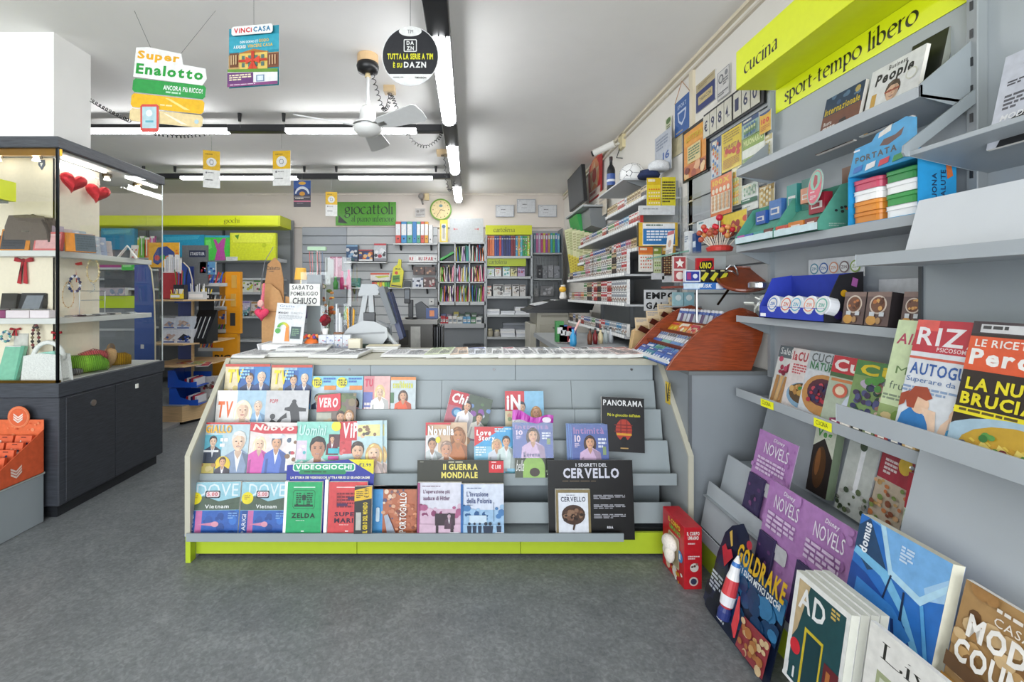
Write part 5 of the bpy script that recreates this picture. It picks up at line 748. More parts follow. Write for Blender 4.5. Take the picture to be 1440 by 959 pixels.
for m in [M()]:
    m.X=Matrix.Translation((-.035,-.03,0)); m.lathe([(.006,.04),(.022,.045),(.024,.075),(.018,.09,'2c3878'),(.024,.10,'d04048'),(.026,.14,'e8e8ee'),(.022,.20,'d04048'),(.017,.225,'eeeeee'),(.016,.25,'eeeeee'),(.012,.265,'3a78c0'),(.003,.29,'eeeeee')],14,'2c3878'); m.obj('rocket_body',PLAST,rk)
    for s in (-1,1): M().prism([(s*.02,.06),(s*.045,.03),(s*.045,.10),(s*.022,.17)],'y',-.034,-.028,'d04048').obj('rocket_fin',PLAST,rk)
M().prism([(.02,-.0),(.19,-.0),(.19,.12),(.03,.135)],'y',-.03,-.029,'ffffff').obj('blister_bubble',FILM,rk)
M().prism([(-.19,.02),(-.10,.0),(-.10,.20),(-.18,.19)],'y',-.02,-.019,'ffffff').obj('blister_bubble',FILM,rk)
# red boxed set on the floor
rb=thing('red_box','red human body kit box with white cloth spilling out, on the floor beside the counter','box',(.975,2.105,0),(0,0,R(2)))
M().box(-.035,.045,-.105,.1,.0,.272,'c8202c').obj('box_body',PRINT,rb,bevel=.002)
c=Canvas(.2,.27,None,dz=.0004); run(c,[('t','IL CORPO',.3,.05,.55,.08,'f0e040','x'),('t','UMANO',.36,.15,.5,.08,'70c050','x'),('poly',RB(.3,.28,.82,.80,.04),'c8b898'),('poly',RB(.33,.31,.79,.77,.03),'a89878'),('e',.62,.88,.12,None,'f0e8e0'),('e',.3,.88,.1,None,'e8c8b0'),('blobs',.5,.8,.95,.98,7,['f0f0e8','3a3040','e0a030'],.03,.05,2)]); c.obj('side_print',PRINT,rb,loc=(-.0355,0,0),rot=(0,0,R(-90)))
c=Canvas(.08,.27,None,dz=.0004); run(c,[('t','IL CORPO',.15,.06,.7,.06,'f6f0e8','x'),('t','UMANO',.2,.13,.6,.06,'f6f0e8','x'),('l',.2,.24,.85,.28,1,'f0c8c8'),('l',.2,.45,.85,.52,2,'f0c8c8'),('e',.55,.64,.24,None,'e0d8d0'),('blobs',.4,.58,.7,.7,4,['5a3a30','a08070'],.06,.1,4),('e',.5,.86,.25,None,'d8c8c0'),('e',.5,.86,.17,None,'3a3c58')]); c.obj('front_print',PRINT,rb,loc=(.005,-.1056,0))
m=M(); m.ball((-.05,.0,.15),.03,.05,.035,14,8,'ece4da').ball((-.06,-.02,.11),.022,.03,.04,12,8,'e4dcd0').ball((-.045,.03,.10),.02,.03,.03,12,8,'f0e8e0'); m.obj('white_cloth',FABRIC,rb,smooth=True)
c=Canvas(.05,.05,None,dz=.0003); c.e(.5,.5,.5,None,'2a88c8',18); c.t('1',.38,.25,.24,.5,'f4f8fc','x'); c.obj('blue_disc',PRINT,rb,loc=(-.0365,-.07,.10),rot=(0,0,R(-90)))
# ================================================================ BACK WALL
sheet('wall_sign','green sign giocattoli al piano inferiore with a black corner triangle on the back wall','sign',472,284,557,317,7.17,'52a81c',[('nib','giocattoli',.15,.21,.8,.30,'14300c',.07),('nib','al piano inferiore',.26,.68,.70,.15,'14300c',.07),('poly',[(.04,.88),(.05,.56),(.2,.92)],'1c2a1c')],th=.012)
ck=thing('wall_clock','round wall clock with a green rim and beige face on the back wall','clock',P(620,295,7.17),(R(90),0,0))
M().lathe([(.16,0),(.172,.01),(.17,.03),(.15,.036),(.15,.011)],36,'6e9a3e').obj('rim',PLAST,ck,smooth=False); M().lathe([(.15,.012),(.15,.018)],36,'e6cf9a').obj('face',PRINT,ck)
m=M()
for k in range(12): a=R(30*k); m.box(.122*math.cos(a)-.006,.122*math.cos(a)+.006,.122*math.sin(a)-.008,.122*math.sin(a)+.008,.0185,.0195,'5a4a30')
m.obj('numerals',PRINT,ck,kind='stuff'); m=M(); m.X=Matrix.Rotation(R(-20),4,'Z'); m.box(0,.075,-.004,.004,.02,.023,'1c1c18'); m.X=Matrix.Rotation(R(-122),4,'Z'); m.box(0,.11,-.003,.003,.0235,.026,'1c1c18'); m.obj('hands',PLAST,ck); M().prism([(.03*math.cos(R(a)),.06+.022*math.sin(R(a))) for a in range(0,360,30)],'z',.0185,.0195,'7a9a9a').obj('dial_logo',PRINT,ck)
for i,(a,b,c_,d_) in enumerate(((697,288,723,305),(727,280,753,299),(757,288,783,305))): sheet('framed_certificate',['left','middle and highest','right'][i]+' of three pale framed certificates on the back wall','certificate',a,b,c_,d_,7.17,'b8bcc4',[('r',.04,.06,.96,.94,'e2e4e8'),('l',.3,.36,.7,.46,1,'6a6a70'),('l',.12,.12,.3,.18,1,'9a9aa0'),('l',.25,.62,.75,.68,1,'b0b0b8')],th=.015,edge='aaaaaa')
o=thing('alarm_sensor','small grey security camera hanging from a beige box on the back wall','camera',P(598,277,7.16)); M().box(-.01,.06,-.03,.02,-.05,.05,'cdb88c').obj('beige_box',PLAST,o); M().ball((-.06,-.06,.0),.045,.05,.05,12,8,'8a8480').cyl((-.05,-.06,-.05),(-.03,-.06,-.13),.02,.012,10,'7a7470').obj('camera_body',PLAST,o,smooth=True)
sheet('wall_notice','small grey notice under the security camera','notice',584,293,598,305,7.18,'d0ccc6',[('r',.05,.05,.95,.95,'c4c0bc'),('e',.25,.35,.14,None,'8a8480'),('l',.5,.15,.9,.5,3,'7a7470'),('l',.1,.65,.9,.9,2,'8a8480')])
# slat wall behind the counter
sw=thing('slat_wall','grey grooved slat wall panel behind the till','wall panel',(P(520,0,7.16)[0],7.16,0))
for (a,b,k) in ((425,487.4,'9ea3aa'),(488,615,'b3b5b6')):
    for i in range(17):
        x0,_,z1=P(a,320+12.35*i,7.15); x1,_,z0=P(b,320+12.35*(i+1)-1.1,7.15)
        if z0<.1: break
        m=M(); m.X=Matrix.Translation(-sw.location); m.box(x0,x1,7.15,7.165,z0,z1,k).obj('slat',STEEL,sw)
m=M(); m.X=Matrix.Translation(-sw.location); m.box(P(425,0,7.15)[0],P(615,0,7.15)[0],7.166,7.185,.1,P(0,319,7.15)[2],'6c7074').obj('backing',STEEL,sw)
def bshelf(label,px0,px1,py,Y=7.0,br=(.15,.85),col='c4c6c6',name='wall_shelf'):
    x0,_,z=P(px0,py,Y); x1=P(px1,py,Y)[0]; r=thing(name,label,'shelf',((x0+x1)/2,Y,z)); w=(x1-x0)/2
    M().box(-w,w,0,.145,-.022,0,col).obj('board',STEEL,r,bevel=.001)
    for u in br: M().prism([(.03,-.022),(.145,-.022),(.145,-.10),(.12,-.10)],'x',-w+2*w*u-.012,-w+2*w*u+.012,'3a3a3c').obj('bracket',PLAST,r)
    return r
bshelf('grey wall shelf carrying the ring binders on the slat wall',553,615,342); bshelf('grey wall shelf with three boxed toys on the slat wall',483,543,368); bshelf('short grey wall shelf carrying the long red and white strip',573,614,370); bshelf('long lowest grey wall shelf on the slat wall behind the till',483,613,404,br=(.1,.5,.9))
for i,(a,b,k,f) in enumerate([(556,563.5,'d8483c',0),(564,571.7,'3a90cc',0),(572.2,579.7,'4aa488',0),(580,585.7,'2a80c4',1),(586,591,'4aa488',0),(591.4,596.6,'d0503c',0),(597,602,'e0a028',0),(602.5,608,'e8e8e8',1)]):
    r=sheet('ring_binder',['red and white ring binder, leftmost in the row','light blue and white ring binder','wider green and white ring binder','solid blue ring binder','narrow green and white ring binder','narrow red and white ring binder','orange and white ring binder','plain white ring binder, rightmost in the row'][i]+' on the top wall shelf','binder',a,311.5 if k!='e8e8e8' else 316,b,341.6,7.01,k,([] if f else [('r',.06,.12,.94,.64,'eef0f2')])+[('r',.0,.0,.05,1,'22262a'),('e',.5,.80,.16,None,'14181c',10)],group='ring binders',th=.12,edge=k)
for i,(a,b,c_,d_,bg,nm) in enumerate([(487,344.5,503,366.5,'3a5a80','blue boxed toy with a vehicle picture, left on the toy shelf'),(504.5,351,524,367,'4a3a5a','dark boxed toy with an orange picture, middle of the toy shelf'),(526,342.5,543,367,'c8ccd0','tall white and red boxed toy, right on the toy shelf')]):
    sheet('toy_box',nm,'box',a,b,c_,d_,7.01,bg,[('blobs',.1,.3,.9,.8,12,[['8ab0d0','e0e0e0','2a3a50'],['e07830','f0c080','3060a0'],['e8e8ec','b03040','3a3a40','f4f4f4']][i],.08,.18,i+1),('r',0,.85,1,1,['2a3a50','e8e8e8','8a8a90'][i]),('r',0,0,1,.1,['8ab0d0','b04040','d04048'][i])],th=.10,edge='8a8a90')
sheet('price_strip','long white strip with red block letters on the short wall shelf','strip',575,359,615,368.5,7.01,'eceae8',[('t','RE',.02,.25,.14,.5,'c83040','x'),('t','BU',.34,.25,.14,.5,'8a3a48','x'),('t','SPAR',.52,.22,.34,.55,'c83040','x'),('e',.93,.5,.03,None,'8a8a8a',8)],th=.05)
for i,(a,b,c_,d_) in enumerate([(581,375,596,386.5),(597,375,612,386.5),(580,390.5,595,404),(596,390,612,404)]): sheet('hanging_pack',['brown photo pack hanging left in the upper row','brown photo pack hanging right in the upper row','white and dark blue photo pack left in the lower row','brown and red photo pack right in the lower row'][i]+' under the red-lettered strip','packet',a,b,c_,d_,7.03,['4a3228','4a3028','d0d4dc','5a3430'][i],[('blobs',.05,.1,.95,.9,12,[['c89878','6a4030','2c2020'],['c89878','6a4030','2c2020'],['3a4a70','f0f0f4','2c3048'],['b07858','a03038','e0d0c8']][i],.07,.14,i)],th=.03,edge='30282a')
for a,b,c_,d_,bg,nm,ops in ((493,391,506,404,'3f8a7c','small teal box left on the lowest wall shelf',[('l',.1,.6,.9,.9,2,'a0c8c0')]),(484,400,500,404,'c84858','flat red packet at the left end of the lowest wall shelf',[]),(521,384,549,394.5,'eeeae4','white counter card with an orange-red title band above the highlighters',[('r',0,0,.95,.22,'e05838'),('poly',[(.2,.4),(.9,.3),(.95,.5),(.4,.7)],'c8d048')]),(568,395,577,404,'2c3438','small dark box beside the yellow bag',[])): sheet('small_box',nm,'box',a,b,c_,d_,7.02,bg,ops,th=.06,edge=bg)
for i,k in enumerate(['d83a30','e8702c','e8e024','f0a020','d8e82c','58b82c','2c9a3c']): sheet('highlighter','%s highlighter in the row on the lowest wall shelf'%['red','orange','yellow','amber','lime','light green','dark green'][i],'pen',523+i*3.6,394.6,526.2+i*3.6,404,7.0,k,[('r',0,0,1,.25,'2a2a2a')],group='highlighters on the lowest wall shelf',th=.03,edge=k)
yb=thing('yellow_display','tall yellow tapered cardboard display leaning on the lowest wall shelf','display',(P(557,404,6.98)[0],6.98,P(557,404,6.98)[2]),(0,R(6),0)); c=Canvas(.19,.44,None,dz=.0004); c.clip=False; yo=[(0,1),(.95,1),(.98,.42),(.72,.28),(.68,.02),(.46,.0),(.42,.2),(.12,.32)]; c.poly(yo,'e4dc18'); run(c,[('t','DUREX'[:0] or 'BIG',.3,.33,.4,.06,'2a2a1a','x'),('e',.4,.5,.14,None,'d84828'),('poly',[(.12,.6),(.7,.56),(.75,.8),(.15,.85)],'5aa82c'),('l',.2,.62,.66,.78,3,'1c3a14'),('r',.1,.93,.9,.97,'3a3420')]); c.prism([((u-.5)*.19,(1-v)*.44) for u,v in yo],'y',.0004,.05,'d0c814'); c.obj('display_card',PRINT,yb)
o=M().box(-.04,.04,-.02,.0,-.05,.05,'d8d8d4').box(-.012,.012,-.0215,-.02,-.01,.01,'444444').obj('wall_socket',PLAST,loc=P(607,424,7.14),bevel=.003); tag(o,'small white wall socket on the slat wall left of the pigeonhole unit','socket')
# pigeonhole unit
PY=6.72
ph=thing('pigeonhole_unit','grey pigeonhole unit with nine compartments of folders, under the clock','cabinet',(P(649,0,PY)[0],PY,0))
def PH(a,b,c_,d_,col,nm,dep=.35,y0=0,o=ph,Y=PY): x0,_,z1=P(a,b,Y); x1,_,z0=P(c_,d_,Y); m=M(); m.X=Matrix.Translation(-o.location); return m.box(x0,x1,Y+y0,Y+dep,z0,z1,col).obj(nm,STEEL,o)
for a,b in ((616,618),(639,640.6),(659.4,661),(681.2,683.2)): PH(a,341,b,(429 if 630<a<670 else 536),'b4b6b6','upright')
for a,b in ((340.5,342.5),(367.5,369.3),(396.3,398),(424.2,429)): PH(616,a,683,b,'b8baba','board')
PH(616,455,683,461,'a8aaac','board'); PH(618,461,681.5,537,'7c8084','drawer_front',y0=.05); PH(618,430,681.5,455,'8c9094','back_panel',y0=.33); PH(618,342,681.5,424,'85898c','back_panel',y0=.34)
fc=['c85a80','e8e4dc','7ab04c','4a7ab8','d8c04c','e4e0e8','3c3c44','8a6aa8','e8a0b0','5aa89a','d87840','f0ece0','b8c8e0','4a8a5a','a83c48','ddd8a0']
fn=['raspberry','off-white','leaf green','blue','yellow','lavender white','charcoal','purple','pink','turquoise','orange','cream','pale blue','dark green','crimson','pale olive']
for rr in range(3):
    for q in range(3):
        x0p=[618.6,641.2,661.6][q]; zb_=[367.3,396,424][rr]; n=11 if q or rr else 0
        for k in range(n):
            a=x0p+.4+k*1.72; hh=rnd.uniform(18,23.5); kk=rnd.randrange(16); lean=rnd.uniform(-7,7)
            x,_,z=P(a,zb_,PY+.04); o=M().box(0,.012,0,.24,0,hh*PY/640,fc[kk]).obj('folder',PAPER,loc=(x,PY+.04,z+.002),rot=(0,R(lean),0))
            tag(o,'thin %s folder in the %s %s compartment of the pigeonhole unit'%(fn[kk],['top','middle','bottom'][rr],['left','centre','right'][q]),'folder','folders in the %s %s pigeonhole'%(['top','middle','bottom'][rr],['left','centre','right'][q]))
m=M().box(-.11,.11,0,.2,0,.028,'2f9a3c').obj('green_folder',PLAST,loc=P(629,361,PY+.03),rot=(0,R(-30),0)); tag(m,'green ring folder lying aslant in the top left pigeonhole','folder')
m=thing('white_board','white glossy board with a red printed mark standing on the pigeonhole unit','board',P(656,340.3,6.78)); run(Canvas(.50,.35,'c4c8ca',dz=.0004),[('r',.12,.44,.24,.46,'d04040'),('poly',[(.12,.40),(.17,.45),(.12,.5)],'d04040'),('r',.74,.44,.86,.46,'d04040'),('poly',[(.86,.40),(.81,.45),(.86,.5)],'d04040'),('e',.93,.9,.015,None,'999999',6)]).box(-.25,.25,.0004,.02,0,.35,'b8bcbe').obj('board',PRINT,m)
th_=sheet('thermometer_box','yellow boxed thermometer standing under the clock','box',618.5,309,629.5,340.5,6.74,'e8d048',[('poly',RB(.2,.18,.8,.95,.04),'e8e4d0'),('poly',RB(.35,.26,.65,.85,.03),'b8b4a8'),('e',.5,.3,.24,.08,'4a6a90')],th=.05,edge='d8c040')
SB=[('c83038','red'),('c83038','red'),('b82a34','dark red'),('e4e0dc','white'),('e8e4dc','white'),('d8dcd8','white'),('5a9ac8','blue'),('68a8d0','light blue'),('3a7a4c','green'),('e8e8e4','white')]
x=619.5
for i,(k,nm) in enumerate(SB):
    w_=[3.6,3.6,3.8,6,6.5,8,6,5,7.5,8][i]; sheet('ink_box','small %s box, number %s from the left on the open shelf below the pigeonholes'%(nm,['one','two','three','four','five','six','seven','eight','nine','ten'][i]) if 0 else 'small %s box, %s in the front row below the pigeonholes'%(nm,['first','second','third','fourth','fifth','sixth','seventh','eighth','ninth','last'][i]),'box',x,445+rnd.uniform(-1,1.5),x+w_-.5,454.8,PY+.03,k,[('r',.1,.4,.9,.8,'f0f0ec' if nm!='white' else '9aa4ac'),('l',.15,.48,.85,.7,2,'50545c')],th=.07,edge=k); x+=w_
for i,(a,h,k,nm) in enumerate([(620,10,'6a7ca8','blue-grey'),(628,9,'9a8aa0','mauve'),(638,14,'c8b84a','mustard'),(646,9,'3f5a48','dark green'),(654,13,'355c40','bottle green'),(663,12,'4a6a50','mossy green'),(672,8,'2c3838','black')]): sheet('ink_bottle',nm+' bottle box in the back row below the pigeonholes','box',a,447-h*.6,a+7,454.8,PY+.14,k,[('r',.1,.2,.9,.35,'c8ccc8')],th=.06,edge=k)
pr=thing('printer','black printer under the pigeonhole unit, just showing over the counter','printer',(P(666,0,6.6)[0],6.45,0)); M().box(-.15,.15,0,.3,.30,.56,'17181a').obj('printer_body',PLAST,pr,bevel=.01); M().box(-.12,.10,.02,.2,.56,.575,'2c2e32').obj('paper_tray',PLAST,pr); M().box(-.2,.2,-.02,.32,0,.30,'6a6e72').obj('stand',STEEL,pr)
# cartoleria bookcase
CY=6.6
cu=thing('stationery_bookcase','grey bookcase with two lime yellow cartoleria headers on the back wall','bookcase',(P(716,0,CY)[0],CY,0))
def CU(a,b,c_,d_,col,nm,dep=.4,y0=0,m_=STEEL): x0,_,z1=P(a,b,CY); x1,_,z0=P(c_,d_,CY); m=M(); m.X=Matrix.Translation(-cu.location); return m.box(x0,x1,CY+y0,CY+dep,z0,z1,col).obj(nm,m_,cu)
CU(683.4,330,685,538,'9a9ea2','upright'); CU(746.5,330,749,538,'a4a8aa','upright'); CU(684,330,748,530,'7f8488','back_panel',.40,.38)
h1=CU(683,316.7,748,330,'c8cc14','header_board',.12,0,PLAST); h2=CU(685,362.6,740,374,'a8b814','second_header_board',.05,.03,PLAST)
for hh,a,b,c_,d_,y in ((h1,683,316.7,748,330,-.002),(h2,685,362.6,740,374,.028)):
    x0,_,z1=P(a,b,CY); x1,_,z0=P(c_,d_,CY); c=Canvas(x1-x0,z1-z0,None,dz=.0006); c.nib('cartoleria',.17 if hh==h1 else .05,.40,.46,.30,'3a4a0c',.06); c.obj('lettering',PRINT,hh,loc=((x0+x1)/2-cu.location.x,y,z0))
for py in (360,388.5,416.5,442.5,474): CU(684,py,748,py+3.2,'b4b7b8','shelf',.38)
CU(685,478,747,530,'85898c','lower_panel',.3,.1)
bk=['e8602c','f07a3c','f08850','38489a','2c3c88','c83c3c','3a4690','20285c','263070','2a3478','8a2434','7a2030','4aa0c8','d8a040','5abccc','3a9a50','4aac58','c8d848']
for i,k in enumerate(bk):
    a=685.5+i*3.3; sheet('notebook','%s notebook spine, %s in the row under the upper header'%(['bright orange','orange','pale orange','blue','dark blue','red','indigo','midnight blue','deep navy','navy','wine red','maroon','sky blue','ochre patterned','turquoise patterned','green','light green','lime patterned'][i],['1st','2nd','3rd','4th','5th','6th','7th','8th','9th','10th','11th','12th','13th','14th','15th','16th','17th','18th'][i]),'notebook',a,332,a+2.9,359.8,CY+.05,k,[('r',.1,.12,.9,.16,'e8e8e0')]+([('blobs',0,.2,1,.9,8,['e8e0a0','e05890','f4f4f0'],.2,.3,i)] if i>11 else []),th=.2,edge=k)
m=M().box(0,.026,0,.2,0,.29,'38a83c').obj('notebook',PAPER,loc=P(739.6,359.8,CY+.05),rot=(0,R(15),0)); tag(m,'bright green notebook leaning at the right end of the row','notebook')
def rowbox(spec,zb,Y,nm,cat,where,th=.08):
    for i,(a,b,top,bg,col,lb) in enumerate(spec): sheet(nm,lb+' '+where,cat,a,top,b,zb,Y,bg,[('blobs',.1,.2,.9,.8,9,col,.08,.17,i+3),('r',.05,.03,.95,.14,col[0])],th=th,edge=bg)
rowbox([(685,695,376.5,'e4e8e8',['8ab048','c8d8e0'],'white and green box'),(696,705,376.5,'e4e4e0',['c84a48','d8c890'],'white and red box'),(707,717,375.5,'e0ecec',['4aa8a0','e8d848'],'white and teal box'),(718,727,376,'d8d0a0',['5a5a40','a8a048'],'olive striped box'),(728,738,376,'c0a8c8',['6a4a80','a8384c'],'purple striped box')],388.3,CY+.05,'art_box','box','on the shelf under the lower header')
rowbox([(685,691,402,'f0e8dc',['d85a30','303030'],'narrow white and orange pack'),(693.5,708,400,'dcdcd8',['6a6460','3a3a38','b0a8a0'],'wide grey photo box'),(709.5,719,400.5,'dcd8d4',['8a8480','c8a040'],'grey photo box, second'),(720.5,730,400,'e0dcd8',['504c48','c8b8a8'],'grey photo box, third'),(731,739,400.5,'d8d4d0',['6a5a50','9a948c'],'grey photo box, rightmost')],416.3,CY+.05,'photo_box','box','on the middle shelf of the bookcase')
sheet('price_card','small white price card in front of the grey photo boxes','card',707,411,718,416.3,CY+.02,'eeeeec',[('l',.1,.3,.9,.7,2,'90949a')])
def pile(lb,px0,px1,pt,pb,Y,n,dep=.21,cols=('e8eaee','dfe2e8','f2f2f2'),cat='paper',nm='paper_stack'):
    x0,_,z1=P(px0,pt,Y); x1,_,z0=P(px1,pb,Y); r=thing(nm,lb,cat,((x0+x1)/2,Y,z0)); w=(x1-x0)/2; h=(z1-z0)/n
    for i in range(n): e=rnd.uniform(-.006,.006); M().box(-w+e,w+e,0,dep,i*h,(i+.92)*h,cols[i%len(cols)]).obj('ream',PAPER,r)
    return r
pile('stack of white paper, left on the shelf above the lowest',685,703,434.5,442.4,CY+.04,3); pile('low stack of white paper, middle of the shelf above the lowest',704.5,724,437,442.4,CY+.04,2); pile('taller stack of white paper, right on the shelf above the lowest',725,745,431.5,442.4,CY+.04,4)
pile('white paper stack, left on the lowest bookcase shelf',704,724,462.5,473.8,CY+.04,4); pile('white paper stack, right on the lowest bookcase shelf',726,745,464,473.8,CY+.04,4); pile('wide grey pile behind the paper stacks on the lowest shelf',707,744,453.5,473.6,CY+.26,5,.1,('b8bcc4','a8acb4'))
for i,(a,k,h_) in enumerate([(685,'b8b098',11),(695,'a8a49c',9)]):
    x,_,z=P(a+4,473.8,CY+.1); r=thing('storage_jar',['yellowish jar, left on the lowest bookcase shelf','greyish jar beside the yellowish one'][i],'jar',(x,CY+.1,z)); M().lathe([(.04,0),(.045,.02),(.045,h_*.008),(.03,h_*.0095)],12,k).obj('jar_body',PLAST,r,smooth=True); M().cyl((0,0,h_*.0095),(0,0,h_*.0095+.02),.034,None,12,'d8d0b0').obj('lid',PLAST,r)
# grid rack to the right
gk=thing('grid_rack','grey wire grid rack with a shelf of pastel books right of the bookcase','rack',(P(770,0,6.7)[0],6.7,0))
def GK(a,b,c_,d_,col,nm,dep=.2,y0=0,m_=STEEL): x0,_,z1=P(a,b,6.7); x1,_,z0=P(c_,d_,6.7); m=M(); m.X=Matrix.Translation(-gk.location); return m.box(x0,x1,6.7+y0,6.7+dep,z0,z1,col).obj(nm,m_,gk)
GK(749.5,320,791,440,'9a9c9e','backing',.38,.36); GK(749.5,355.5,791,357.5,'a0a2a4','shelf',.3); GK(750,391.5,791,394,'8c9092','shelf',.3); GK(790,321,791.5,440,'6a6e70','post',.3)
m=M(); 
for i in range(11): xx=P(751+i*3.9,0,6.7)[0]-gk.location.x; m.box(xx-.003,xx+.003,.2,.206,P(0,418,6.7)[2],P(0,358,6.7)[2],'8a8e90')
for i in range(12): zz=P(0,360+i*5,6.7)[2]; m.box(P(751,0,6.7)[0]-gk.location.x,P(790,0,6.7)[0]-gk.location.x,.2,.206,zz-.003,zz+.003,'8a8e90')
m.obj('wire_grid',METAL,gk,kind='stuff')
for i,(k,nm) in enumerate([('6a8aa0','grey-blue'),('c868a0','pink'),('b8a0c0','lilac'),('b83c78','magenta'),('c8b040','mustard'),('a8489a','violet'),('b88a50','tan'),('3aa0b0','teal'),('58b058','green'),('4a7ab8','blue'),('60b0c8','light blue')]):
    a=750.5+i*3.35; sheet('school_diary',nm+' school diary in the row on the grid rack shelf','book',a,327.5+rnd.uniform(0,1.5),a+3,355.3,6.75,k,[('r',.2,.1,.8,.3,'d8d8e0')],th=.16,edge=k)
for i,(a,b,c_,d_,k,nm) in enumerate([(756,373,762,391,'22242a','narrow black box'),(763,374,770,391,'8a8c90','grey pad'),(771,373,778,390,'a8a8ac','grey leaflet holder'),(779,374,788,391,'9c9ea4','grey leaflet pack'),(751,405,757,417,'a0a0a0','small grey card'),(760,402,778,416,'8a8a8c','grey photo print')]): sheet('hanging_item',nm+' hanging on the wire grid rack','packet',a,b,c_,d_,6.86,k,[('blobs',.1,.2,.9,.8,7,['c8c8cc','6a6c70'],.08,.15,i)],th=.02,edge=k)
# photocopier
cp=thing('photocopier','beige office photocopier with a black lid, right of the bookcase','photocopier',(P(790,0,5.1)[0],5.1,0))
def CP(a,b,c_,d_,col,nm,dep=.6,y0=0,bv=.006): x0,_,z1=P(a,b,5.1); x1,_,z0=P(c_,d_,5.1); m=M(); m.X=Matrix.Translation(-cp.location); return m.box(x0,x1,5.1+y0,5.1+dep,max(z0,0),z1,col).obj(nm,PLAST,cp,bevel=bv)
CP(755,437.5,800,576,'a9a596','body'); CP(759,456,800,570,'a19d8e','front_door',.61,-.01); CP(746,456,755,576,'b4b1a4','side_unit',.5,.05,.004); k=CP(777,459.5,787,462,'6a685e','door_handle',.62,-.025,.001); CP(761,443,798,446,'8a8678','tray_slot',.61,-.006,.001); CP(760,468,762,474,'6a685e','latch',.62,-.02,.001)
m=M(); m.prism([(-.36,1.12),(.34,1.12),(.36,1.18),(.2,1.24),(-.1,1.22),(-.30,1.15)],'y',0,.55,'17181a'); m.obj('lid',PLAST,cp,bevel=.004)
m=M(); m.prism([(-.40,1.09),(.3,1.09),(.3,1.12),(-.40,1.12)],'y',-.04,.55,'26282a'); m.obj('control_panel',PLAST,cp,bevel=.003); m=M(); m.prism([(-.3,1.175),(-.02,1.23),(.30,1.21),(.3,1.2),(-.02,1.215),(-.3,1.165)],'y',.02,.5,'c8cacc'); m.obj('paper_sheet',PAPER,cp)
r=thing('desk_lamp','small white lamp with a glowing yellow ball on the copier','lamp',(P(792,413,5.25)[0],5.25,P(792,413,5.25)[2]-.06)); M().lathe([(.04,0),(.045,.02),(.02,.12),(.03,.16)],14,'e8e4dc').obj('lamp_base',PLAST,r,smooth=True); M().ball((-.01,-.02,.11),.042,.035,.035,12,8,'f0b838').obj('yellow_ball',PLAST,r,smooth=True)
# hanging yellow carrier bags between copier and tobacco rack
for i in range(6):
    a=799+i*3.6; x,_,z=P(a,322+i*2.2,5.5); r=thing('hanging_bag','pale green and yellow flat bag, %s of the bundle hanging left of the tobacco rack'%['1st','2nd','3rd','4th','5th','6th'][i],'bag',(x,5.5-i*.07,z),(0,R(-10+i*3),R(-50)),'flat bags hanging left of the tobacco rack')
    c=Canvas(.12,.55,['d8d8a8','c8cc98','e0dcb0'][i%3],dz=.0005); c.l(.1,.05,.9,.45,7,'a8a878'); c.r(0,.55,1,1,'d8c850'); c.l(.1,.6,.9,.9,5,'b09a3a'); c.box(-.06,.06,.0005,.004,0,.55,'d8d8b0'); c.obj('bag_sheet',PRINT,r,loc=(0,0,-.55)); M().cyl((0,0,0),(0,.0,.03),.002,None,4,'777777').obj('hook',METAL,r)
# ================================================================ TOBACCO RACK on the right wall
tr=thing('tobacco_rack','long stepped grey shelf rack of cigarette packs on the right wall','shelving',(1.45,4.1,0))
def TR(): m=M(); m.X=Matrix.Translation(-tr.location); return m
for y in (3.22,4.1,5.0): TR().box(1.45,1.48,y,y+.03,.95,2.1,'8c9092').obj('upright',STEEL,tr)
TR().box(1.482,1.492,3.2,5.1,.95,2.05,'9a9ea0').obj('back_panel',STEEL,tr)
RK=[(1.24,1.98,3.2,4.15,'top'),(1.195,1.80,3.2,4.98,'second'),(1.19,1.615,3.2,5.0,'third'),(1.10,1.437,3.2,5.12,'fourth'),(1.10,1.222,3.2,5.08,'fifth'),(1.10,.992,3.2,5.08,'sixth')]
for xf,z,ya,yb,nm in RK:
    sfl=TR().prism([(xf,z-.012),(xf-.004,z+.016),(xf,z+.016),(xf+.006,z+.002),(1.48,z+.002),(1.48,z-.012)],'y',ya,yb,'b0b3b5').obj('shelf',STEEL,tr)
    m=TR(); y=ya+.02
    while y<yb-.05: m.box(xf-.006,xf-.0042,y,y+.042,z-.008,z+.014,'e8e8e6'); y+=.052
    m.obj('price_labels',PAPER,tr,kind='stuff')
PKC=[('f0f0ee','c83038','red and white'),('f0f0ee','2c58a0','blue and white'),('e8d8a8','8a6a28','gold'),('f4f4f2','9aa0a8','silver and white'),('d8e4ec','3a8ab8','light blue'),('c8302c','f0ece8','mostly red'),('28406c','d8d8dc','navy blue'),('f0ece0','3f8a4a','green and white'),('ece0c0','e07830','orange and cream'),('3a3438','c8b48a','black and gold'),('e8d4d8','b04870','pinkish'),('d8d4cc','5a4a40','brown and white')]
PKM=[]
for i,(a,b,nm) in enumerate(PKC):
    c=Canvas(.054,.088,a,dz=.0003); c.r(0,0,1,.42,b); c.r(.1,.08,.9,.2,a); c.blobs(.05,.48,.95,.72,6,['6a5048','c8a890','3a3438','a87868'],.08,.16,i); c.l(.08,.8,.92,.94,2,'2c2c30'); c.box(-.027,.027,.0003,.022,0,.088,a)
    o=c.obj('cigarette_pack',PRINT); PKM.append(o.data); bpy.data.objects.remove(o)
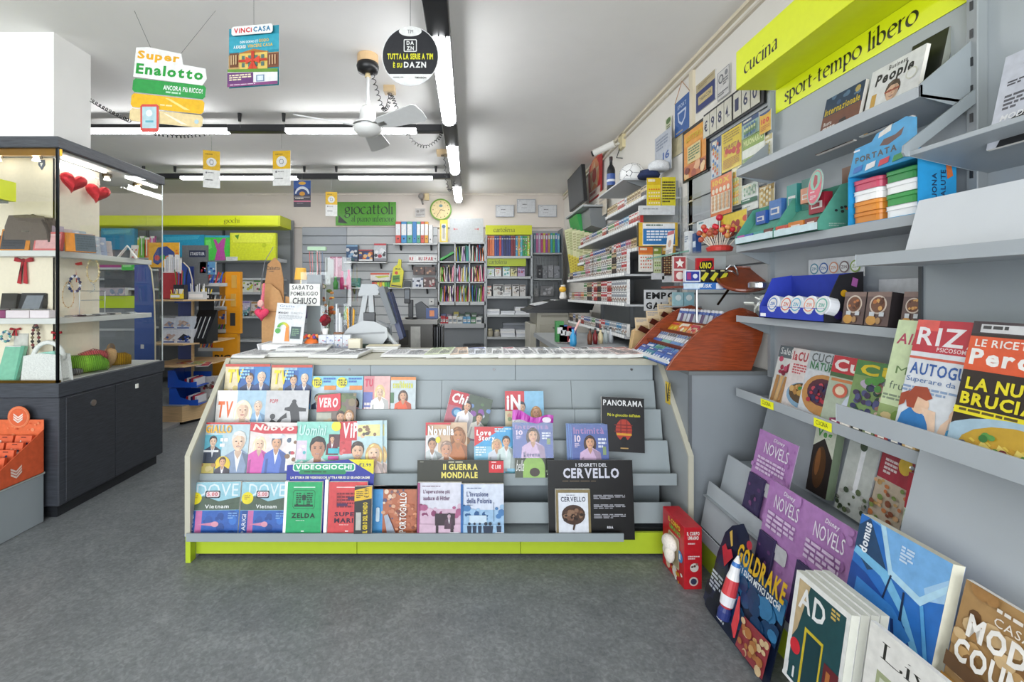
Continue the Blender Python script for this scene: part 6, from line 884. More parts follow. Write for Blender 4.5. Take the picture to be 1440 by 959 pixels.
def pack(i,x,y,z,where,rz=-90):
    where+=' tobacco shelf'; pos='near third' if y<3.83 else 'middle third' if y<4.46 else 'far third'
    o=bpy.data.objects.new('cigarette_pack',PKM[i]); COLL.objects.link(o); o.location=(x,y,z); o.rotation_euler=(0,0,R(rz)); tag(o,'%s cigarette pack, %s of the %s'%(PKC[i][2],pos,where),'cigarette pack','%s packs, %s of the %s'%(PKC[i][2],pos,where)); return o
for s,(xf,z,ya,yb,nm) in enumerate(RK):
    y=ya+.04; k=rnd.randrange(12); run_=0
    while y<yb-.03:
        if run_<=0: k=rnd.choice([0,1,2,3,3,4,5,6,7,8,9,10,11]); run_=rnd.choice([1,2,2,3])
        pack(k,xf+.012,y,z+.003,nm)
        if s in (3,4) : 
            pack(k,xf+.012+(.0 if 1 else 0),y,z+.003+.089,nm) if y<4.4 else None
        y+=.0575; run_-=1
# near end of the rack: scratch cards and signs facing the till
def grid_ops(bg,cols,n,m_,y0=.35,y1=.95,hd='c83038'):
    o=[('r',0,0,1,.25,hd),('l',.1,.05,.9,.2,1,'f4ecd0')]
    for i in range(n):
        for j in range(m_): o.append(('e',.1+.8*(i+.5)/n,y0+(y1-y0)*(j+.5)/m_,.3/n,None,cols[(i*3+j)%len(cols)],8))
    return o
sheet('scratch_card_sheet','yellow scratch card sheet with orange discs, left, above the blue notice','scratch cards',909.5,250,929.5,290,3.17,'e8d030',grid_ops('',['e07828','f4e8c8','f4e8c8'],5,5,hd='d8b818'))
sheet('scratch_card_sheet','yellow scratch card sheet with black bars, right, above the blue notice','scratch cards',930.5,249,950,290,3.17,'ddd030',[('l',.05,.15,.95,.9,8,'2c2c24')])
sheet('shelf_strip','white strip under the upper scratch card sheets','strip',899,289,949,302,3.165,'d8dadc',[('l',.1,.3,.8,.5,1,'9aa0a4')],th=.02); 
sheet('information_sign','blue and yellow framed notice on the near end of the tobacco rack','sign',897,313,953,346,3.15,'e4b82c',[('r',.12,.03,.93,.97,'eef0f2'),('r',.0,0,.02,1,'1c1c1c'),('r',.13,.26,.93,.92,'2878b8'),('l',.22,.34,.86,.82,4,'e8f0f8'),('l',.2,.08,.9,.18,1,'4a6a5a')],th=.02,edge='1c1c1e')
sheet('scratch_card_sheet','orange and white scratch card strip below the blue notice','scratch cards',898,347,918,382,3.17,'e89038',[('r',0,.32,1,1,'f0ece4')]+grid_ops('',['d86040','c8a080'],5,4,.36,.9,'e07028'))
sheet('scratch_card_sheet','narrow green scratch card strip below the blue notice','scratch cards',919,348,930,384,3.17,'d8e0b0',grid_ops('',['6a9a48','e8e8e0','8a8a60'],3,6,hd='8a9a30'))
sheet('scratch_card_sheet','dark brown scratch card strip with pale dots below the blue notice','scratch cards',931,347,950,387,3.17,'4a2c28',grid_ops('',['e0c890','c89060'],5,7,hd='c89838'))
for a,b,c_,d_,i in ((916,384,934,393,0),(931,388,950,397,1)): sheet('price_card',['blank white card, left one','blank white card, right one'][i]+' hanging at the fourth tobacco shelf','card',a,b,c_,d_,3.15,'dcdde0',[])
sheet('shop_sign','black lettered white sign behind the sweet rack','sign',905.5,407,952,437,3.185,'dcdee0',[('r',0,0,1,.03,'8a8a8a'),('t','EMPORIO',.06,.13,1.55,.32,'16171a','x'),('t','GALATTICO',.06,.6,1.7,.32,'16171a','x')])
# things above the rack
o=thing('top_shelf','small white shelf above the tobacco rack carrying football and bottle','shelf',(1.35,3.9,2.2)); M().box(-.15,.14,-.35,.35,-.012,0,'c8cacc').obj('board',STEEL,o); M().prism([(-.1,-.012),(.14,-.012),(.14,-.1)],'y',-.3,-.28,'8c9092').obj('bracket',STEEL,o)
fb_=thing('football','white football with black pentagon lines on the small shelf above the tobacco rack','ball',(1.385,3.88,2.306)); M().ball((0,0,0),.105,None,None,24,16,'ececea').obj('ball_skin',PLAST,fb_,smooth=True)
phi=(1+5**.5)/2; ico=[Vector(v).normalized() for v in [(0,1,phi),(0,-1,phi),(0,1,-phi),(0,-1,-phi),(1,phi,0),(-1,phi,0),(1,-phi,0),(-1,-phi,0),(phi,0,1),(phi,0,-1),(-phi,0,1),(-phi,0,-1)]]
for v in ico:
    u=v.orthogonal().normalized(); w=v.cross(u); M().face([(v*.102+(u*math.cos(R(72*k))+w*math.sin(R(72*k)))*.03).normalized()*.1062 for k in range(5)],'22242c').obj('patch',PLAST,fb_)
for i,v in enumerate(ico):
    for w in ico[i+1:]:
        if (v-w).length<1.1: a=(v*.7+w*.3).normalized()*.1055; b=(v*.3+w*.7).normalized()*.1055; M().tube([a,(a+b).normalized()*.1058,b],.0013,4,'3a3c44').obj('seam',PLAST,fb_)
bt=thing('wine_bottle','dark wine bottle with a blue and white label beside the football','bottle',(1.245,4.0,2.2)); M().lathe([(.034,0),(.036,.01),(.036,.18),(.030,.205),(.013,.235),(.012,.29),(.014,.292),(.014,.30)],18,'14161a').obj('bottle_glass',PLAST,bt,smooth=True); M().lathe([(.0365,.05),(.0365,.15)],18,'3a5aa0').obj('label',PRINT,bt); M().lathe([(.0368,.08),(.0368,.10)],18,'e0e4ea').obj('label_band',PRINT,bt); M().cyl((0,0,.27),(0,0,.302),.0145,None,14,'2a1418').obj('capsule',PLAST,bt)
tv_=thing('wall_television','small dark flat television tilted on a bracket high in the far right corner','television',(1.30,5.55,2.36),(0,R(-4),R(0))); M().box(0,.05,-.36,.36,0,.42,'1a1b1e').obj('television_body',PLAST,tv_,bevel=.006); M().box(-.002,0,-.345,.345,.02,.40,'343a42').obj('screen',PRINT,tv_); M().cyl((.05,0,.2),(.13,0,.22),.02,None,8,'333333').obj('wall_bracket',METAL,tv_)
r=thing('corner_shelf','grey bracket shelf with a green box beneath it under the television','shelf',(1.3,5.35,2.24),(0,0,0)); M().prism([(-.08,0),(.19,0),(.19,.02),(-.08,.02)],'y',-.45,.4,'a8acae').obj('board',STEEL,r); M().prism([(.0,-.22),(.18,-.26),(.18,-.01),(-.05,-.01)],'y',-.05,.38,'2f9a48').obj('green_box',PLAST,r); M().prism([(.02,-.2),(.18,-.24),(.18,-.01),(.0,-.01)],'y',-.42,-.06,'7a7e80').obj('grey_box',STEEL,r)
cc=thing('security_camera','white security camera on a wall arm near the top of the right wall','camera',(1.47,4.45,2.77)); M().box(.0,.03,-.08,.04,-.06,.08,'d8cba0').obj('mount_plate',PLAST,cc); M().cyl((0,0,0),(-.12,.05,-.02),.012,None,8,'c8c4b8').obj('arm',PLAST,cc); M().cyl((-.05,.0,-.0),(-.22,.12,-.06),.035,.033,14,'dcdad4').obj('camera_body',PLAST,cc); M().cyl((-.22,.12,-.06),(-.235,.13,-.065),.028,None,14,'1a1a1c').obj('lens',PLAST,cc); M().tube([(.0,0,-.05),(-.03,0,-.14),(.01,-.05,-.16)],.005,5,'444444').obj('cable',PLAST,cc)
pp=thing('red_poster','red curved-top poster with an orange sun shape on the right wall','poster',PX(837,279,1.47),(0,0,R(-90)))
c=Canvas(.62,.62,None,dz=.0006); c.clip=False; oo=[(.05,1),(.0,.45),(.12,.3),(.3,.25),(.4,.05),(.6,-.05),(.85,.0),(.95,.25),(.9,1)]; c.poly(oo,'d83a3a'); c.e(.6,.18,.2,.12,'e8604c'); c.e(.45,.55,.32,None,'f0a070',12); c.poly([(.45,.28),(.54,.45),(.75,.45),(.6,.6),(.68,.8),(.45,.7),(.22,.8),(.3,.6),(.15,.45),(.36,.45)],'f4d8b0'); c.e(.45,.55,.14,None,'d8504a',14); c.r(.1,.82,.85,.97,'f0dcd0'); c.l(.14,.85,.8,.94,1,'b83040'); c.prism([((u-.5)*.62,(1-v)*.62) for u,v in oo],'y',.001,.006,'c83a3a'); c.obj('poster_sheet',PRINT,pp)
for i,(a,b,c_,d_,k) in enumerate([(833,283,842,302,'ece8e0'),(842,272,853,300,'e8dcc8'),(836,300,842,311,'f0f0f0')]): wsheet('pinned_note',['white note, left','cream note, right','tiny white note, lowest'][i]+' of three pinned under the red poster','note',a,b,c_,d_,1.44,k,[('l',.1,.2,.8,.6,3,'b8b0a8')])
wsheet('pennant','blue hanging pennant with a white crest on the right wall','pennant',949,147,969.5,179,1.48,'2f62a8',[('t','SPORT',.2,.14,.6,.12,'c8d8f0','b'),('poly',[(.2,.34),(.8,.34),(.74,.62),(.5,.78),(.26,.62)],'d0dcf0'),('poly',[(.28,.40),(.72,.40),(.67,.6),(.5,.70),(.33,.6)],'3a6ab0'),('l',.1,.9,.9,.97,1,'b8a888')],th=.006,edge='b89868')
o=M().tube([PX(949,147,1.478),PX(959,114,1.485),PX(969.5,127,1.478)],.003,4,'b08868').obj('string',FABRIC); tag(o,'thin string holding the blue pennant on a nail','string')
wsheet('wall_plaque','gold and dark blue plaque on the right wall left of the cucina header','plaque',979,121,1005.5,139,1.492,'c8b890',[('r',0,.3,1,1,'2a3a78'),('poly',RB(.12,.48,.88,.78,.03),'d8c48c'),('t','TABACCHI',.2,.56,.6,.12,'4a4a50','b'),('l',.1,.08,.9,.22,2,'a8946a')],th=.012)
wsheet('wall_notice','white line-drawn notice right of the gold and blue plaque','notice',1008.5,104,1026.5,130,1.492,'e4e2de',[('r',.04,.02,.96,.98,'3a3c40'),('r',.07,.035,.93,.965,'e4e2de'),('e',.32,.3,.2,None,'6a6c70',14),('e',.32,.3,.13,None,'d8d8d4',12),('e',.74,.2,.12,None,'8a8c90',12),('l',.5,.35,.9,.6,3,'7a7c80'),('l',.1,.75,.9,.9,2,'7a7c80')])
wsheet('thermometer','narrow yellow and green thermometer strip left of the pennant','thermometer',936,169,944,214,1.485,'d8dcb8',[('e',.5,.08,.4,.08,'5a7a40'),('l',.2,.2,.8,.9,12,'6a6c50')])
wsheet('switch_plate','beige switch plate on the right wall under the pennant','switch',944,196,959,214,1.49,'cfc4a0',[],th=.02); 
o=M().lathe([(.07,0),(.075,.02),(.07,.05),(.04,.07),(.01,.075)],20,'d4d6d8').obj('hat',FABRIC,loc=PX(926,240,1.38),smooth=True); tag(o,'white hat lying above the near end of the tobacco rack','hat'); o=M().lathe([(.075,0),(.08,.02),(.06,.05),(.01,.06)],16,'202c50').obj('hat',FABRIC,loc=PX(912,250,1.33),smooth=True); tag(o,'dark blue hat beside the white hat','hat')
wsheet('white_document','white and blue document leaning behind the caps','document',921,196,944,236,1.45,'c4cad4',[('t','16',.5,.5,.4,.2,'3a62a8','x'),('l',.1,.1,.8,.4,4,'8a94a8')])
# wall panel with scratch cards and the jackpot board
wp=thing('ticket_panel','grey wall panel carrying the scratch cards left of the wall shelving','wall panel',(1.48,2.65,0)); 
for i in range(8): M().box(0,.015,-.44,.44,1.15+.155*i,1.15+.155*i+.145,'a8acae').obj('slat',STEEL,wp)
M().box(.015,.018,-.44,.44,1.14,2.4,'6c7074').obj('backing',STEEL,wp)
jb=thing('jackpot_board','black framed board of number cards reading \u20ac984.160','sign',(1.462,2.55,2.262),(0,0,R(-90)))
M().box(-.29,.29,.0,.012,-.012,.15,'1c1d20').obj('frame',PLAST,jb)
for i,ch in enumerate(['\u20ac','9','8','4.','1','6','0']):
    x=-.25+i*.078+(.012 if i>3 else 0); c=Canvas(.07,.135,'dfdccb',dz=.0005); c.t(ch,.2,.25,.55,.5,'26305a','b'); c.box(-.035,.035,.0004,.003,0,.135,'dfdccb'); c.obj('number_card',PRINT,jb,loc=(x,-.005,.0))
def ticket(label,a,b,c_,d_,bg,ops,X=1.445): return wsheet('scratch_card_sheet',label,'scratch cards',a,b,c_,d_,X,bg,ops)
wsheet('framed_poster','orange sunset poster in a black frame left of the jackpot board','poster',962,190,993,238,1.46,'e8962c',[('r',0,0,1,.3,'f0a838'),('r',.0,.72,1,1,'c86a30'),('blobs',.05,.75,.95,.98,12,['e8b080','a84828','f0c890','7a3020'],.06,.12,3),('t','LOTTERIA',.12,.1,.76,.12,'e8c830','x'),('r',.2,.34,.8,.7,'e8d090'),('l',.25,.38,.75,.66,5,'5a7a50')],th=.01,edge='161616')
wsheet('backing_board','black backing board showing around the sunset poster','board',960,187,995.5,240,1.468,'161616',[],th=.01,edge='161616')
yl=['e8b828','f4e8a0','d8502c']
ticket('narrow blue, white and yellow scratch card strip, leftmost under the jackpot board',1000.5,199,1014,246,'d8e0e4',grid_ops('',['3a78b8','e0a848','d86838','e8e8e8'],3,9,.12,.98,'2a4a80'))
ticket('tall yellow scratch card sheet with brown script in the upper middle',1015,190,1043,231,'e8cc2c',[('l',.1,.05,.9,.3,4,'9a7a18'),('t','TURISTA',.1,.36,.8,.1,'8a2c24','x',0,.1),('blobs',.1,.5,.9,.66,6,['c83828','f0a038'],.08,.12,2),('l',.1,.7,.9,.95,6,'c88a28')])
ticket('blue and green scratch card sheet at the top, right of the yellow one',1043.5,172,1067,184,'9ab8a8',grid_ops('',['3a6a9a','d8e0a0','5a8a48'],5,4,hd='2a4a78'),1.43)
ticket('yellow scratch card sheet with a red number, top right corner',1068.5,162,1084,182,'ecb82c',[('e',.5,.02,.5,.1,'2a4a80'),('t','100',.15,.3,.7,.25,'d83828','x'),('l',.1,.65,.9,.9,3,'c87828')],1.43)
ticket('green and white shiny scratch card sheet in the middle',1044,195,1075,221,'8aa848',[('t','MILIONARIO',.06,.14,.88,.2,'e0e8a0','x'),('r',0,.45,1,.75,'e8ece0'),('l',.1,.8,.9,.95,2,'3a7a3a')],1.435)
ticket('narrow white dotted scratch card strip at the right',1075.5,192,1086,216,'ecece0',grid_ops('',['c8b868','e0d8a8'],3,6,hd='d0c080'),1.44)
ticket('orange-red scratch card sheet with white circles, lower left',999.5,254,1029,298,'e87a38',[('t','100X',.1,.06,.8,.14,'f0c830','x')]+[('e',.14+.18*i,.34,.07,None,'f4e4c8') for i in range(5)]+[('r',.05,.44,.95,.9,'f0e8d4')]+[('e',.14+.18*i,.5+.1*j,.06,None,'d8a878',8) for i in range(5) for j in range(4)],1.43)
ticket('white and yellow dotted scratch card strip, lower centre',1029.5,238,1043,286,'efe8c8',grid_ops('',['e8c840','f0a848','c8d890'],3,10,.1,.98,'e0d8a0'))
ticket('white scratch card sheet with a dark green band, lower right of centre',1043.5,262,1066,292,'e8ece6',grid_ops('',['8ab090','c8d8c0'],5,3,.1,.45,'d8e4d8')+[('r',0,.55,1,.72,'1f6a4c'),('l',.1,.58,.9,.66,1,'e8f0ea'),('l',.1,.85,.9,.9,1,'a8b0ac')])
ticket('tan scratch card sheet with a grid, lowest at the right',1067.5,264,1089,287,'e0cf9c',grid_ops('',['c8a040','f0e8c8'],4,6,.1,.95,'a88838'))
o=wsheet('white_leaflet','white card with brown sweets picture standing behind the lollipops','card',980,312,1009,335,1.42,'e8ecec',[('l',.1,.08,.5,.2,1,'3a8a98'),('blobs',.3,.4,1,1,10,['b8584c','8a3c34','d88a70'],.1,.16,3)])
wsheet('yellow_card','yellow curved card behind the lollipops','card',1014,304,1050,322,1.44,'ecd030',[('blobs',.0,.4,1,1,9,['d85838','e89040','a83028'],.06,.1,2)])
for i in range(6):
    a=951+(i%3)*19; wsheet('clear_pocket','empty clear plastic leaflet pocket, %s column, %s row, left of the scratch cards'%(['left','middle','right'][i%3],['upper','lower'][i//3]),'holder',a,282+(i//3)*30-(i%3)*6,a+16,304+(i//3)*28-(i%3)*6,1.43,'ffffff',[],m=FILM,th=.012)
# ================================================================ LEFT BACK: toy shelving, stationery stands
GY=6.62
tu=thing('toy_shelving','grey shelving with a long lime giochi header along the back wall on the left','shelving',(P(300,0,GY)[0],GY,0))
def TU(a,b,c_,d_,col,nm,dep=.4,y0=0,m_=STEEL,o=tu,Y=GY): x0,_,z1=P(a,b,Y); x1,_,z0=P(c_,d_,Y); m=M(); m.X=Matrix.Translation(-o.location); return m.box(x0,x1,Y+y0,Y+dep,z0,z1,col).obj(nm,m_,o)
TU(60,303,395,539,'8c9094','back_panel',.5,.45)
for a in (60,178,291,393): TU(a,318,a+2.2,539,'5c6064','upright',.44,.40)
for a,b in ((60,120),(120.4,205),(205.4,291),(291.4,391)): 
    h_=TU(a,303,b,318,'dfe81c','header_board',.02,0,PLAST)
TU(391,303,394,318,'c8d018','header_end',.4,0,PLAST); TU(60,317,391,318.5,'dfe81c','header_underside',.4,0,PLAST)
x0,_,z1=P(291,303,GY); x1,_,z0=P(391,318,GY); c=Canvas(x1-x0,z1-z0,None,dz=.0008); c.nib('giochi',.24,.40,.22,.28,'3a4a10',.06); c.obj('lettering',PRINT,h_,loc=((x0+x1)/2-tu.location.x,-.002,z0))
for py in (362.5,391,411,444.5,478,512): TU(60,py,388,py+(5 if py<370 else 3),'c8cacb' if py<370 else 'aeb2b4','shelf',.4)
def soft(name,label,cat,a,b,c_,d_,Y,k,ops,seed=1,film=1):
    x0,_,z1=P(a,b,Y); x1,_,z0=P(c_,d_,Y); w,h=x1-x0,z1-z0; r=thing(name,label,cat,((x0+x1)/2,Y,z0)); c=Canvas(w,h,k,dz=.0006); run(c,ops); c.box(-w/2,w/2,.0006,.07,0,h,k); c.obj('bag_body',PRINT,r,bevel=.0)
    q=random.Random(seed)
    for i in range(5):
        u=q.uniform(-.4,.4)*w; v=q.uniform(.1,.7)*h; M().face([(u,-.006,v),(u+.02,-.009,v),(u+.05,-.006,v+h*.28),(u+.04,-.004,v+h*.28)],'ffffff').obj('crease',FILM,r)
    return r
soft('plastic_bag','cyan flat plastic bag seen through the glass cabinet on the toy shelving','bag',142,321,189,351,6.6,'2f9cc4',[('poly',[(.05,.1),(.9,.05),(.85,.2),(.1,.3)],'5ab8d8'),('l',.1,.8,.5,.9,1,'a8dcec')])
soft('plastic_bag','cyan flat plastic bag left of the green bag on the toy shelving','bag',228,330,287,361,6.6,'18a4cc',[('poly',[(.05,.1),(.9,.05),(.85,.2),(.1,.3)],'40b8d8')],2)
soft('toy_bag','bright green packed bag with a pink swimming vest, on the toy shelving','bag',287.5,331,323,366,6.58,'4fd850',[('r',0,0,1,.08,'3aa8c8'),('poly',[(.35,.15),(.45,.15),(.55,.35),(.72,.12),(.85,.12),(.78,.55),(.85,1),(.4,1),(.5,.6)],'c850a8'),('poly',[(.05,.2),(.25,.15),(.3,.5),(.1,.6)],'7aec6a')],3)
soft('document_bag','neon yellow folder bag with a flap, at the right end of the toy shelving','bag',323.5,327.5,387.5,366,6.56,'e4ee2a',[('poly',[(.02,.02),(.98,.02),(.9,.4),(.08,.36)],'eef64a'),('r',.05,.36,.95,.38,'c8d01c'),('poly',[(.1,.1),(.2,.06),(.18,.25)],'5a9a2c'),('e',.75,.45,.05,.08,'c8d818')],4)
sheet('shelf_tag','clear white tag on the shelf edge below the green and yellow bags','tag',318,361,334,366.5,6.55,'e8ecec',[('l',.1,.2,.9,.8,2,'c0c4c4')])
for i,(a,b,k) in enumerate([(188,196,'e8d830'),(196,204,'78c83c'),(203,211,'f07830'),(211,218,'d850a0')]): sheet('craft_tube',['yellow','green','orange','pink'][i]+' craft tube in clear wrap beside the cyan bag','tube',a,334-i%2*2,b,362.3,6.66,k,[('r',.3,.1,.5,.9,'f4f4e8'),('r',.1,0,.9,.1,'f4f4e8')],th=.03,edge=k)
rowbox([(340,356,392,'e8ece0',['8ab048','c8c83c','5a5a50'],'white and green game box'),(356.5,367,394,'e4dcd0',['4a9a3c','f0e8d8','a85a78'],'cream game box with green ball'),],410.8,6.64,'game_box','box','on the upper right toy shelf')
rowbox([(338,352,423,'d0c8dc',['9a8ac8','5a9a9a','e8e0f0'],'lilac toy box'),(353,367,424,'d8d0cc',['b0885a','7a8ac0','e8e0e0'],'pale toy box'),(338,350,436,'b8d0d8',['8ac0d0','e8f0f0'],'light blue low box in front'),(351,367,437,'e0d0b8',['c8a870','e8e0d0'],'beige low box in front')],444.3,6.63,'toy_box','box','on the lower right toy shelf')
# low unit seen through the showcase glass
lu=thing('low_shelving','grey shelving unit with a lime front strip seen through the glass cabinet','shelving',(P(150,0,5.6)[0],5.6,0))
for a,b,c_,d_,k,nm in ((110,366,192,367.5,'b8bcbc','shelf'),(110,376,192,379,'b8bcbc','shelf'),(110,405,192,408,'c0c4c4','shelf'),(110,462,192,465,'a8acac','shelf')): TU(a,b,c_,d_,k,nm,.4,0,STEEL,lu,5.6)
TU(110,360,192,560,'5c6064','back_panel',.42,.4,STEEL,lu,5.6); TU(128,416,190,433,'b8d020','lime_front',.05,0,PLAST,lu,5.6); TU(110,433,192,560,'74797c','front_panel',.06,.02,STEEL,lu,5.6)
sheet('flat_box','magenta flat box on the shelf seen through the glass cabinet','box',132,368,171,376,5.62,'b03c8c',[('r',0,.1,1,.3,'d868b0')],th=.2,edge='b03c8c'); sheet('flat_box','bright green flat packet beside the magenta box','packet',171,368,188,380,5.6,'48c848',[('r',.1,.3,.8,.6,'a8f0a0')],th=.1,edge='48c848')
sheet('picture_box','picture box with a dark round motif behind the necklaces','box',134,405-.5,176,415.5,5.55,'b8b0b8',[('blobs',0,.1,1,.9,12,['6a5a60','d8c8c8','8a9ab0'],.05,.1,3)],th=.1)
# stationery gondola with wooden edges
go=thing('stationery_gondola','pen and office supplies stand with pale wood edges and blue boards, left of the counter','display stand',(-2.9,4.8,0))
def GO(): m=M(); m.X=Matrix.Translation(-go.location); return m
def hexa(s=0): return [(-3.28+s,4.53+s),(-2.84-s*.3,4.50+s),(-2.66-s,4.80),(-2.66-s,5.2),(-3.28+s,5.2)]
GO().prism(hexa(),'z',.03,.185,'d2b184').obj('wooden_base',BEECH,go,bevel=.003); GO().prism(hexa(.03),'z',0,.03,'1a1a1a').obj('plinth',PLAST,go); GO().prism(hexa(-.002),'z',.185,.19,'8a8d90').obj('base_top',STEEL,go)
for i,z in enumerate((1.225,.785,.565)): GO().prism(hexa(.02),'z',z,z+.014,'cfaf84').obj('shelf',BEECH,go)
GO().box(-3.2,-3.03,5.0,5.015,.19,1.60,'26366e').obj('blue_board',PLAST,go); GO().box(-2.945,-2.93,4.82,4.85,.19,1.23,'d8bc90').obj('wooden_post',BEECH,go); GO().prism([(-3.2,1.2),(-3.2,1.5),(-3.16,1.62),(-3.10,1.64),(-3.04,1.58),(-3.005,1.45),(-3.0,1.2)],'y',4.94,4.955,'2a4a98').obj('arched_board',PLAST,go)
GO().tube([(-3.10,4.935,1.64),(-3.04,4.935,1.58),(-3.005,4.935,1.45),(-3.0,4.935,1.23)],.006,5,'d8cdb0').obj('board_edging',PLAST,go)
bpn=thing('blue_display_board','tall blue rounded display board standing behind the glass cabinet','display board',(P(204,0,4.3)[0],4.3,0))
M().prism([(-.10,0),(-.10,1.58),(.02,1.60),(.06,1.52),(.085,1.3),(.095,1.0),(.10,0)],'y',0,.012,'3a5aa4').obj('board',PLAST,bpn); M().tube([(.02,0,1.60),(.06,0,1.52),(.085,0,1.3),(.095,0,1.0),(.10,0,.05)],.007,5,'d8cdb0').obj('board_edging',PLAST,bpn); M().box(-.04,-.01,-.003,0,.78,.82,'e8e8e8').box(.0,.0,0,0,0,0,'e8e8e8').obj('price_tag',PAPER,bpn); M().box(-.2,.2,-.05,.2,0,.03,'8a8a8a').obj('foot',STEEL,bpn)
pb=sheet('palette_board','orange board with a blue palette and four coloured rings','display board',209,341,252,376,5.0,'f0b020',[('poly',[(.15,.55),(.3,.2),(.6,.15),(.85,.4),(.85,.75),(.7,.8),(.5,.7),(.3,.9),(.15,.8)],'28428c'),('e',.28,.62,.09,None,'c83838'),('e',.46,.60,.09,None,'3a9a4a'),('e',.62,.64,.09,None,'e07830'),('e',.76,.68,.09,None,'e8e838'),('l',.88,.3,.97,.7,4,'e87020')],th=.01)
sheet('red_folder','red file box standing on the top shelf of the pen stand','folder',229,382,246,421,4.72,'b02430',[('r',0,0,1,.04,'e8e0e0'),('r',0,.95,1,1,'8a1820')],th=.10,edge='b02430')
for i in range(7): sheet('paper_pad','white and grey pad, %s of seven standing behind the red file box'%['first','second','third','fourth','fifth','sixth','seventh'][i],'paper',231+i*3,364-i%3*3,233.4+i*3,384,4.76,['e8e8ec','c8ccd4','f2f2f2'][i%3],[],th=.05)
pens=['c83838','2c50b0','2c50b0','1c1c20','3a9a4a','e0c030','8a3ca0','e07830']
def cup(px,py,Y,n,h,label,kc='2c3858',cols=pens,w=.05,seed=1):
    x,_,z=P(px,py,Y); r=thing('pen_cup',label,'pen holder',(x,Y,z)); M().box(-w,w,-.03,.03,0,h*.5,kc).box(-w*.9,w*.9,-.0305,-.03,h*.12,h*.36,'e8e8ea').obj('cup',PLAST,r); q=random.Random(seed)
    for i in range(n): u=(-.85+1.7*i/(n-1))*w; c_=cols[i%len(cols)]; M().cyl((u,q.uniform(-.015,.015),h*.3),(u*1.25+q.uniform(-.008,.008),q.uniform(-.02,.02),h*q.uniform(.85,1.05)),.0045,None,6,c_).obj('pen',PLAST,r)
    return r
cup(254,421,4.68,8,.30,'tall holder of black, red and green markers beside the red file box','24242c',['c83030','3a8a48','2c50b0','1a1a1a'],.055,3)
cup(249,420,4.6,5,.10,'low tray of yellow and black markers in front of the red file box','d8c020',['e8c828','1a1a1a'],.05,4)
cup(278,421,4.75,7,.16,'white and grey holder with white pens on the top shelf','c8ccd0',['eeeeee','d8d8dc','f4f4f4'],.08,5)
cup(290,421,4.85,5,.12,'black and yellow holder of glue sticks on the top shelf','1c1c20',['e8c828','e8e8e8'],.05,6)
hd2=sheet('header_board','grey rounded header board behind the pen stand','header',256,345,292,400,5.25,'74787c',[('r',.28,.13,.92,.30,'1c2a4c'),('t','STAEDTLER',.32,.175,.56,.08,'e8ecf4','x')],th=.02,edge='6a6e72')
for i,(a,b,c_,d_,k,nm) in enumerate([(228,447,247,462,'e8ecf2','white box with hand picture, left on the middle shelf'),(247,445,268,463,'dfe6f0','white box with pen picture, second on the middle shelf'),(228,463,247,483,'e4e8f0','lower white box with blue badge on the middle shelf'),(247,463.5,269,483,'e8eaf0','open white box of red and black pens on the middle shelf')]): sheet('pen_box',nm,'box',a,b,c_,d_,4.62+(.04 if i<2 else 0),k,[('poly',[(.1,.7),(.5,.3),(.9,.5),(.5,.8)],'c8a898' if i<3 else '2c2c34'),('r',.1,.85,.9,.93,'2a50a0'),('blobs',.3,.4,.9,.8,6,[['8a9ac0','d8b8a8'],['9aa8c8','e0c8b8'],['c8b0a8','2c58a8'],['b02c38','1c1c28','2c4ca0']][i],.07,.12,i)],th=.10,edge=k)
ptl=thing('black_pen_stand','black sloping pen stand on the middle shelf','pen holder',(P(280,483,4.7)[0],4.66,P(280,483,4.7)[2]))
M().prism([(.0,.02),(.0,.05),(.20,.34),(.21,.34),(.21,0),(0,0)],'x',-.10,.10,'17181a').obj('stand_body',PLAST,ptl); c=Canvas(.16,.2,'141416',dz=.0008); c.t('Pentel',.1,.1,.75,.2,'e8e8e8','b',0,.1); c.obj('header_card',PRINT,ptl,loc=(-.02,.2,.30)); M().box(-.1,.06,.202,.21,.30,.5,'141416').obj('header_backing',CARD,ptl)
for i in range(8): M().cyl((-.085+i*.024,.0,.06),(-.085+i*.024,.14,.27),.005,None,6,['c0c4c8','2c2c34'][i%2]).obj('pen',METAL,ptl)
for i in range(5):
    x,_,z=P(240+i*11,516-i%2,4.62); o=run(Canvas(.11,.16,['d8c8b8','c85a4c','c8a8b8','a8b87a','b84a58'][i],dz=.0004),[('blobs',.1,.1,.9,.9,8,['e8d8b8','8a4a50','6a8ab0','d8b040'],.08,.15,i)]).box(-.055,.055,.0004,.008,0,.16,'e0e0dc').obj('booklet',PRINT,loc=(x,4.62,z+.01),rot=(R(-84),0,R(-8+i*6))); tag(o,'%s sticker booklet lying flat on the lowest shelf of the pen stand'%['beige','red','pink','olive','crimson'][i],'booklet')
def tray(label,px,py,Y):
    x,_,z=P(px,py,Y); r=thing('letter_tray',label,'tray',(x,Y,z)); M().box(-.17,-.165,0,.26,0,.17,'1c54c0').obj('side_wall',PLAST,r); M().box(-.17,.12,0,.26,0,.006,'1c54c0').obj('tray_floor',PLAST,r); M().prism([(-.17,0),(-.17,.17),(-.10,.17),(-.06,.08),(.04,.05),(.12,.06),(.12,0)],'y',-.004,0,'2058c8').obj('front_wall',PLAST,r); M().box(-.165,.12,.255,.26,0,.12,'1848a8').obj('back_wall',PLAST,r)
    for i in range(5): M().box(-.02+i*.022,.0+i*.022,.03,.2,.01,.08+.01*(i%2),['c02c38','e8e8ec','2c2c60','b02c40','d8d8dc'][i]).obj('stored_item',PLAST,r)
    return r
tray('blue plastic letter tray, lower of two on the wooden base of the pen stand',262,570,4.56); tray('blue plastic letter tray, upper of two on the wooden base of the pen stand',260,545,4.58)
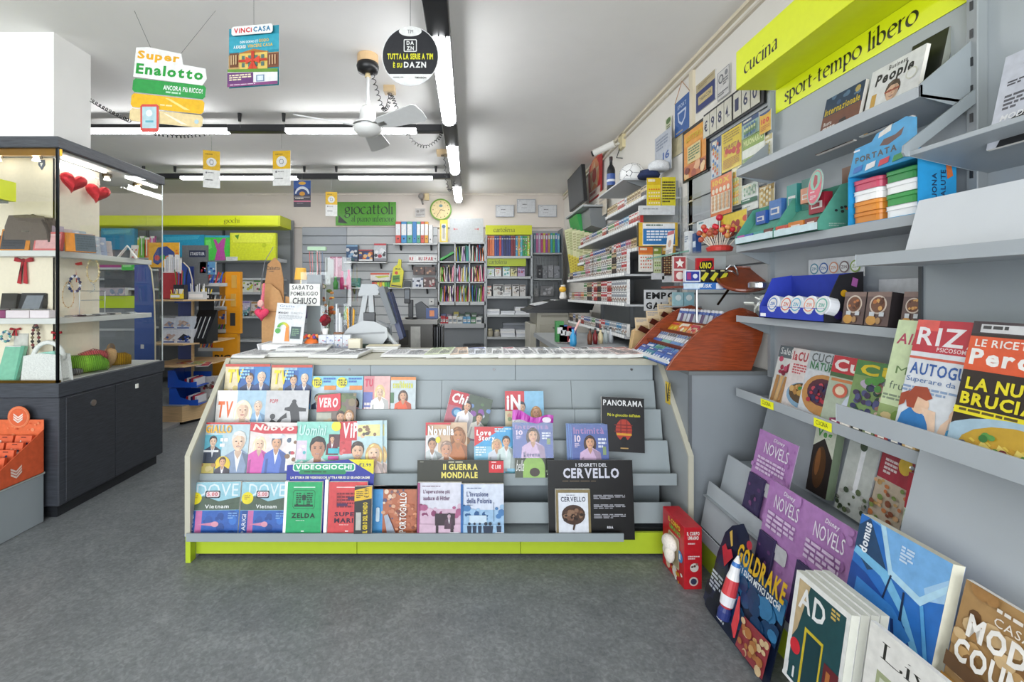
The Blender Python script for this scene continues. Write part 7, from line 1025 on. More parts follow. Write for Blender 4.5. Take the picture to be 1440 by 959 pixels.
r=thing('printed_bag','white packed bag with black and red pictures beside the blue trays','bag',P(292,570,4.80)); run(Canvas(.15,.30,'d8d4d0',dz=.0006),[('blobs',.1,.2,.9,.9,10,['4a3c3c','8a7468','f0ece8','a83c40'],.1,.18,5)]).box(-.075,.075,.0006,.08,0,.30,'d0ccc8').obj('bag_body',PRINT,r,loc=(0,0,0))
# BIC display
bi=thing('pen_display','orange and yellow pen display stand with grey trays','display stand',(P(318,0,5.3)[0],5.3,0))
def BI(a,b,c_,d_,k,nm,dep,y0=0,m_=PLAST): return TU(a,b,c_,d_,k,nm,dep,y0,m_,bi,5.3)
BI(317,382,337.5,469,'e89a18','side_panel',.06); BI(299,469.5,334,512,'eaa01c','lower_panel',.06); BI(299,512,334,572,'d8921c','pedestal',.3); BI(285,470,299,572,'8a8e92','grey_cabinet',.4,.1,STEEL); BI(290,382,317,512,'c8860c','back_board',.30,.28)
x0,_,z1=P(298,497,5.29); x1,_,z0=P(326,509,5.29); c=Canvas(x1-x0,z1-z0,None,dz=.0008); c.t('BIC',.08,.15,.8,.7,'2a2010','x',0,.15); c.obj('lettering',PRINT,bi,loc=((x0+x1)/2-bi.location.x,-.004,z0))
for a,b in ((326,387),(325,413),(324,440)): k=BI(a,b,a+7,b+18,'d8a850' if b<430 else '3a3a3c','slot_insert',.0,-.008)
for i,(a,c_,py) in enumerate(((285,320,401),(278,319,434),(296,318,466),(280,314,492))):
    BI(a,py-3,c_,py+1.5,'c8ccd0','tray',.24,-.02,STEEL)
    for j in range(9): 
        x,_,z=P(a+2+j*(c_-a-4)/8,py-3,5.32); M().cyl((x-bi.location.x,.02,z-.01),(x-bi.location.x+.02*((j%3)-1),.10,z+.13),.008,None,6,[['2c58b8','c83038','2c58b8'],['9aa0a8','e8e8e8','3a3a40'],['8a3c8a','3a9a4a','2c58b8'],['e8a020','c83838','2c50a8']][i][j%3]).obj('pen',PLAST,bi)
for i,(a,b,c_,d_,k,nm) in enumerate([(281,368,290,384,'5a9ad0','light blue blister of pens, left above the pen trays'),(291,368,303,386,'6aa8d8','light blue blister of pens, right above the pen trays'),(289,437,296,464,'d8e020','neon yellow marker blister between the pen trays'),(279,446,289,466,'4a3a8a','purple pen blister between the pen trays'),(301,437,317,456,'e8982c','orange pen blister beside the trays')]): sheet('pen_blister',nm,'pen pack',a,b,c_,d_,5.25,k,[('blobs',.1,.3,.9,.9,6,['e8e8f0','2c50a8','c83848'],.1,.15,i)],th=.02)
# cardboard stand, pink plush
cs=thing('cardboard_stand','tall brown cardboard shoe-sole shaped stand behind the left end of the counter','display stand',(P(386,0,3.7)[0],3.7,0))
M().prism([(-.09,0),(-.09,1.16),(-.08,1.38),(-.055,1.54),(0,1.595),(.045,1.55),(.07,1.42),(.075,1.16),(.08,0)],'y',0,.012,'b98a5c').obj('backboard',CARD,cs)
M().prism([(-.095,.0),(-.09,1.38),(-.02,1.38),(.05,1.32),(.085,1.22),(.085,0)],'y',-.03,-.018,'c89a68').obj('front_sheet',CARD,cs)
for z in (1.155,.9,.78): M().box(-.095,.086,-.034,-.03,z,z+.004,'8a6440').obj('fold_line',CARD,cs)
c=Canvas(.12,.06,None,dz=.0006); c.t('Calimbo'[:0] or 'Ciabatta',.05,.1,.9,.5,'4a3420','b'); c.l(.25,.75,.75,.9,1,'6a5438'); c.obj('lettering',PRINT,cs,loc=(-.01,-.002,1.47)); M().tube([(-.085,-.04,1.1),(-.095,-.04,1.36),(-.06,-.04,1.56),(.0,-.02,1.68)],.003,5,'7a7c80').obj('cord',PLAST,cs)
M().prism([(.08,1.28),(.2,1.25),(.2,1.20),(.08,1.16)],'y',.02,.03,'c89a68').obj('side_flap',CARD,cs)
def heart(s,th,k,mm,name='heart_body',N=28,par=None,**kw):
    m=M(); pts=[]
    for i in range(N): t=2*PI*i/N; pts.append((s*.058*16*math.sin(t)**3,s*.058*(13*math.cos(t)-5*math.cos(2*t)-2*math.cos(3*t)-math.cos(4*t))))
    for sg in (-1,1):
        prev=None
        for q in range(6):
            a=q/5*PI/2; sc=math.cos(a)*.98+.02; d=sg*th*math.sin(a); ring=[(x*sc,d,z*sc) for x,z in pts]
            if prev:
                for i in range(N): j=(i+1)%N; m.face([prev[i],prev[j],ring[j],ring[i]] if sg<0 else [prev[j],prev[i],ring[i],ring[j]],k)
            prev=ring
        m.face(prev,k)
    return m.obj(name,mm,par,smooth=True,**kw)
pk2=thing('plush_heart','pink stuffed heart hanging on a ribbon from the cardboard stand','plush toy',P(368,441,3.6)); heart(.06,.035,'e8486c',FABRIC,par=pk2); M().tube([(.01,0,.04),(.005,0,.10),(.02,-.0,.24)],[.012,.014,.008],6,'e87888').obj('ribbon',FABRIC,pk2); M().ball((-.0,-.02,.08),.025,.02,.03,10,6,'f0b8b0').obj('bow',FABRIC,pk2,smooth=True)
# ================================================================ SHOWCASE CONTENTS
zA=1.553; zB=1.158; zC=.793
def sheart(px,py,l,rz):
    x=-2.50; Y=x*640/(px-660); z=1.3-(py-413)*Y/640; r=thing('sequin_heart',l,'ornament',(x+.045,Y,z),(R(0),R(8),R(rz)));  heart(.074,.036,'c8202c',SEQUIN,par=r); M().prism([(-.055,.0),(.055,.0),(.0,-.07)],'y',-.002,.002,'d83038').obj('felt_back',FABRIC,r,loc=(0,.03,.02)); M().tube([(0,0,.05),(-.01,0,.09),(-.015,.03,.10)],.007,5,'e8d8c8').obj('loop',FABRIC,r)
sheart(93,256,'red sequin heart hanging in the glass cabinet, nearer and higher one',55); sheart(128,271,'red sequin heart hanging in the glass cabinet, farther and lower one',55)
hb_=thing('handbag','dark taupe handbag on the upper shelf of the glass cabinet','handbag',(P(45,0,2.70)[0],2.705,zA))
M().prism([(-.125,0),(-.12,.14),(-.10,.195),(.0,.20),(.09,.19),(.105,.10),(.11,0)],'y',-.035,.035,'6a5f56').obj('bag_body',FABRIC,hb_,bevel=.012); M().tube([(-.09,0,.19),(.0,0,.215),(.085,0,.185)],.006,6,'5a5048').obj('zip',FABRIC,hb_); M().tube([(.09,-.03,.18),(.12,-.03,.12),(.13,-.03,.05)],.01,6,'4a4038').obj('strap',FABRIC,hb_); M().box(-.03,.01,-.037,-.035,.11,.12,'9a948c').obj('badge',METAL,hb_)
def pbox(label,a,b,c_,d_,Y,k,ops,z0,th=.02,tilt=10,name='photo_box',cat='box',rz=0):
    x0,_,z1=P(a,b,Y); x1=P(c_,d_,Y)[0]; r=thing(name,label,cat,((x0+x1)/2,Y,z0),(R(-tilt),0,R(rz))); w,h=x1-x0,z1-z0; run(Canvas(w,h,k,dz=.0004),ops).box(-w/2,w/2,.0004,th,0,h,k).obj('box_body',PRINT,r); return r
pbox('orange framed dark wallet box at the far left of the upper cabinet shelf',-2,321,40,346,2.66,'e8922c',[('r',.04,.08,.86,.94,'4a4c54'),('l',.1,.15,.8,.85,6,'3a3c44')],zA)
pbox('pink wallet box on the upper cabinet shelf left of the corner post',46,325,84,346,2.66,'e87878',[('r',.06,.12,.94,.9,'f0b8b8'),('r',.06,.12,.94,.2,'f8d8d4')],zA)
pbox('orange and dark grey wallet box just right of the corner post',98,328,132,352,2.74,'e8922c',[('r',.3,.02,1,.98,'5a666c'),('l',.35,.1,.95,.9,6,'4c585e')],zA,rz=60)
pbox('dark purple box behind the orange wallet box',-4,300,15,338,2.735,'6a3040',[('r',0,.2,1,.3,'8a4858')],zA,.015)
for i,(px,h,k) in enumerate([(80,.16,'c8b8c8'),(92,.15,'e8d0d0'),(102,.15,'d8d8e4'),(112,.15,'b8c8e0'),(122,.14,'c8d4e8'),(131,.13,'d8e0ec'),(140,.13,'b8c4e0'),(148,.11,'d8c8c4')]):
    x=-2.46; Y=x*640/(px-660); r=thing('greeting_card','%s card standing in the row on the upper cabinet shelf'%['mauve','blush','lilac white','sky blue','icy blue','pale blue','periwinkle','rose grey'][i],'card',(x,Y,zA),(R(-14),0,R(60))); run(Canvas(.09,h,k,dz=.0004),[('blobs',.1,.1,.9,.6,6,['f4f4f8','a8b0c8','e8c8c8'],.08,.14,i),('l',.2,.75,.8,.9,2,'9aa0b8')]).box(-.045,.045,.0004,.006,0,h,k).obj('card_sheet',PRINT,r)
r=thing('tent_card','white folded card like a little roof near the far end of the upper shelf','card',(-2.43,3.24,zA)); M().prism([(-.06,0),(0,.09),(.06,0),(.052,0),(0,.08),(-.052,0)],'x',-.02,.05,'eeece8').obj('folded_sheet',PAPER,r,rot=(0,0,R(-60)))
pbox('small white card with red figures at the far end of the upper shelf',182,344,192,358,3.38,'ece8e4',[('blobs',.2,.3,.8,.9,6,['c83c40','5a4a50','d8b090'],.1,.16,2)],zA,.004,name='small_card',cat='card')
def bow(px,py,Y,s,label,tail=1.0,rz=0):
    r=thing('red_bow',label,'ribbon',P(px,py,Y),(0,0,R(rz)))
    for g in (-1,1): M().prism([(0,0),(g*s*.9,s*.35),(g*s,-s*.1),(g*s*.5,-s*.2)],'y',-.008,.004,'a81c28').obj('loop',FABRIC,r); M().prism([(0,0),(g*s*.25,0),(g*s*(.6 if g>0 else .1)-s*.2,-s*2.6*tail),(g*s*(.6 if g>0 else .1)-s*.65,-s*2.5*tail)],'y',-.003,.0,'b8202c').obj('ribbon_tail',FABRIC,r)
    M().ball((0,-.005,0),s*.22,s*.15,s*.2,8,6,'8a1420').obj('knot',FABRIC,r,smooth=True); return r
bow(34,366,2.74,.055,'red ribbon bow hanging under the upper shelf at the left of the glass cabinet'); bow(103,371,2.9,.045,'red ribbon bow hanging right of the corner post',1.0,40)
bow(22,463,2.74,.03,'small red bow at the left on the lowest level of the glass cabinet',.5); bow(80,468,2.74,.03,'small red bow beside the corner post on the lowest level',.5); bow(120,458,3.05,.04,'small red bow on the cream side panel, lowest level',.6,50)
def necklace(label,px,py,Y,w,h,cols,n,r_=.006,rz=0):
    r=thing('necklace',label,'necklace',P(px,py,Y),(0,0,R(rz))); M().tube([(w*math.sin(2*PI*i/n)*(.6+.4*math.sin(PI*i/n)),0,-h*(1-math.cos(2*PI*i/n))/2) for i in range(n+1)],r_*.4,4,cols[0]).obj('cord',FABRIC,r)
    for i in range(n): M().ball((w*math.sin(2*PI*i/n)*(.6+.4*math.sin(PI*i/n)),0,-h*(1-math.cos(2*PI*i/n))/2),r_,None,None,7,5,cols[i%len(cols)]).obj('bead',PLAST,r,smooth=True)
necklace('gold bead necklace hanging right of the red bow in the glass cabinet',131,362,2.98,.035,.16,['d8c090','e8d8b0'],18,.007,50); necklace('dark blue and white bead necklace beneath the red bow',105,388,2.86,.03,.10,['22305c','d8d8e0','303c68'],14,.009,45); necklace('long tan cord necklace in the glass cabinet',96,396,2.8,.03,.16,['c8a878','b89060'],14,.004,45); necklace('dark multicolour bead necklace on the lowest level by the corner post',50,457,2.72,.022,.15,['4a2c30','8a3c3c','2c2c30','8a7a5a'],20,.009); necklace('silver chain necklace on the rack in the glass cabinet',121,395,3.0,.05,.08,['c8ccd0','a8acb0'],16,.004,50)
jr=thing('jewellery_rack','thin metal jewellery rack on the middle cabinet shelf','rack',(-2.45,2.96,zB)); M().box(-.05,.05,-.12,.12,0,.006,'c8c8c8').obj('base_plate',METAL,jr); M().tube([(0,-.1,0),(0,-.1,.16),(0,.1,.16),(0,.1,0)],.003,5,'c0c4c8').obj('frame',METAL,jr); M().tube([(0,-.09,.10),(0,.09,.10)],.002,5,'c0c4c8').obj('cross_bar',METAL,jr)
pbox('dark photo frame box on the middle shelf at the left',22,411,56,434,2.70,'2a2c30',[('poly',[(.1,.9),(.25,.1),(.95,.1),(.85,.9)],'8a9098')],zB,.03,14,'jewel_box'); pbox('open black jewellery case at the far left of the middle shelf',-2,412,20,436,2.70,'26241f',[('r',.1,.3,.9,.9,'3c3a38')],zB,.03,8,'jewel_box')
for i,(a,b,k,nm) in enumerate([(8,42,'e4d8dc','pale pink'),(42,70,'e8dce0','whitish pink'),(-4,8,'8a3c6a','plum')]): x0=P(a,0,2.655)[0]; x1=P(b,0,2.655)[0]; r=thing('jewellery_tray',nm+' jewellery tray on the middle shelf of the glass cabinet','tray',((x0+x1)/2,2.67,zB)); w=(x1-x0)/2-.002; M().box(-w,w,-.02,.05,0,.045,k).obj('tray_body',PAPER,r,bevel=.003); [M().lathe([(.010,0),(.013,.003),(.010,.006),(.007,.003),(.010,0)],10,'c8ccd0').obj('ring',METAL,r,loc=(-w*.6+j*w*.4,.0,.047)) for j in range(4)]
for i in range(9):
    px=100+i*10.5; x=-2.43; Y=x*640/(px-660); r=thing('bracelet','%s bracelet lying along the middle shelf, %s from the corner post'%(['silver','dark','white','grey','silver','black','pearl','grey','silver'][i],['first','second','third','fourth','fifth','sixth','seventh','eighth','ninth'][i]),'bracelet',(x+.01*(i%2),Y,zB)); n=14; M().tube([(.024*math.cos(2*PI*j/n),.03*math.sin(2*PI*j/n),.006) for j in range(n+1)],.005,5,['c8c8cc','2c2c30','e8e8e4','8a8c90','c0c4c8','1c1c20','e8e0d8','707478','b8bcc0'][i]).obj('bead_band',METAL if i%3==0 else PLAST,r)
# lowest level
pbox('mint green book leaning at the far left on the cabinet floor',-6,486,22,526,2.66,'8fd8b8',[('r',0,0,1,.03,'f0f0f0'),('poly',[(.8,0),(1,0),(1,1),(.9,1)],'6ab89a')],zC,.02,16,'book','book')
pbox('white framed board behind the mint book on the cabinet floor',16,469,36,524,2.73,'d8d4cc',[('r',.06,.04,.94,.96,'e8e4dc')],zC,.01,4,'framed_board','frame')
necklace('striped blue and green necklace hanging at the left of the lowest level',8,466,2.72,.03,.06,['5aa8a0','e8e8e0','3c6a90'],12,.008)
wb=thing('white_handbag','small white handbag with an arched handle on the cabinet floor','handbag',(P(66,0,2.68)[0],2.69,zC)); M().prism([(-.12,0),(-.105,.135),(-.02,.15),(.09,.14),(.105,0)],'y',-.035,.035,'e0e0dc').obj('bag_body',FABRIC,wb,bevel=.01); M().tube([(.10*math.cos(R(a))*-.9,0,.12+.10*math.sin(R(a))) for a in range(0,181,15)],.013,8,'e8e8e4').obj('handle',FABRIC,wb,smooth=True); M().prism([(-.05,.125),(.06,.125),(.05,.17),(-.04,.16)],'y',-.02,.02,'9ad0c0').obj('mint_scarf',FABRIC,wb)
def knit(label,pts,rads,k,px,Y,z=zC,rz=0,name='knitted_scarf'):
    r=thing(name,label,'scarf',(-2.47 if px is None else P(px,0,Y)[0],Y,z),(0,0,R(rz))); m=M().tube(pts,rads,14,k); o=m.obj('knit_roll',FABRIC,r,smooth=True,sub=1)
    d=''.join('%02x'%int(int(k[i:i+2],16)*.75) for i in (0,2,4))
    for i in range(len(pts)*7-7):
        t=i/7; a=int(t); f=t-a; p=Vector(pts[a]).lerp(Vector(pts[min(a+1,len(pts)-1)]),f); rr=rads[a]*(1-f)+rads[min(a+1,len(pts)-1)]*f; n=14
        M().tube([(p.x,p.y+rr*1.01*math.cos(2*PI*j/n),p.z+rr*1.01*math.sin(2*PI*j/n)) for j in range(n+1)],.0022,4,d,False).obj('knit_rib',FABRIC,r)
    return r
knit('chunky light green knitted scarf on the cabinet floor',[(-.15,0,.03),(-.12,.01,.055),(-.05,0,.06),(.02,.01,.055),(.09,0,.06),(.14,0,.035)],[.022,.05,.058,.056,.052,.03],'8cc83c',None,2.90,rz=55)
knit('mustard yellow knitted scarf on the cabinet floor, right of the green one',[(-.07,0,.04),(-.02,0,.05),(.05,0,.05),(.09,0,.04)],[.03,.045,.045,.03],'c89a20',None,3.18,rz=40)
knit('grey crochet scarf lying in front of the green scarf',[(-.09,0,.02),(0,0,.025),(.08,0,.02)],[.015,.025,.015],'8a8c90',None,2.80,rz=60)
knit('pink folded cloth behind the green scarf',[(-.08,0,.09),(0,0,.10),(.08,0,.09)],[.03,.045,.03],'e0686c',None,2.99,rz=60); knit('tan and white striped roll behind the mustard scarf',[(0,0,.02),(.02,0,.08),(.03,0,.14)],[.04,.045,.035],'c8a070',None,3.10,rz=0)
# ================================================================ ON THE COUNTER
ZC=.931
def flat(name,label,cat,x,y,z,w,d,t,bg,ops,rz=0,tilt=0,group=None,edge='e8e8e4',m_=PRINT):
    r=thing(name,label,cat,(x,y,z),(0,R(tilt),R(rz)),group)
    for i in range(3): e=.004*((i*7)%3-1); M().box(-w/2+e,w/2+e,-d/2,d/2,t*i/3,t*(i+.8)/3,edge).obj('fold',PAPER,r)
    c=Canvas(w,d,bg,dz=.0004); run(c,ops); c.obj('printed_page',PAPER,r,loc=(0,-d/2,t),rot=(R(-90),0,0)); return r
npaper=lambda k,k2,s:[('r',.05,.04,.95,.14,k2),('l',.06,.2,.5,.9,9,k),('l',.55,.5,.95,.95,6,k),('blobs',.58,.2,.92,.45,4,[k2,'b8b0a8','8a8a8a'],.06,.1,s),('l',.55,.17,.95,.2,1,'2a2a2a')]
NP=[(601,629,'e0e8c8','6a8a50','greenish'),(629,651,'f0dcc8','a87858','peach'),(651,677,'e8ecf4','4a5a9a','white with blue title'),(677,701,'eceeee','5a6a70','white with grey-green title'),(699,722,'ecebee','b04050','white with red title'),(716,744,'e8e8ea','4a4a50','white with black photo'),(738,766,'e6e8ea','606468','pale grey'),(762,788,'ececec','4a6a70','white with teal title'),(784,812,'eae8e8','b84a50','white with pinkish red columns'),(806,832,'e8e8e8','3a3a40','white with bold black title'),(826,852,'ece4e4','c07070','rosy white'),(846,872,'f0dcd8','b85858','pale pink'),(862,890,'f2d4cc','a86a60','salmon pink')]
for i,(a,b,k,k2,nm) in enumerate(NP):
    x0=P(a,0,2.72)[0]; x1=P(b+7,0,2.72)[0]; flat('newspaper',nm+' newspaper in the overlapping row on the counter','newspaper',(x0+x1)/2,2.78,ZC+.003+.0,x1-x0,.34,.018,k,npaper('8a8c90',k2,i),rz=-4+(i*5)%7,tilt=-2.5)
for i,(a,b,Y,k,nm,t) in enumerate([(340,385,2.72,'e4e4e4','leftmost newspaper lying flat on the counter top',.016),(384,446,2.74,'dfe1e4','thick pile of newspapers left of the card boxes',.024),(446,514,2.72,'e8eaec','white newspaper lying in front of the card boxes',.02),(393,460,2.82,'d8dade','tilted newspapers on top of the thick pile',.018),(515,560,2.9,'dcd4b8','cream boxed pad lying behind the newspapers',.035),(541,603,2.72,'e8e8ea','white newspaper left of the greenish one',.014)]):
    x0=P(a,0,Y)[0]; x1=P(b,0,Y)[0]; flat('newspaper' if i!=4 else 'pad',nm,'newspaper' if i!=4 else 'pad',(x0+x1)/2,Y+.03+i%2*.03,ZC+(.026 if i==3 else .002),x1-x0,.3 if i!=4 else .12,t,k,npaper('a0a2a6','6a6c70',i+20) if i!=4 else [],rz=[0,3,-5,9,0,-3][i])
r=thing('white_tray','white curved paper tray full of leaflets on the left of the counter','tray',(P(389,0,2.85)[0],2.93,ZC)); M().prism([(-.10,0),(-.115,.055),(-.11,.055),(-.095,.006),(.13,.006),(.14,.04),(.145,.04),(.135,0)],'y',-.1,.1,'e8e8ea').obj('tray_body',PLAST,r); M().box(-.09,.12,-.09,.09,.008,.05,'f4f4f4').obj('leaflet_pile',PAPER,r)
def stand(name,label,cat,a,b,c_,d_,Y,bg,ops,tilt=14,rz=0,roll=0,th=.004):
    x0,_,z1=P(a,b,Y); x1,_,z0=P(c_,d_,Y); z0=max(z0,ZC+.002); r=thing(name,label,cat,((x0+x1)/2,Y,z0),(R(-tilt),R(roll),R(rz))); w,h=x1-x0,(z1-z0); run(Canvas(w,h,bg,dz=.0004),ops).box(-w/2,w/2,.0004,th,0,h,'e4e4e4').obj('sheet',PRINT,r); M().prism([(0,0),(0,h*.6),(.09,0)],'x',-.01,.01,'dddddd').obj('rear_prop',PAPER,r,loc=(0,th,0)); return r
stand('price_leaflet','white price list card with a green-orange arch and a dark square','leaflet',383,426,425,483,2.92,'eceef0',[('t','Gratta',.1,.04,.5,.06,'6a8ab0','n'),('l',.1,.13,.9,.16,1,'b8bcc0'),('t','MAGIC',.08,.22,.34,.05,'2c2c30','x'),('t','CUBETTO',.5,.22,.4,.04,'9aa0a4','n'),('l',.1,.3,.9,.42,4,'c0c4c8')]+[('poly',[(.3+.20*math.cos(R(a)),.62-.14*math.sin(R(a))),(.3+.20*math.cos(R(a+20)),.62-.14*math.sin(R(a+20))),(.3+.10*math.cos(R(a+20)),.62-.08*math.sin(R(a+20))),(.3+.10*math.cos(R(a)),.62-.08*math.sin(R(a)))],k) for a,k in zip(range(0,180,20),['f0a030','f0b830','e8cc30','d8d830','c0d838','9ccc3c','80c040','68b848','58b050'])]+[('e',.14,.7,.09,None,'58b050'),('poly',[(.40,.62),(.5,.62),(.56,.95),(.4,.95)],'f09030'),('r',.58,.58,.9,.88,'3c5458'),('l',.62,.63,.86,.82,4,'7aa080')],tilt=10,roll=3)
stand('handwritten_sign','handwritten SABATO POMERIGGIO CHIUSO card on the acrylic stand','sign',407,399,450,430,3.05,'f0efe8',[('t','SABATO',.08,.07,.7,.2,'3a3a3a','b',0,.05),('t','POMERIGGIO',.04,.36,.9,.18,'3a3a3a','b',0,.03),('t','CHIUSO',.1,.63,.8,.29,'1a1a1c','b',0,.08)],tilt=0) 
S=COLL.objects[[o.name for o in COLL.objects if o.name.startswith('handwritten_sign')][0]]; S.location.z=P(0,430,3.05)[2]
ac=thing('acrylic_stand','clear acrylic brochure stand behind the handwritten sign','stand',(P(440,0,3.1)[0],3.10,ZC)); M().box(-.11,.08,0,.005,0,.33,'ffffff').obj('front_sheet',GLASS,ac); M().box(-.11,.08,.07,.075,0,.52,'ffffff').obj('back_sheet',GLASS,ac); M().box(-.11,.08,0,.075,0,.005,'d8dcdc').obj('base_plate',PLAST,ac); M().box(-.05,.05,.03,.05,.01,.5,'8f969a').obj('grey_holder',PLAST,ac); M().box(-.1,-.05,.02,.03,.20,.30,'6a5a8a').obj('leaflet',PAPER,ac)
lp=thing('table_lamp','small orange-yellow lampshade behind the counter signs','lamp',(P(423,0,3.3)[0],3.3,.871)); M().lathe([(.045,.53),(.035,.615),(.034,.615)],18,'f0b850').obj('lamp_shade',PAPER,lp); M().cyl((0,0,0),(0,0,.54),.006,None,8,'c8b890').obj('pole',METAL,lp); M().cyl((0,0,0),(0,0,.012),.05,None,16,'a89878').obj('base',METAL,lp)
ob=thing('sweets_bag','bright orange bag of wrapped sweets behind the leaflets','bag',(P(436,0,2.95)[0],2.98,ZC)); M().ball((0,0,.035),.05,.035,.045,14,8,'e8742c').obj('bag_body',PLAST,ob,smooth=True)
for i in range(9): M().ball((-.045+.011*i,-.01+.012*(i%3),.085+.008*(i%2)),.012,None,None,7,5,['e8703c','d83c48','6a4a9a','f09a50'][i%4]).obj('sweet',PLAST,ob,smooth=True)
for i in range(4):
    x0=P(447+i*11.3,0,2.95)[0]; r=thing('card_box','small white box with blue scribbles, %s of four in a row on the counter'%['leftmost','second','third','rightmost'][i],'box',(x0+.026,2.96,ZC)); run(Canvas(.05,.10,'e4e8f0',dz=.0004),[('blobs',.1,.15,.9,.7,7,['5a7ab8','9aa8d0','c87888'],.06,.12,i),('l',.1,.75,.9,.95,3,'7a8ab0')]).box(-.025,.025,.0004,.05,0,.10,'dfe3ea').obj('box_body',PRINT,r)
r=thing('cream_box','cream coloured ticket dispenser box beside the white boxes','box',(P(498,0,2.9)[0],2.9,ZC)); M().box(-.04,.04,0,.06,0,.08,'dcd4bc').obj('box_body',PLAST,r,bevel=.004); M().lathe([(.05,0),(.06,.012),(.055,.016),(.02,.014)],18,'d8ccb0').obj('dish',PLAST,r,loc=(.04,-.05,0)); M().box(-.1,.0,-.08,-.03,0,.012,'ece8ec').obj('paper_slip',PAPER,r)
rs=thing('red_rose','dark red artificial rose in a white holder on the counter','flower',(P(456,0,3.0)[0],3.02,ZC)); m=M()
for i in range(9): a=i*2.4; m.ball((.016*math.cos(a),.016*math.sin(a),.19+.004*i-.012*(i%3)),.022,.022,.02,8,6,['7a1420','94182a','5c0e18'][i%3])
m.obj('petals',FABRIC,rs,smooth=True,kind='stuff'); M().lathe([(.035,0),(.038,.03),(.016,.09),(.018,.11),(.022,.14)],14,'eeeeec').obj('white_holder',PLAST,rs,smooth=True)
r=thing('wooden_block','brown wooden pen block on the counter','pen holder',(P(475,0,3.05)[0],3.05,ZC)); M().box(-.03,.03,0,.05,0,.11,'8a5c38').obj('block',MAHOG,r,bevel=.003)
for i in range(4): M().box(-.02+i*.012,-.012+i*.012,.02,.024,.10,.30-.03*i,['d8dce0','c8ccd0','e4e8ea','b8bcc0'][i]).obj('ruler',PLAST,r)
r=thing('pencil_cup','yellow pencils in a clear cup left of the till scale','pen holder',(P(492,0,3.1)[0],3.12,ZC)); M().lathe([(.028,0),(.03,.10)],14,'c8d0d4').obj('cup',PLAST,r)
for i in range(7): M().cyl((.012*math.cos(i),.012*math.sin(i),.02),(.026*math.cos(i),.02*math.sin(i),.26+.01*(i%3)),.004,None,6,['e8b020','e8a018','3a3a3a'][i%3]).obj('pencil',PLAST,r)
fl_=thing('dried_flowers','bunch of orange and rust artificial flowers behind the acrylic stand','flowers',(P(459,0,3.3)[0],3.3,.871)); m=M()
q=random.Random(5)
for i in range(26): m.ball((q.uniform(-.06,.06),q.uniform(-.04,.04),q.uniform(.25,.50)),q.uniform(.012,.022),None,q.uniform(.008,.016),6,4,q.choice(['d8742c','a8502c','e8b048','8a3c30','6a7a38','c88848','e0d0c0']))
m.obj('flower_heads',FABRIC,fl_,kind='stuff'); m=M(); [m.cyl((0,0,0),(q.uniform(-.05,.05),0,q.uniform(.25,.4)),.002,None,4,'6a7a48') for i in range(9)]; m.obj('stems',PLAST,fl_,kind='stuff'); M().lathe([(.03,0),(.04,.08),(.03,.16)],12,'a8b4b8').obj('vase',GLASS,fl_)
cb2=thing('clear_cabinet','tall clear acrylic display case between the signs and the till','display case',(P(477,0,3.4)[0],3.4,.871))
M().box(-.10,.09,0,.004,0,.70,'ffffff').obj('front_pane',GLASS,cb2); M().box(-.104,-.10,0,.2,0,.70,'c8d0d0').obj('edge_strip',PLAST,cb2); M().box(.085,.09,0,.2,0,.70,'ffffff').obj('side_pane',GLASS,cb2)
for z in (.22,.45): M().box(-.1,.085,.01,.2,z,z+.005,'ffffff').obj('inner_shelf',GLASS,cb2)
for i,(x,z,k,h) in enumerate([(-.05,.455,'4a9a4a',.10),(.0,.455,'b82c6c',.14),(.05,.455,'c83c78',.15),(.03,.225,'7ab04a',.10),(-.04,.225,'c8ccd0',.12)]): M().lathe([(.018,0),(.02,h*.5),(.008,h*.75),(.01,h)],10,k).obj('small_bottle',PLAST,cb2,loc=(x,.08,z+.006),smooth=True)
sheet('magenta_pack','magenta and pink blister pack behind the clear case','packet',464,361,481,390,7.1,'b83c6c',[('l',.1,.1,.45,.9,9,'7a2048'),('r',.5,0,.62,1,'e8a8c0'),('l',.65,.1,.95,.5,5,'e0c0d0')],th=.03)
kr=thing('keyring_stand','revolving rack top with dangling coloured cords behind the counter signs','rack',(P(446,0,3.6)[0],3.6,.871)); M().cyl((0,0,0),(0,0,.78),.008,None,8,'c8ccd0').obj('pole',METAL,kr); M().box(-.07,.07,-.02,.02,.77,.80,'a8c8a8').obj('header',PLAST,kr)
for i in range(6): x=-.05+i*.02; M().tube([(x,-.03,.76),(x+.006,-.03,.62),(x,-.03,.5)],.002,4,['e87060','e8a0a0','6ab0a0','d85a50','e0b0b0','7a90b0'][i]).obj('dangling_cord',FABRIC,kr)
M().box(-.02,.02,-.04,-.03,.44,.52,'5a6a80').obj('key_tag',PLAST,kr)
# till scale with screen
ts=thing('till_scale','grey and white shop scale with a raised tilted screen on the counter','cash register',(P(520,0,3.15)[0],3.16,ZC))
M().prism([(-.16,.02),(-.155,.09),(-.12,.13),(-.03,.175),(.04,.17),(.12,.13),(.125,.08),(.09,.03),(-.1,.02)],'y',-.08,.10,'b4b8ba').obj('housing',PLAST,ts,bevel=.012); M().box(-.14,.14,-.09,.12,0,.03,'3a4a44').obj('base',PLAST,ts,bevel=.005); M().prism([(-.15,.085),(.115,.10),(.115,.112),(-.145,.10)],'y',-.084,-.08,'8a8e90').obj('trim_line',PLAST,ts)
for x,l in ((-.055,.02),(.03,.095)): M().prism([(x-.02,.16),(x+.01,.16),(l+.01,.42),(l-.03,.42)] if 0 else [(x-.028,.15),(x+.008,.15),(x*.4+.012,.37),(x*.4-.02,.38)],'y',-.02,.02,'a8acae').obj('upright',PLAST,ts)
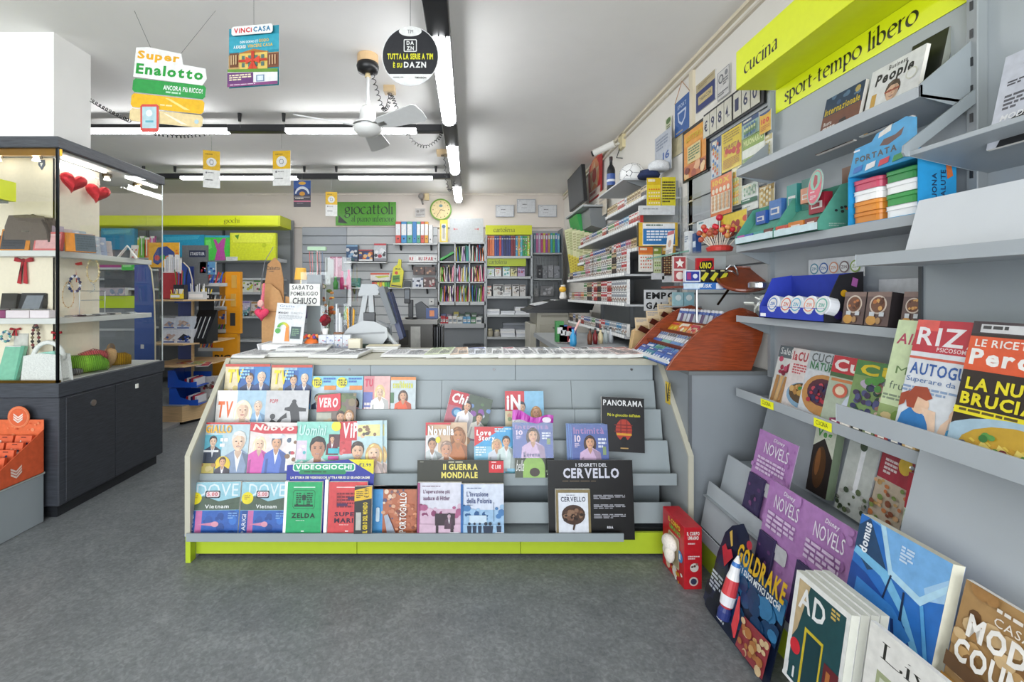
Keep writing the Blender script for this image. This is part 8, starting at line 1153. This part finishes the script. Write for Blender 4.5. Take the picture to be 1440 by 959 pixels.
M().prism([(-.07,.36),(.055,.365),(.07,.395),(.04,.43),(-.05,.43)],'y',-.03,.04,'a8acae').obj('screen_head',PLAST,ts,bevel=.006); M().prism([(.07,.40),(.16,.16),(.185,.17),(.10,.42)],'y',-.06,.10,'5a6064').obj('tilted_screen',PLAST,ts,bevel=.004); M().prism([(.10,.36),(.205,.05),(.225,.06),(.13,.38)],'y',.02,.16,'1c2c58').obj('navy_back',PLAST,ts,bevel=.004)
M().box(-.04,.04,-.03,.0,.17,.24,'2a2c30').obj('receipt_slot',PLAST,ts,bevel=.003); M().tube([(.11,-.05,.12),(.18,-.05,.03),(.20,-.08,.01)],.014,7,'b8bcbe').obj('foot_arm',PLAST,ts)
dk=thing('work_desk','grey inner work desk behind the counter','desk',(P(560,0,3.4)[0],3.4,0)); M().box(-1.1,.05,-.28,.25,.84,.87,'7e8488').obj('desk_top',STEEL,dk)
for x in (-1.05,0): M().box(x-.02,x+.02,-.2,.2,0,.84,'5c6064').obj('leg',STEEL,dk)
fc_=thing('steel_cabinet','grey-brown steel cabinet with a pale flat top right of the till','cabinet',(P(588,0,3.75)[0],3.75,0)); M().box(-.16,.12,.0,.45,0,1.05,'55524e').obj('cabinet_body',STEEL,fc_); M().box(-.17,.16,-.02,.47,1.05,1.085,'8a8884').obj('top',STEEL,fc_); M().box(-.06,.02,-.012,0,.55,1.03,'c8c6c0').obj('label_panel',PRINT,fc_)
for i in range(3): M().box(-.15,-.08,-.01,0,.6+.14*i,.72+.14*i,['5a4a3a','4a3c3c','3c3a38'][i]).obj('stored_box',CARD,fc_)
for i in range(4): M().box(.125+.02*i,.135+.02*i,.1,.4,.3,1.02,['3a3c40','7a7c80','2c2e32','5c5e62'][i]).obj('hanging_file',PLAST,fc_)
pt=thing('payment_terminal','black handheld terminal on an upright stand right of the till','terminal',(P(577,0,3.8)[0],3.85,1.088)); M().cyl((0,0,0),(0,0,.012),.05,None,16,'1a1a1c').obj('foot',PLAST,pt); M().box(-.022,.018,-.01,.02,.01,.16,'222326').obj('stem',PLAST,pt,bevel=.004); M().box(-.055,-.005,-.03,.0,.13,.26,'2a2b2e').obj('terminal_body',PLAST,pt,bevel=.006); M().box(-.05,-.01,-.032,-.03,.17,.24,'6a7078').obj('screen',PRINT,pt)
r=thing('blue_tool','dark scanner with blue and orange packets beside the terminal','scanner',(P(598,0,3.8)[0],3.9,1.088)); M().prism([(-.08,0),(-.09,.12),(-.05,.14),(.04,.06),(.09,.03),(.09,0)],'y',0,.08,'2c3034').obj('scanner_body',PLAST,r,bevel=.006); M().box(.0,.10,-.03,.0,.0,.09,'1c3c78').obj('blue_packet',PLAST,r); M().box(.03,.07,-.034,-.03,.02,.07,'d87830').obj('orange_label',PRINT,r)
for i,(px,k,h,nm) in enumerate([(786,'2f8a3c',.16,'green'),(791,'3a6ab0',.13,'blue'),(797,'b02838',.12,'red'),(804,'2c3c90',.11,'dark blue')]): 
    x,_,z=P(px+4,496,3.4); r=thing('packed_product','%s packed product on the low table under the tobacco rack'%nm,'box',(x,3.5,ZC+.0)); M().box(-.03,.03,-.03,.03,0,h,k).obj('box_body',PRINT,r); M().box(-.02,.02,-.031,-.03,h*.4,h*.7,'e8e8e8').obj('box_label',PRINT,r)
lt=thing('low_table','grey low table under the tobacco rack behind the counter','table',(1.05,3.55,0)); M().box(-.42,.42,-.3,.9,.88,.92,'9a9ea0').obj('table_top',STEEL,lt); [M().box(x,x+.03,y,y+.03,0,.88,'6a6e70').obj('leg',STEEL,lt) for x in (-.40,.38) for y in (-.28,.86)]
for i in range(5):
    px=805+i*9; x,_,z=P(px+22,490,3.45); r=thing('small_bottle','%s little bottle on the low table under the tobacco rack'%['brown','dark red','cream','clear grey','silver'][i],'bottle',(x,3.4+i*.03,.921)); M().lathe([(.016,0),(.02,.03),(.018,.07),(.007,.09),(.008,.11)],10,['6a3c28','7a1c20','d8c8a0','a8b0b0','b8bcc0'][i]).obj('bottle_body',PLAST,r,smooth=True); M().cyl((0,0,.105),(0,0,.12),.009,None,8,'2a2a2a').obj('cap',PLAST,r)
tg=thing('glue_bottle','light blue bottle with a pink diagonal stick on the low table','bottle',(P(806,0,3.3)[0],3.3,.92)); M().lathe([(.02,0),(.026,.02),(.024,.07),(.01,.1),(.012,.12)],12,'3a9ad0').obj('bottle_body',PLAST,tg,smooth=True); M().cyl((-.03,0,.03),(.05,0,.19),.007,None,6,'e8b8b0').obj('stick',PLAST,tg)
o=thing('added_shelf','small grey bracket shelf added under two pale blue packs beside the shop sign','shelf',(1.33,2.93,1.213)); M().box(-.06,.16,-.03,.05,0,.008,'a0a4a8').obj('board',STEEL,o)  # board added as support for the two packs, which otherwise hang in the air
# ================================================================ MAHOGANY SWEET RACK
mr=thing('sweet_rack','curved mahogany sweet rack with stepped trays on top of the grey side cabinet','display rack',(1.2,2.5,.92))
def MR(): m=M(); m.X=Matrix.Translation(-mr.location); return m
prof=[(.985,.921),(1.02,.975),(1.08,1.045),(1.15,1.115),(1.23,1.175),(1.30,1.212),(1.357,1.228),(1.42,1.205),(1.468,1.15),(1.45,1.06),(1.40,.921)]
MR().prism(prof,'y',2.262,2.282,'8a3c1c').obj('side_panel',MAHOG,mr,bevel=.002); MR().prism(prof,'y',2.78,2.80,'8a3c1c').obj('side_panel',MAHOG,mr,bevel=.002)
steps=[(1.0,.945,.03),(1.09,1.01,.03),(1.17,1.07,.03),(1.25,1.12,.04)]
for x,z,h in steps: MR().prism([(x,z),(x-.006,z+.02),(x,z+.02),(x+.004,z+.006),(x+.085,z+.03),(x+.085,z+.024)],'y',2.283,2.779,'e8eaec' if x<1.05 else '7a3418').obj('tray',PLAST if x<1.05 else MAHOG,mr)
MR().box(1.33,1.335,2.283,2.779,.93,1.20,'7a3418').obj('back_board',MAHOG,mr)
def sweet(label,x,y,z,w,h,t,bg,ops,tilt,cat='sweets',name='sweet_packet',group=None):
    r=thing(name,label,cat,(x,y,z),(R(-tilt),0,R(-90)),group); run(Canvas(w,h,bg,dz=.0003),ops).box(-w/2,w/2,.0003,t,0,h,bg).obj('packet_body',PRINT,r); return r
for j in range(4):
    y=2.72-j*.118
    col=['2c5cb0','2f8aa0','3a68c0','2c60b8'][j]; nm=['farthest','second','third','nearest'][j]
    sweet('blue chewing gum blister in the lowest row of the sweet rack, %s'%nm,.995,y,.94,.11,.085,.012,col,[('r',.05,.08,.95,.3,'1c3c90')]+[('e',.2+.3*i,.62,.1,None,'e8f0f8') for i in range(3)]+[('l',.1,.12,.9,.26,1,'f0f4f8')],50,group='blue gum blisters in the lowest row')
    sweet('%s gum blister in the second row of the sweet rack, %s'%(['blue','mint green','light blue','pale blue'][j],nm),1.065,y,.975,.11,.09,.012,['3a70c8','78b8b0','6a9ad8','8ab0e0'][j],[('e',.2+.3*i,.4,.1,None,'f0f8f8') for i in range(3)]+[('poly',[(.1,.65),(.9,.6),(.9,.85),(.1,.9)],['f0f4ff','2a8a70','2c50a8','4a78c8'][j])],48)
    for i in range(4):
        r=thing('gum_stick','white and grey gum stick pack in the third row of the sweet rack, %s column'%nm,'sweets',(1.125,y+.04-i*.027,1.02),(R(-40),0,R(-90)),'gum sticks in the third row, %s column'%nm); run(Canvas(.02,.085,'e4e6ea',dz=.0003),[('r',0,.2,1,.45,'3a3c48' if j%2 else '4a6aa0'),('r',0,.75,1,.85,'8a8c98')]).box(-.01,.01,.0003,.012,0,.085,'d8dade').obj('stick_body',PRINT,r)
    sweet('%s sweet packet in the fourth row of the sweet rack, %s'%(['yellow and orange','orange','red and cream','cream and yellow'][j],nm),1.18,y,1.055,.11,.10,.015,['e8a828','e8742c','e0c8a0','e8d8a0'][j],[('blobs',.05,.2,.95,.95,9,[['e8e048','d84828'],['f0d060','f8f0d0'],['c8283c','e87838'],['d85a30','f0e8c0']][j],.08,.14,j),('r',.08,.05,.92,.22,['c83828','f4ecd8','c8283c','e8a030'][j])],42)
    for i in range(3):
        rr_=thing('mint_roll','%s mint roll upright in the top row of the sweet rack, %s group'%(['silver and blue','dark violet','silver'][i],nm),'sweets',(1.262,y+.035-i*.036,1.115),(0,R(18),0)); M().lathe([(.012,0),(.014,.004),(.014,.07,['c8ccd4','5a3c6a','b8bcc4'][i]),(.014,.085,'3a5aa8'),(.014,.095,'d8d8dc'),(.010,.10,'e8e8ec')],10,['c8ccd4','5a3c6a','b8bcc4'][i]).obj('roll_body',PRINT,rr_,smooth=False)
for i in range(4):
    r=thing('cigar_step','dark brown stepped shelf board with a pale booklet, %s from the front'%['lowest','second','third','highest'][i],'rack',(1.12+i*.075,3.0,1.055+i*.045),group=None); M().prism([(-.02,.01),(.07,-.035),(.08,.0),(0,.04)],'y',-.03,-.02,'4a1e14').obj('step_board',MAHOG,r); run(Canvas(.09,.09,'cdb794',dz=.0004),[('l',.1,.1,.9,.4,3,'8a8a90'),('r',.1,.6,.9,.9,'b89a70')]).obj('booklet',PAPER,r,loc=(.03,.02,.0),rot=(R(-20),0,R(-10)))
M2=thing('step_stand','tan cardboard body under the dark stepped boards beside the sweet rack','display rack',(1.1,3.0,.921)); M().prism([(-.02,0),(0,.13),(.10,.19),(.25,.26),(.25,0)],'y',.03,.09,'c8a878').obj('stand_body',CARD,M2)
od_=thing('oval_tray','round tilted mahogany tray above the sweet rack','tray',(1.405,2.33,1.372),(R(28),R(-14),0)); M().lathe([(.105,-.006),(.122,-.004),(.126,.006),(.122,.014),(.118,.008),(.112,.004),(.02,.003)],36,'7a3418').obj('tray_disc',MAHOG,od_,smooth=False); M().tube([(.03*math.cos(R(a))-.03,.06+.035*math.sin(R(a)),.03+.02*math.sin(R(a*2))) for a in range(0,370,30)],.004,6,'c8ccd0').obj('chrome_ring',METAL,od_); M().tube([(-.06,.0,-.01),(-.10,.05,-.15)],.006,6,'3a2a20').obj('arm',METAL,od_)
# glass shelf and red tray left of it
gs=thing('glass_shelf','narrow glass shelf carrying lollipops and leaflets above the sweet rack','shelf',(1.3,2.6,1.515)); M().box(-.18,.17,-.28,.28,0,.008,'dfe8e4').obj('glass_board',GLASS,gs); M().box(-.181,-.179,-.28,.28,0,.008,'6a9a8c').obj('glass_edge',PLAST,gs); M().prism([(.16,0),(-.08,0),(.16,-.12)],'y',-.01,-.006,'c8d0d0').obj('bracket',PLAST,gs)
lo=thing('lollipop_stand','red-based stand bristling with brown and red lollipops on the glass shelf','lollipops',(1.33,2.42,1.525)); M().lathe([(.06,0),(.065,.02),(.05,.03)],16,'c83830').obj('stand_base',PLAST,lo)
q=random.Random(3)
for i in range(26):
    a=q.uniform(0,2*PI); e=q.uniform(.02,.10); h=q.uniform(.07,.14)-(.03 if e>.08 else 0); p=(e*math.cos(a),e*1.1*math.sin(a),h); k=q.choice(['a85038','c87848','8a3c2c','c82838','d89050','b84a38']); s=M().cyl((p[0]*.4,p[1]*.4,.02),p,.002,None,4,'f0e8d8').obj('stick',PLAST,lo); M().ball(p,.015,None,None,8,6,k).obj('lollipop_head',PLAST,s,smooth=True)
s=M().cyl((0,0,.03),(0,0,.17),.002,None,4,'f0e8d8').obj('stick',PLAST,lo); M().ball((0,0,.18),.018,None,None,10,8,'b81c38').obj('lollipop_head',PLAST,s,smooth=True)
sweet('tilted white leaflet with a face picture at the left end of the glass shelf',1.19,2.72,1.525,.09,.15,.002,'ece8e4',[('r',0,0,1,.15,'b8384c'),('e',.5,.5,.25,None,'c8a088'),('l',.1,.75,.9,.92,3,'9a9aa0')],6,'leaflet','leaflet'); S=bpy.data.objects['leaflet'] if 'leaflet' in bpy.data.objects else None
sweet('upright white box on the glass shelf beside the tilted leaflet',1.24,2.60,1.525,.05,.13,.03,'e8ecee',[('l',.1,.2,.9,.5,3,'8a9ab0')],0,'box','small_box'); sweet('dark blue spray bottle box on the glass shelf',1.25,2.53,1.525,.04,.11,.03,'1c4a88',[('r',.1,.4,.9,.7,'d8e4f0')],0,'box','small_box')
rt=thing('red_tray','mahogany red tray edged with a blue sweets strip, above the sweet rack','tray',(1.24,2.47,1.33)); M().box(-.14,.14,-.12,.14,0,.012,'7a2c1c').obj('tray_floor',MAHOG,rt); c=Canvas(.27,.035,'3a78c8',dz=.0005); run(c,[('poly',[(0,.1),(.4,.1),(.3,.9),(0,.9)],'d8e8f4'),('t','FRISK',.28,.2,.26,.55,'f4f8fc','x',0,.2),('r',.62,.1,.76,.9,'e8ecf4'),('r',.8,0,1,1,'5a48a8')]); c.obj('strip_print',PRINT,rt,loc=(0,-.121,-.008)); M().box(-.135,.135,-.12,-.117,-.008,.027,'3a78c8').obj('front_strip',PLAST,rt); M().cyl((.02,.05,-.2),(.02,.05,0),.006,None,8,'b8bcc0').obj('support_rod',METAL,rt)
def up(label,px0,py0,px1,py1,Y,bg,ops,th=.02,name='playing_card_box',cat='box'): return sheet(name,label,cat,px0,py0,px1,py1,Y,bg,ops,th=th,edge=bg)
up('red and white card box with stars at the left end of the red tray',947,360,965,397,2.42,'d8ccc8',[('r',.05,.04,.95,.48,'a83c40'),('poly',[(.5,.08),(.6,.2),(.85,.22),(.65,.32),(.72,.44),(.5,.36),(.28,.44),(.35,.32),(.15,.22),(.4,.2)],'f0e8e0'),('r',.05,.56,.95,.96,'a8484c'),('e',.5,.75,.3,None,'e8d8d0')])
up('blue and white framed card deck in front of the red card game box',963,380,985,396.5,2.37,'e8ecf4',[('r',.08,.1,.92,.9,'2c3ca0'),('r',.14,.2,.4,.8,'a83c78'),('e',.66,.5,.15,None,'e8ecf4')]); up('red card game box above the red tray','%d'%0 and 980,363,1004,384,2.44,'c81c28',[('poly',[(.1,.6),(.3,.2),(.9,.15),(.95,.5),(.7,.85),(.2,.9)],'1a1a1a'),('t','UNO',.16,.28,.68,.42,'f0e030','x',0,.1)])
for i in range(3): up('black and yellow small card box, %s of three on the red tray'%['left','middle','right'][i],985+i*13.5,379,997+i*13.5,397.5,2.38,'1c1c1a',[('poly',[(.0,.7),(.6,.2),(1,.3),(.4,.9)],'d8d030'),('l',.1,.05,.9,.2,1,'e8e0a0')])
up('white and blue blister packs under the red tray, left','%d'%0 and 947,411,961,430,2.9,'a8d0d8',[('e',.5,.4,.3,None,'e8f4f4')]); up('white and blue blister packs under the red tray, right',962,411,976,430,2.9,'98c8d4',[('e',.5,.4,.3,None,'e8f4f4')])
print('objects',len(bpy.data.objects))
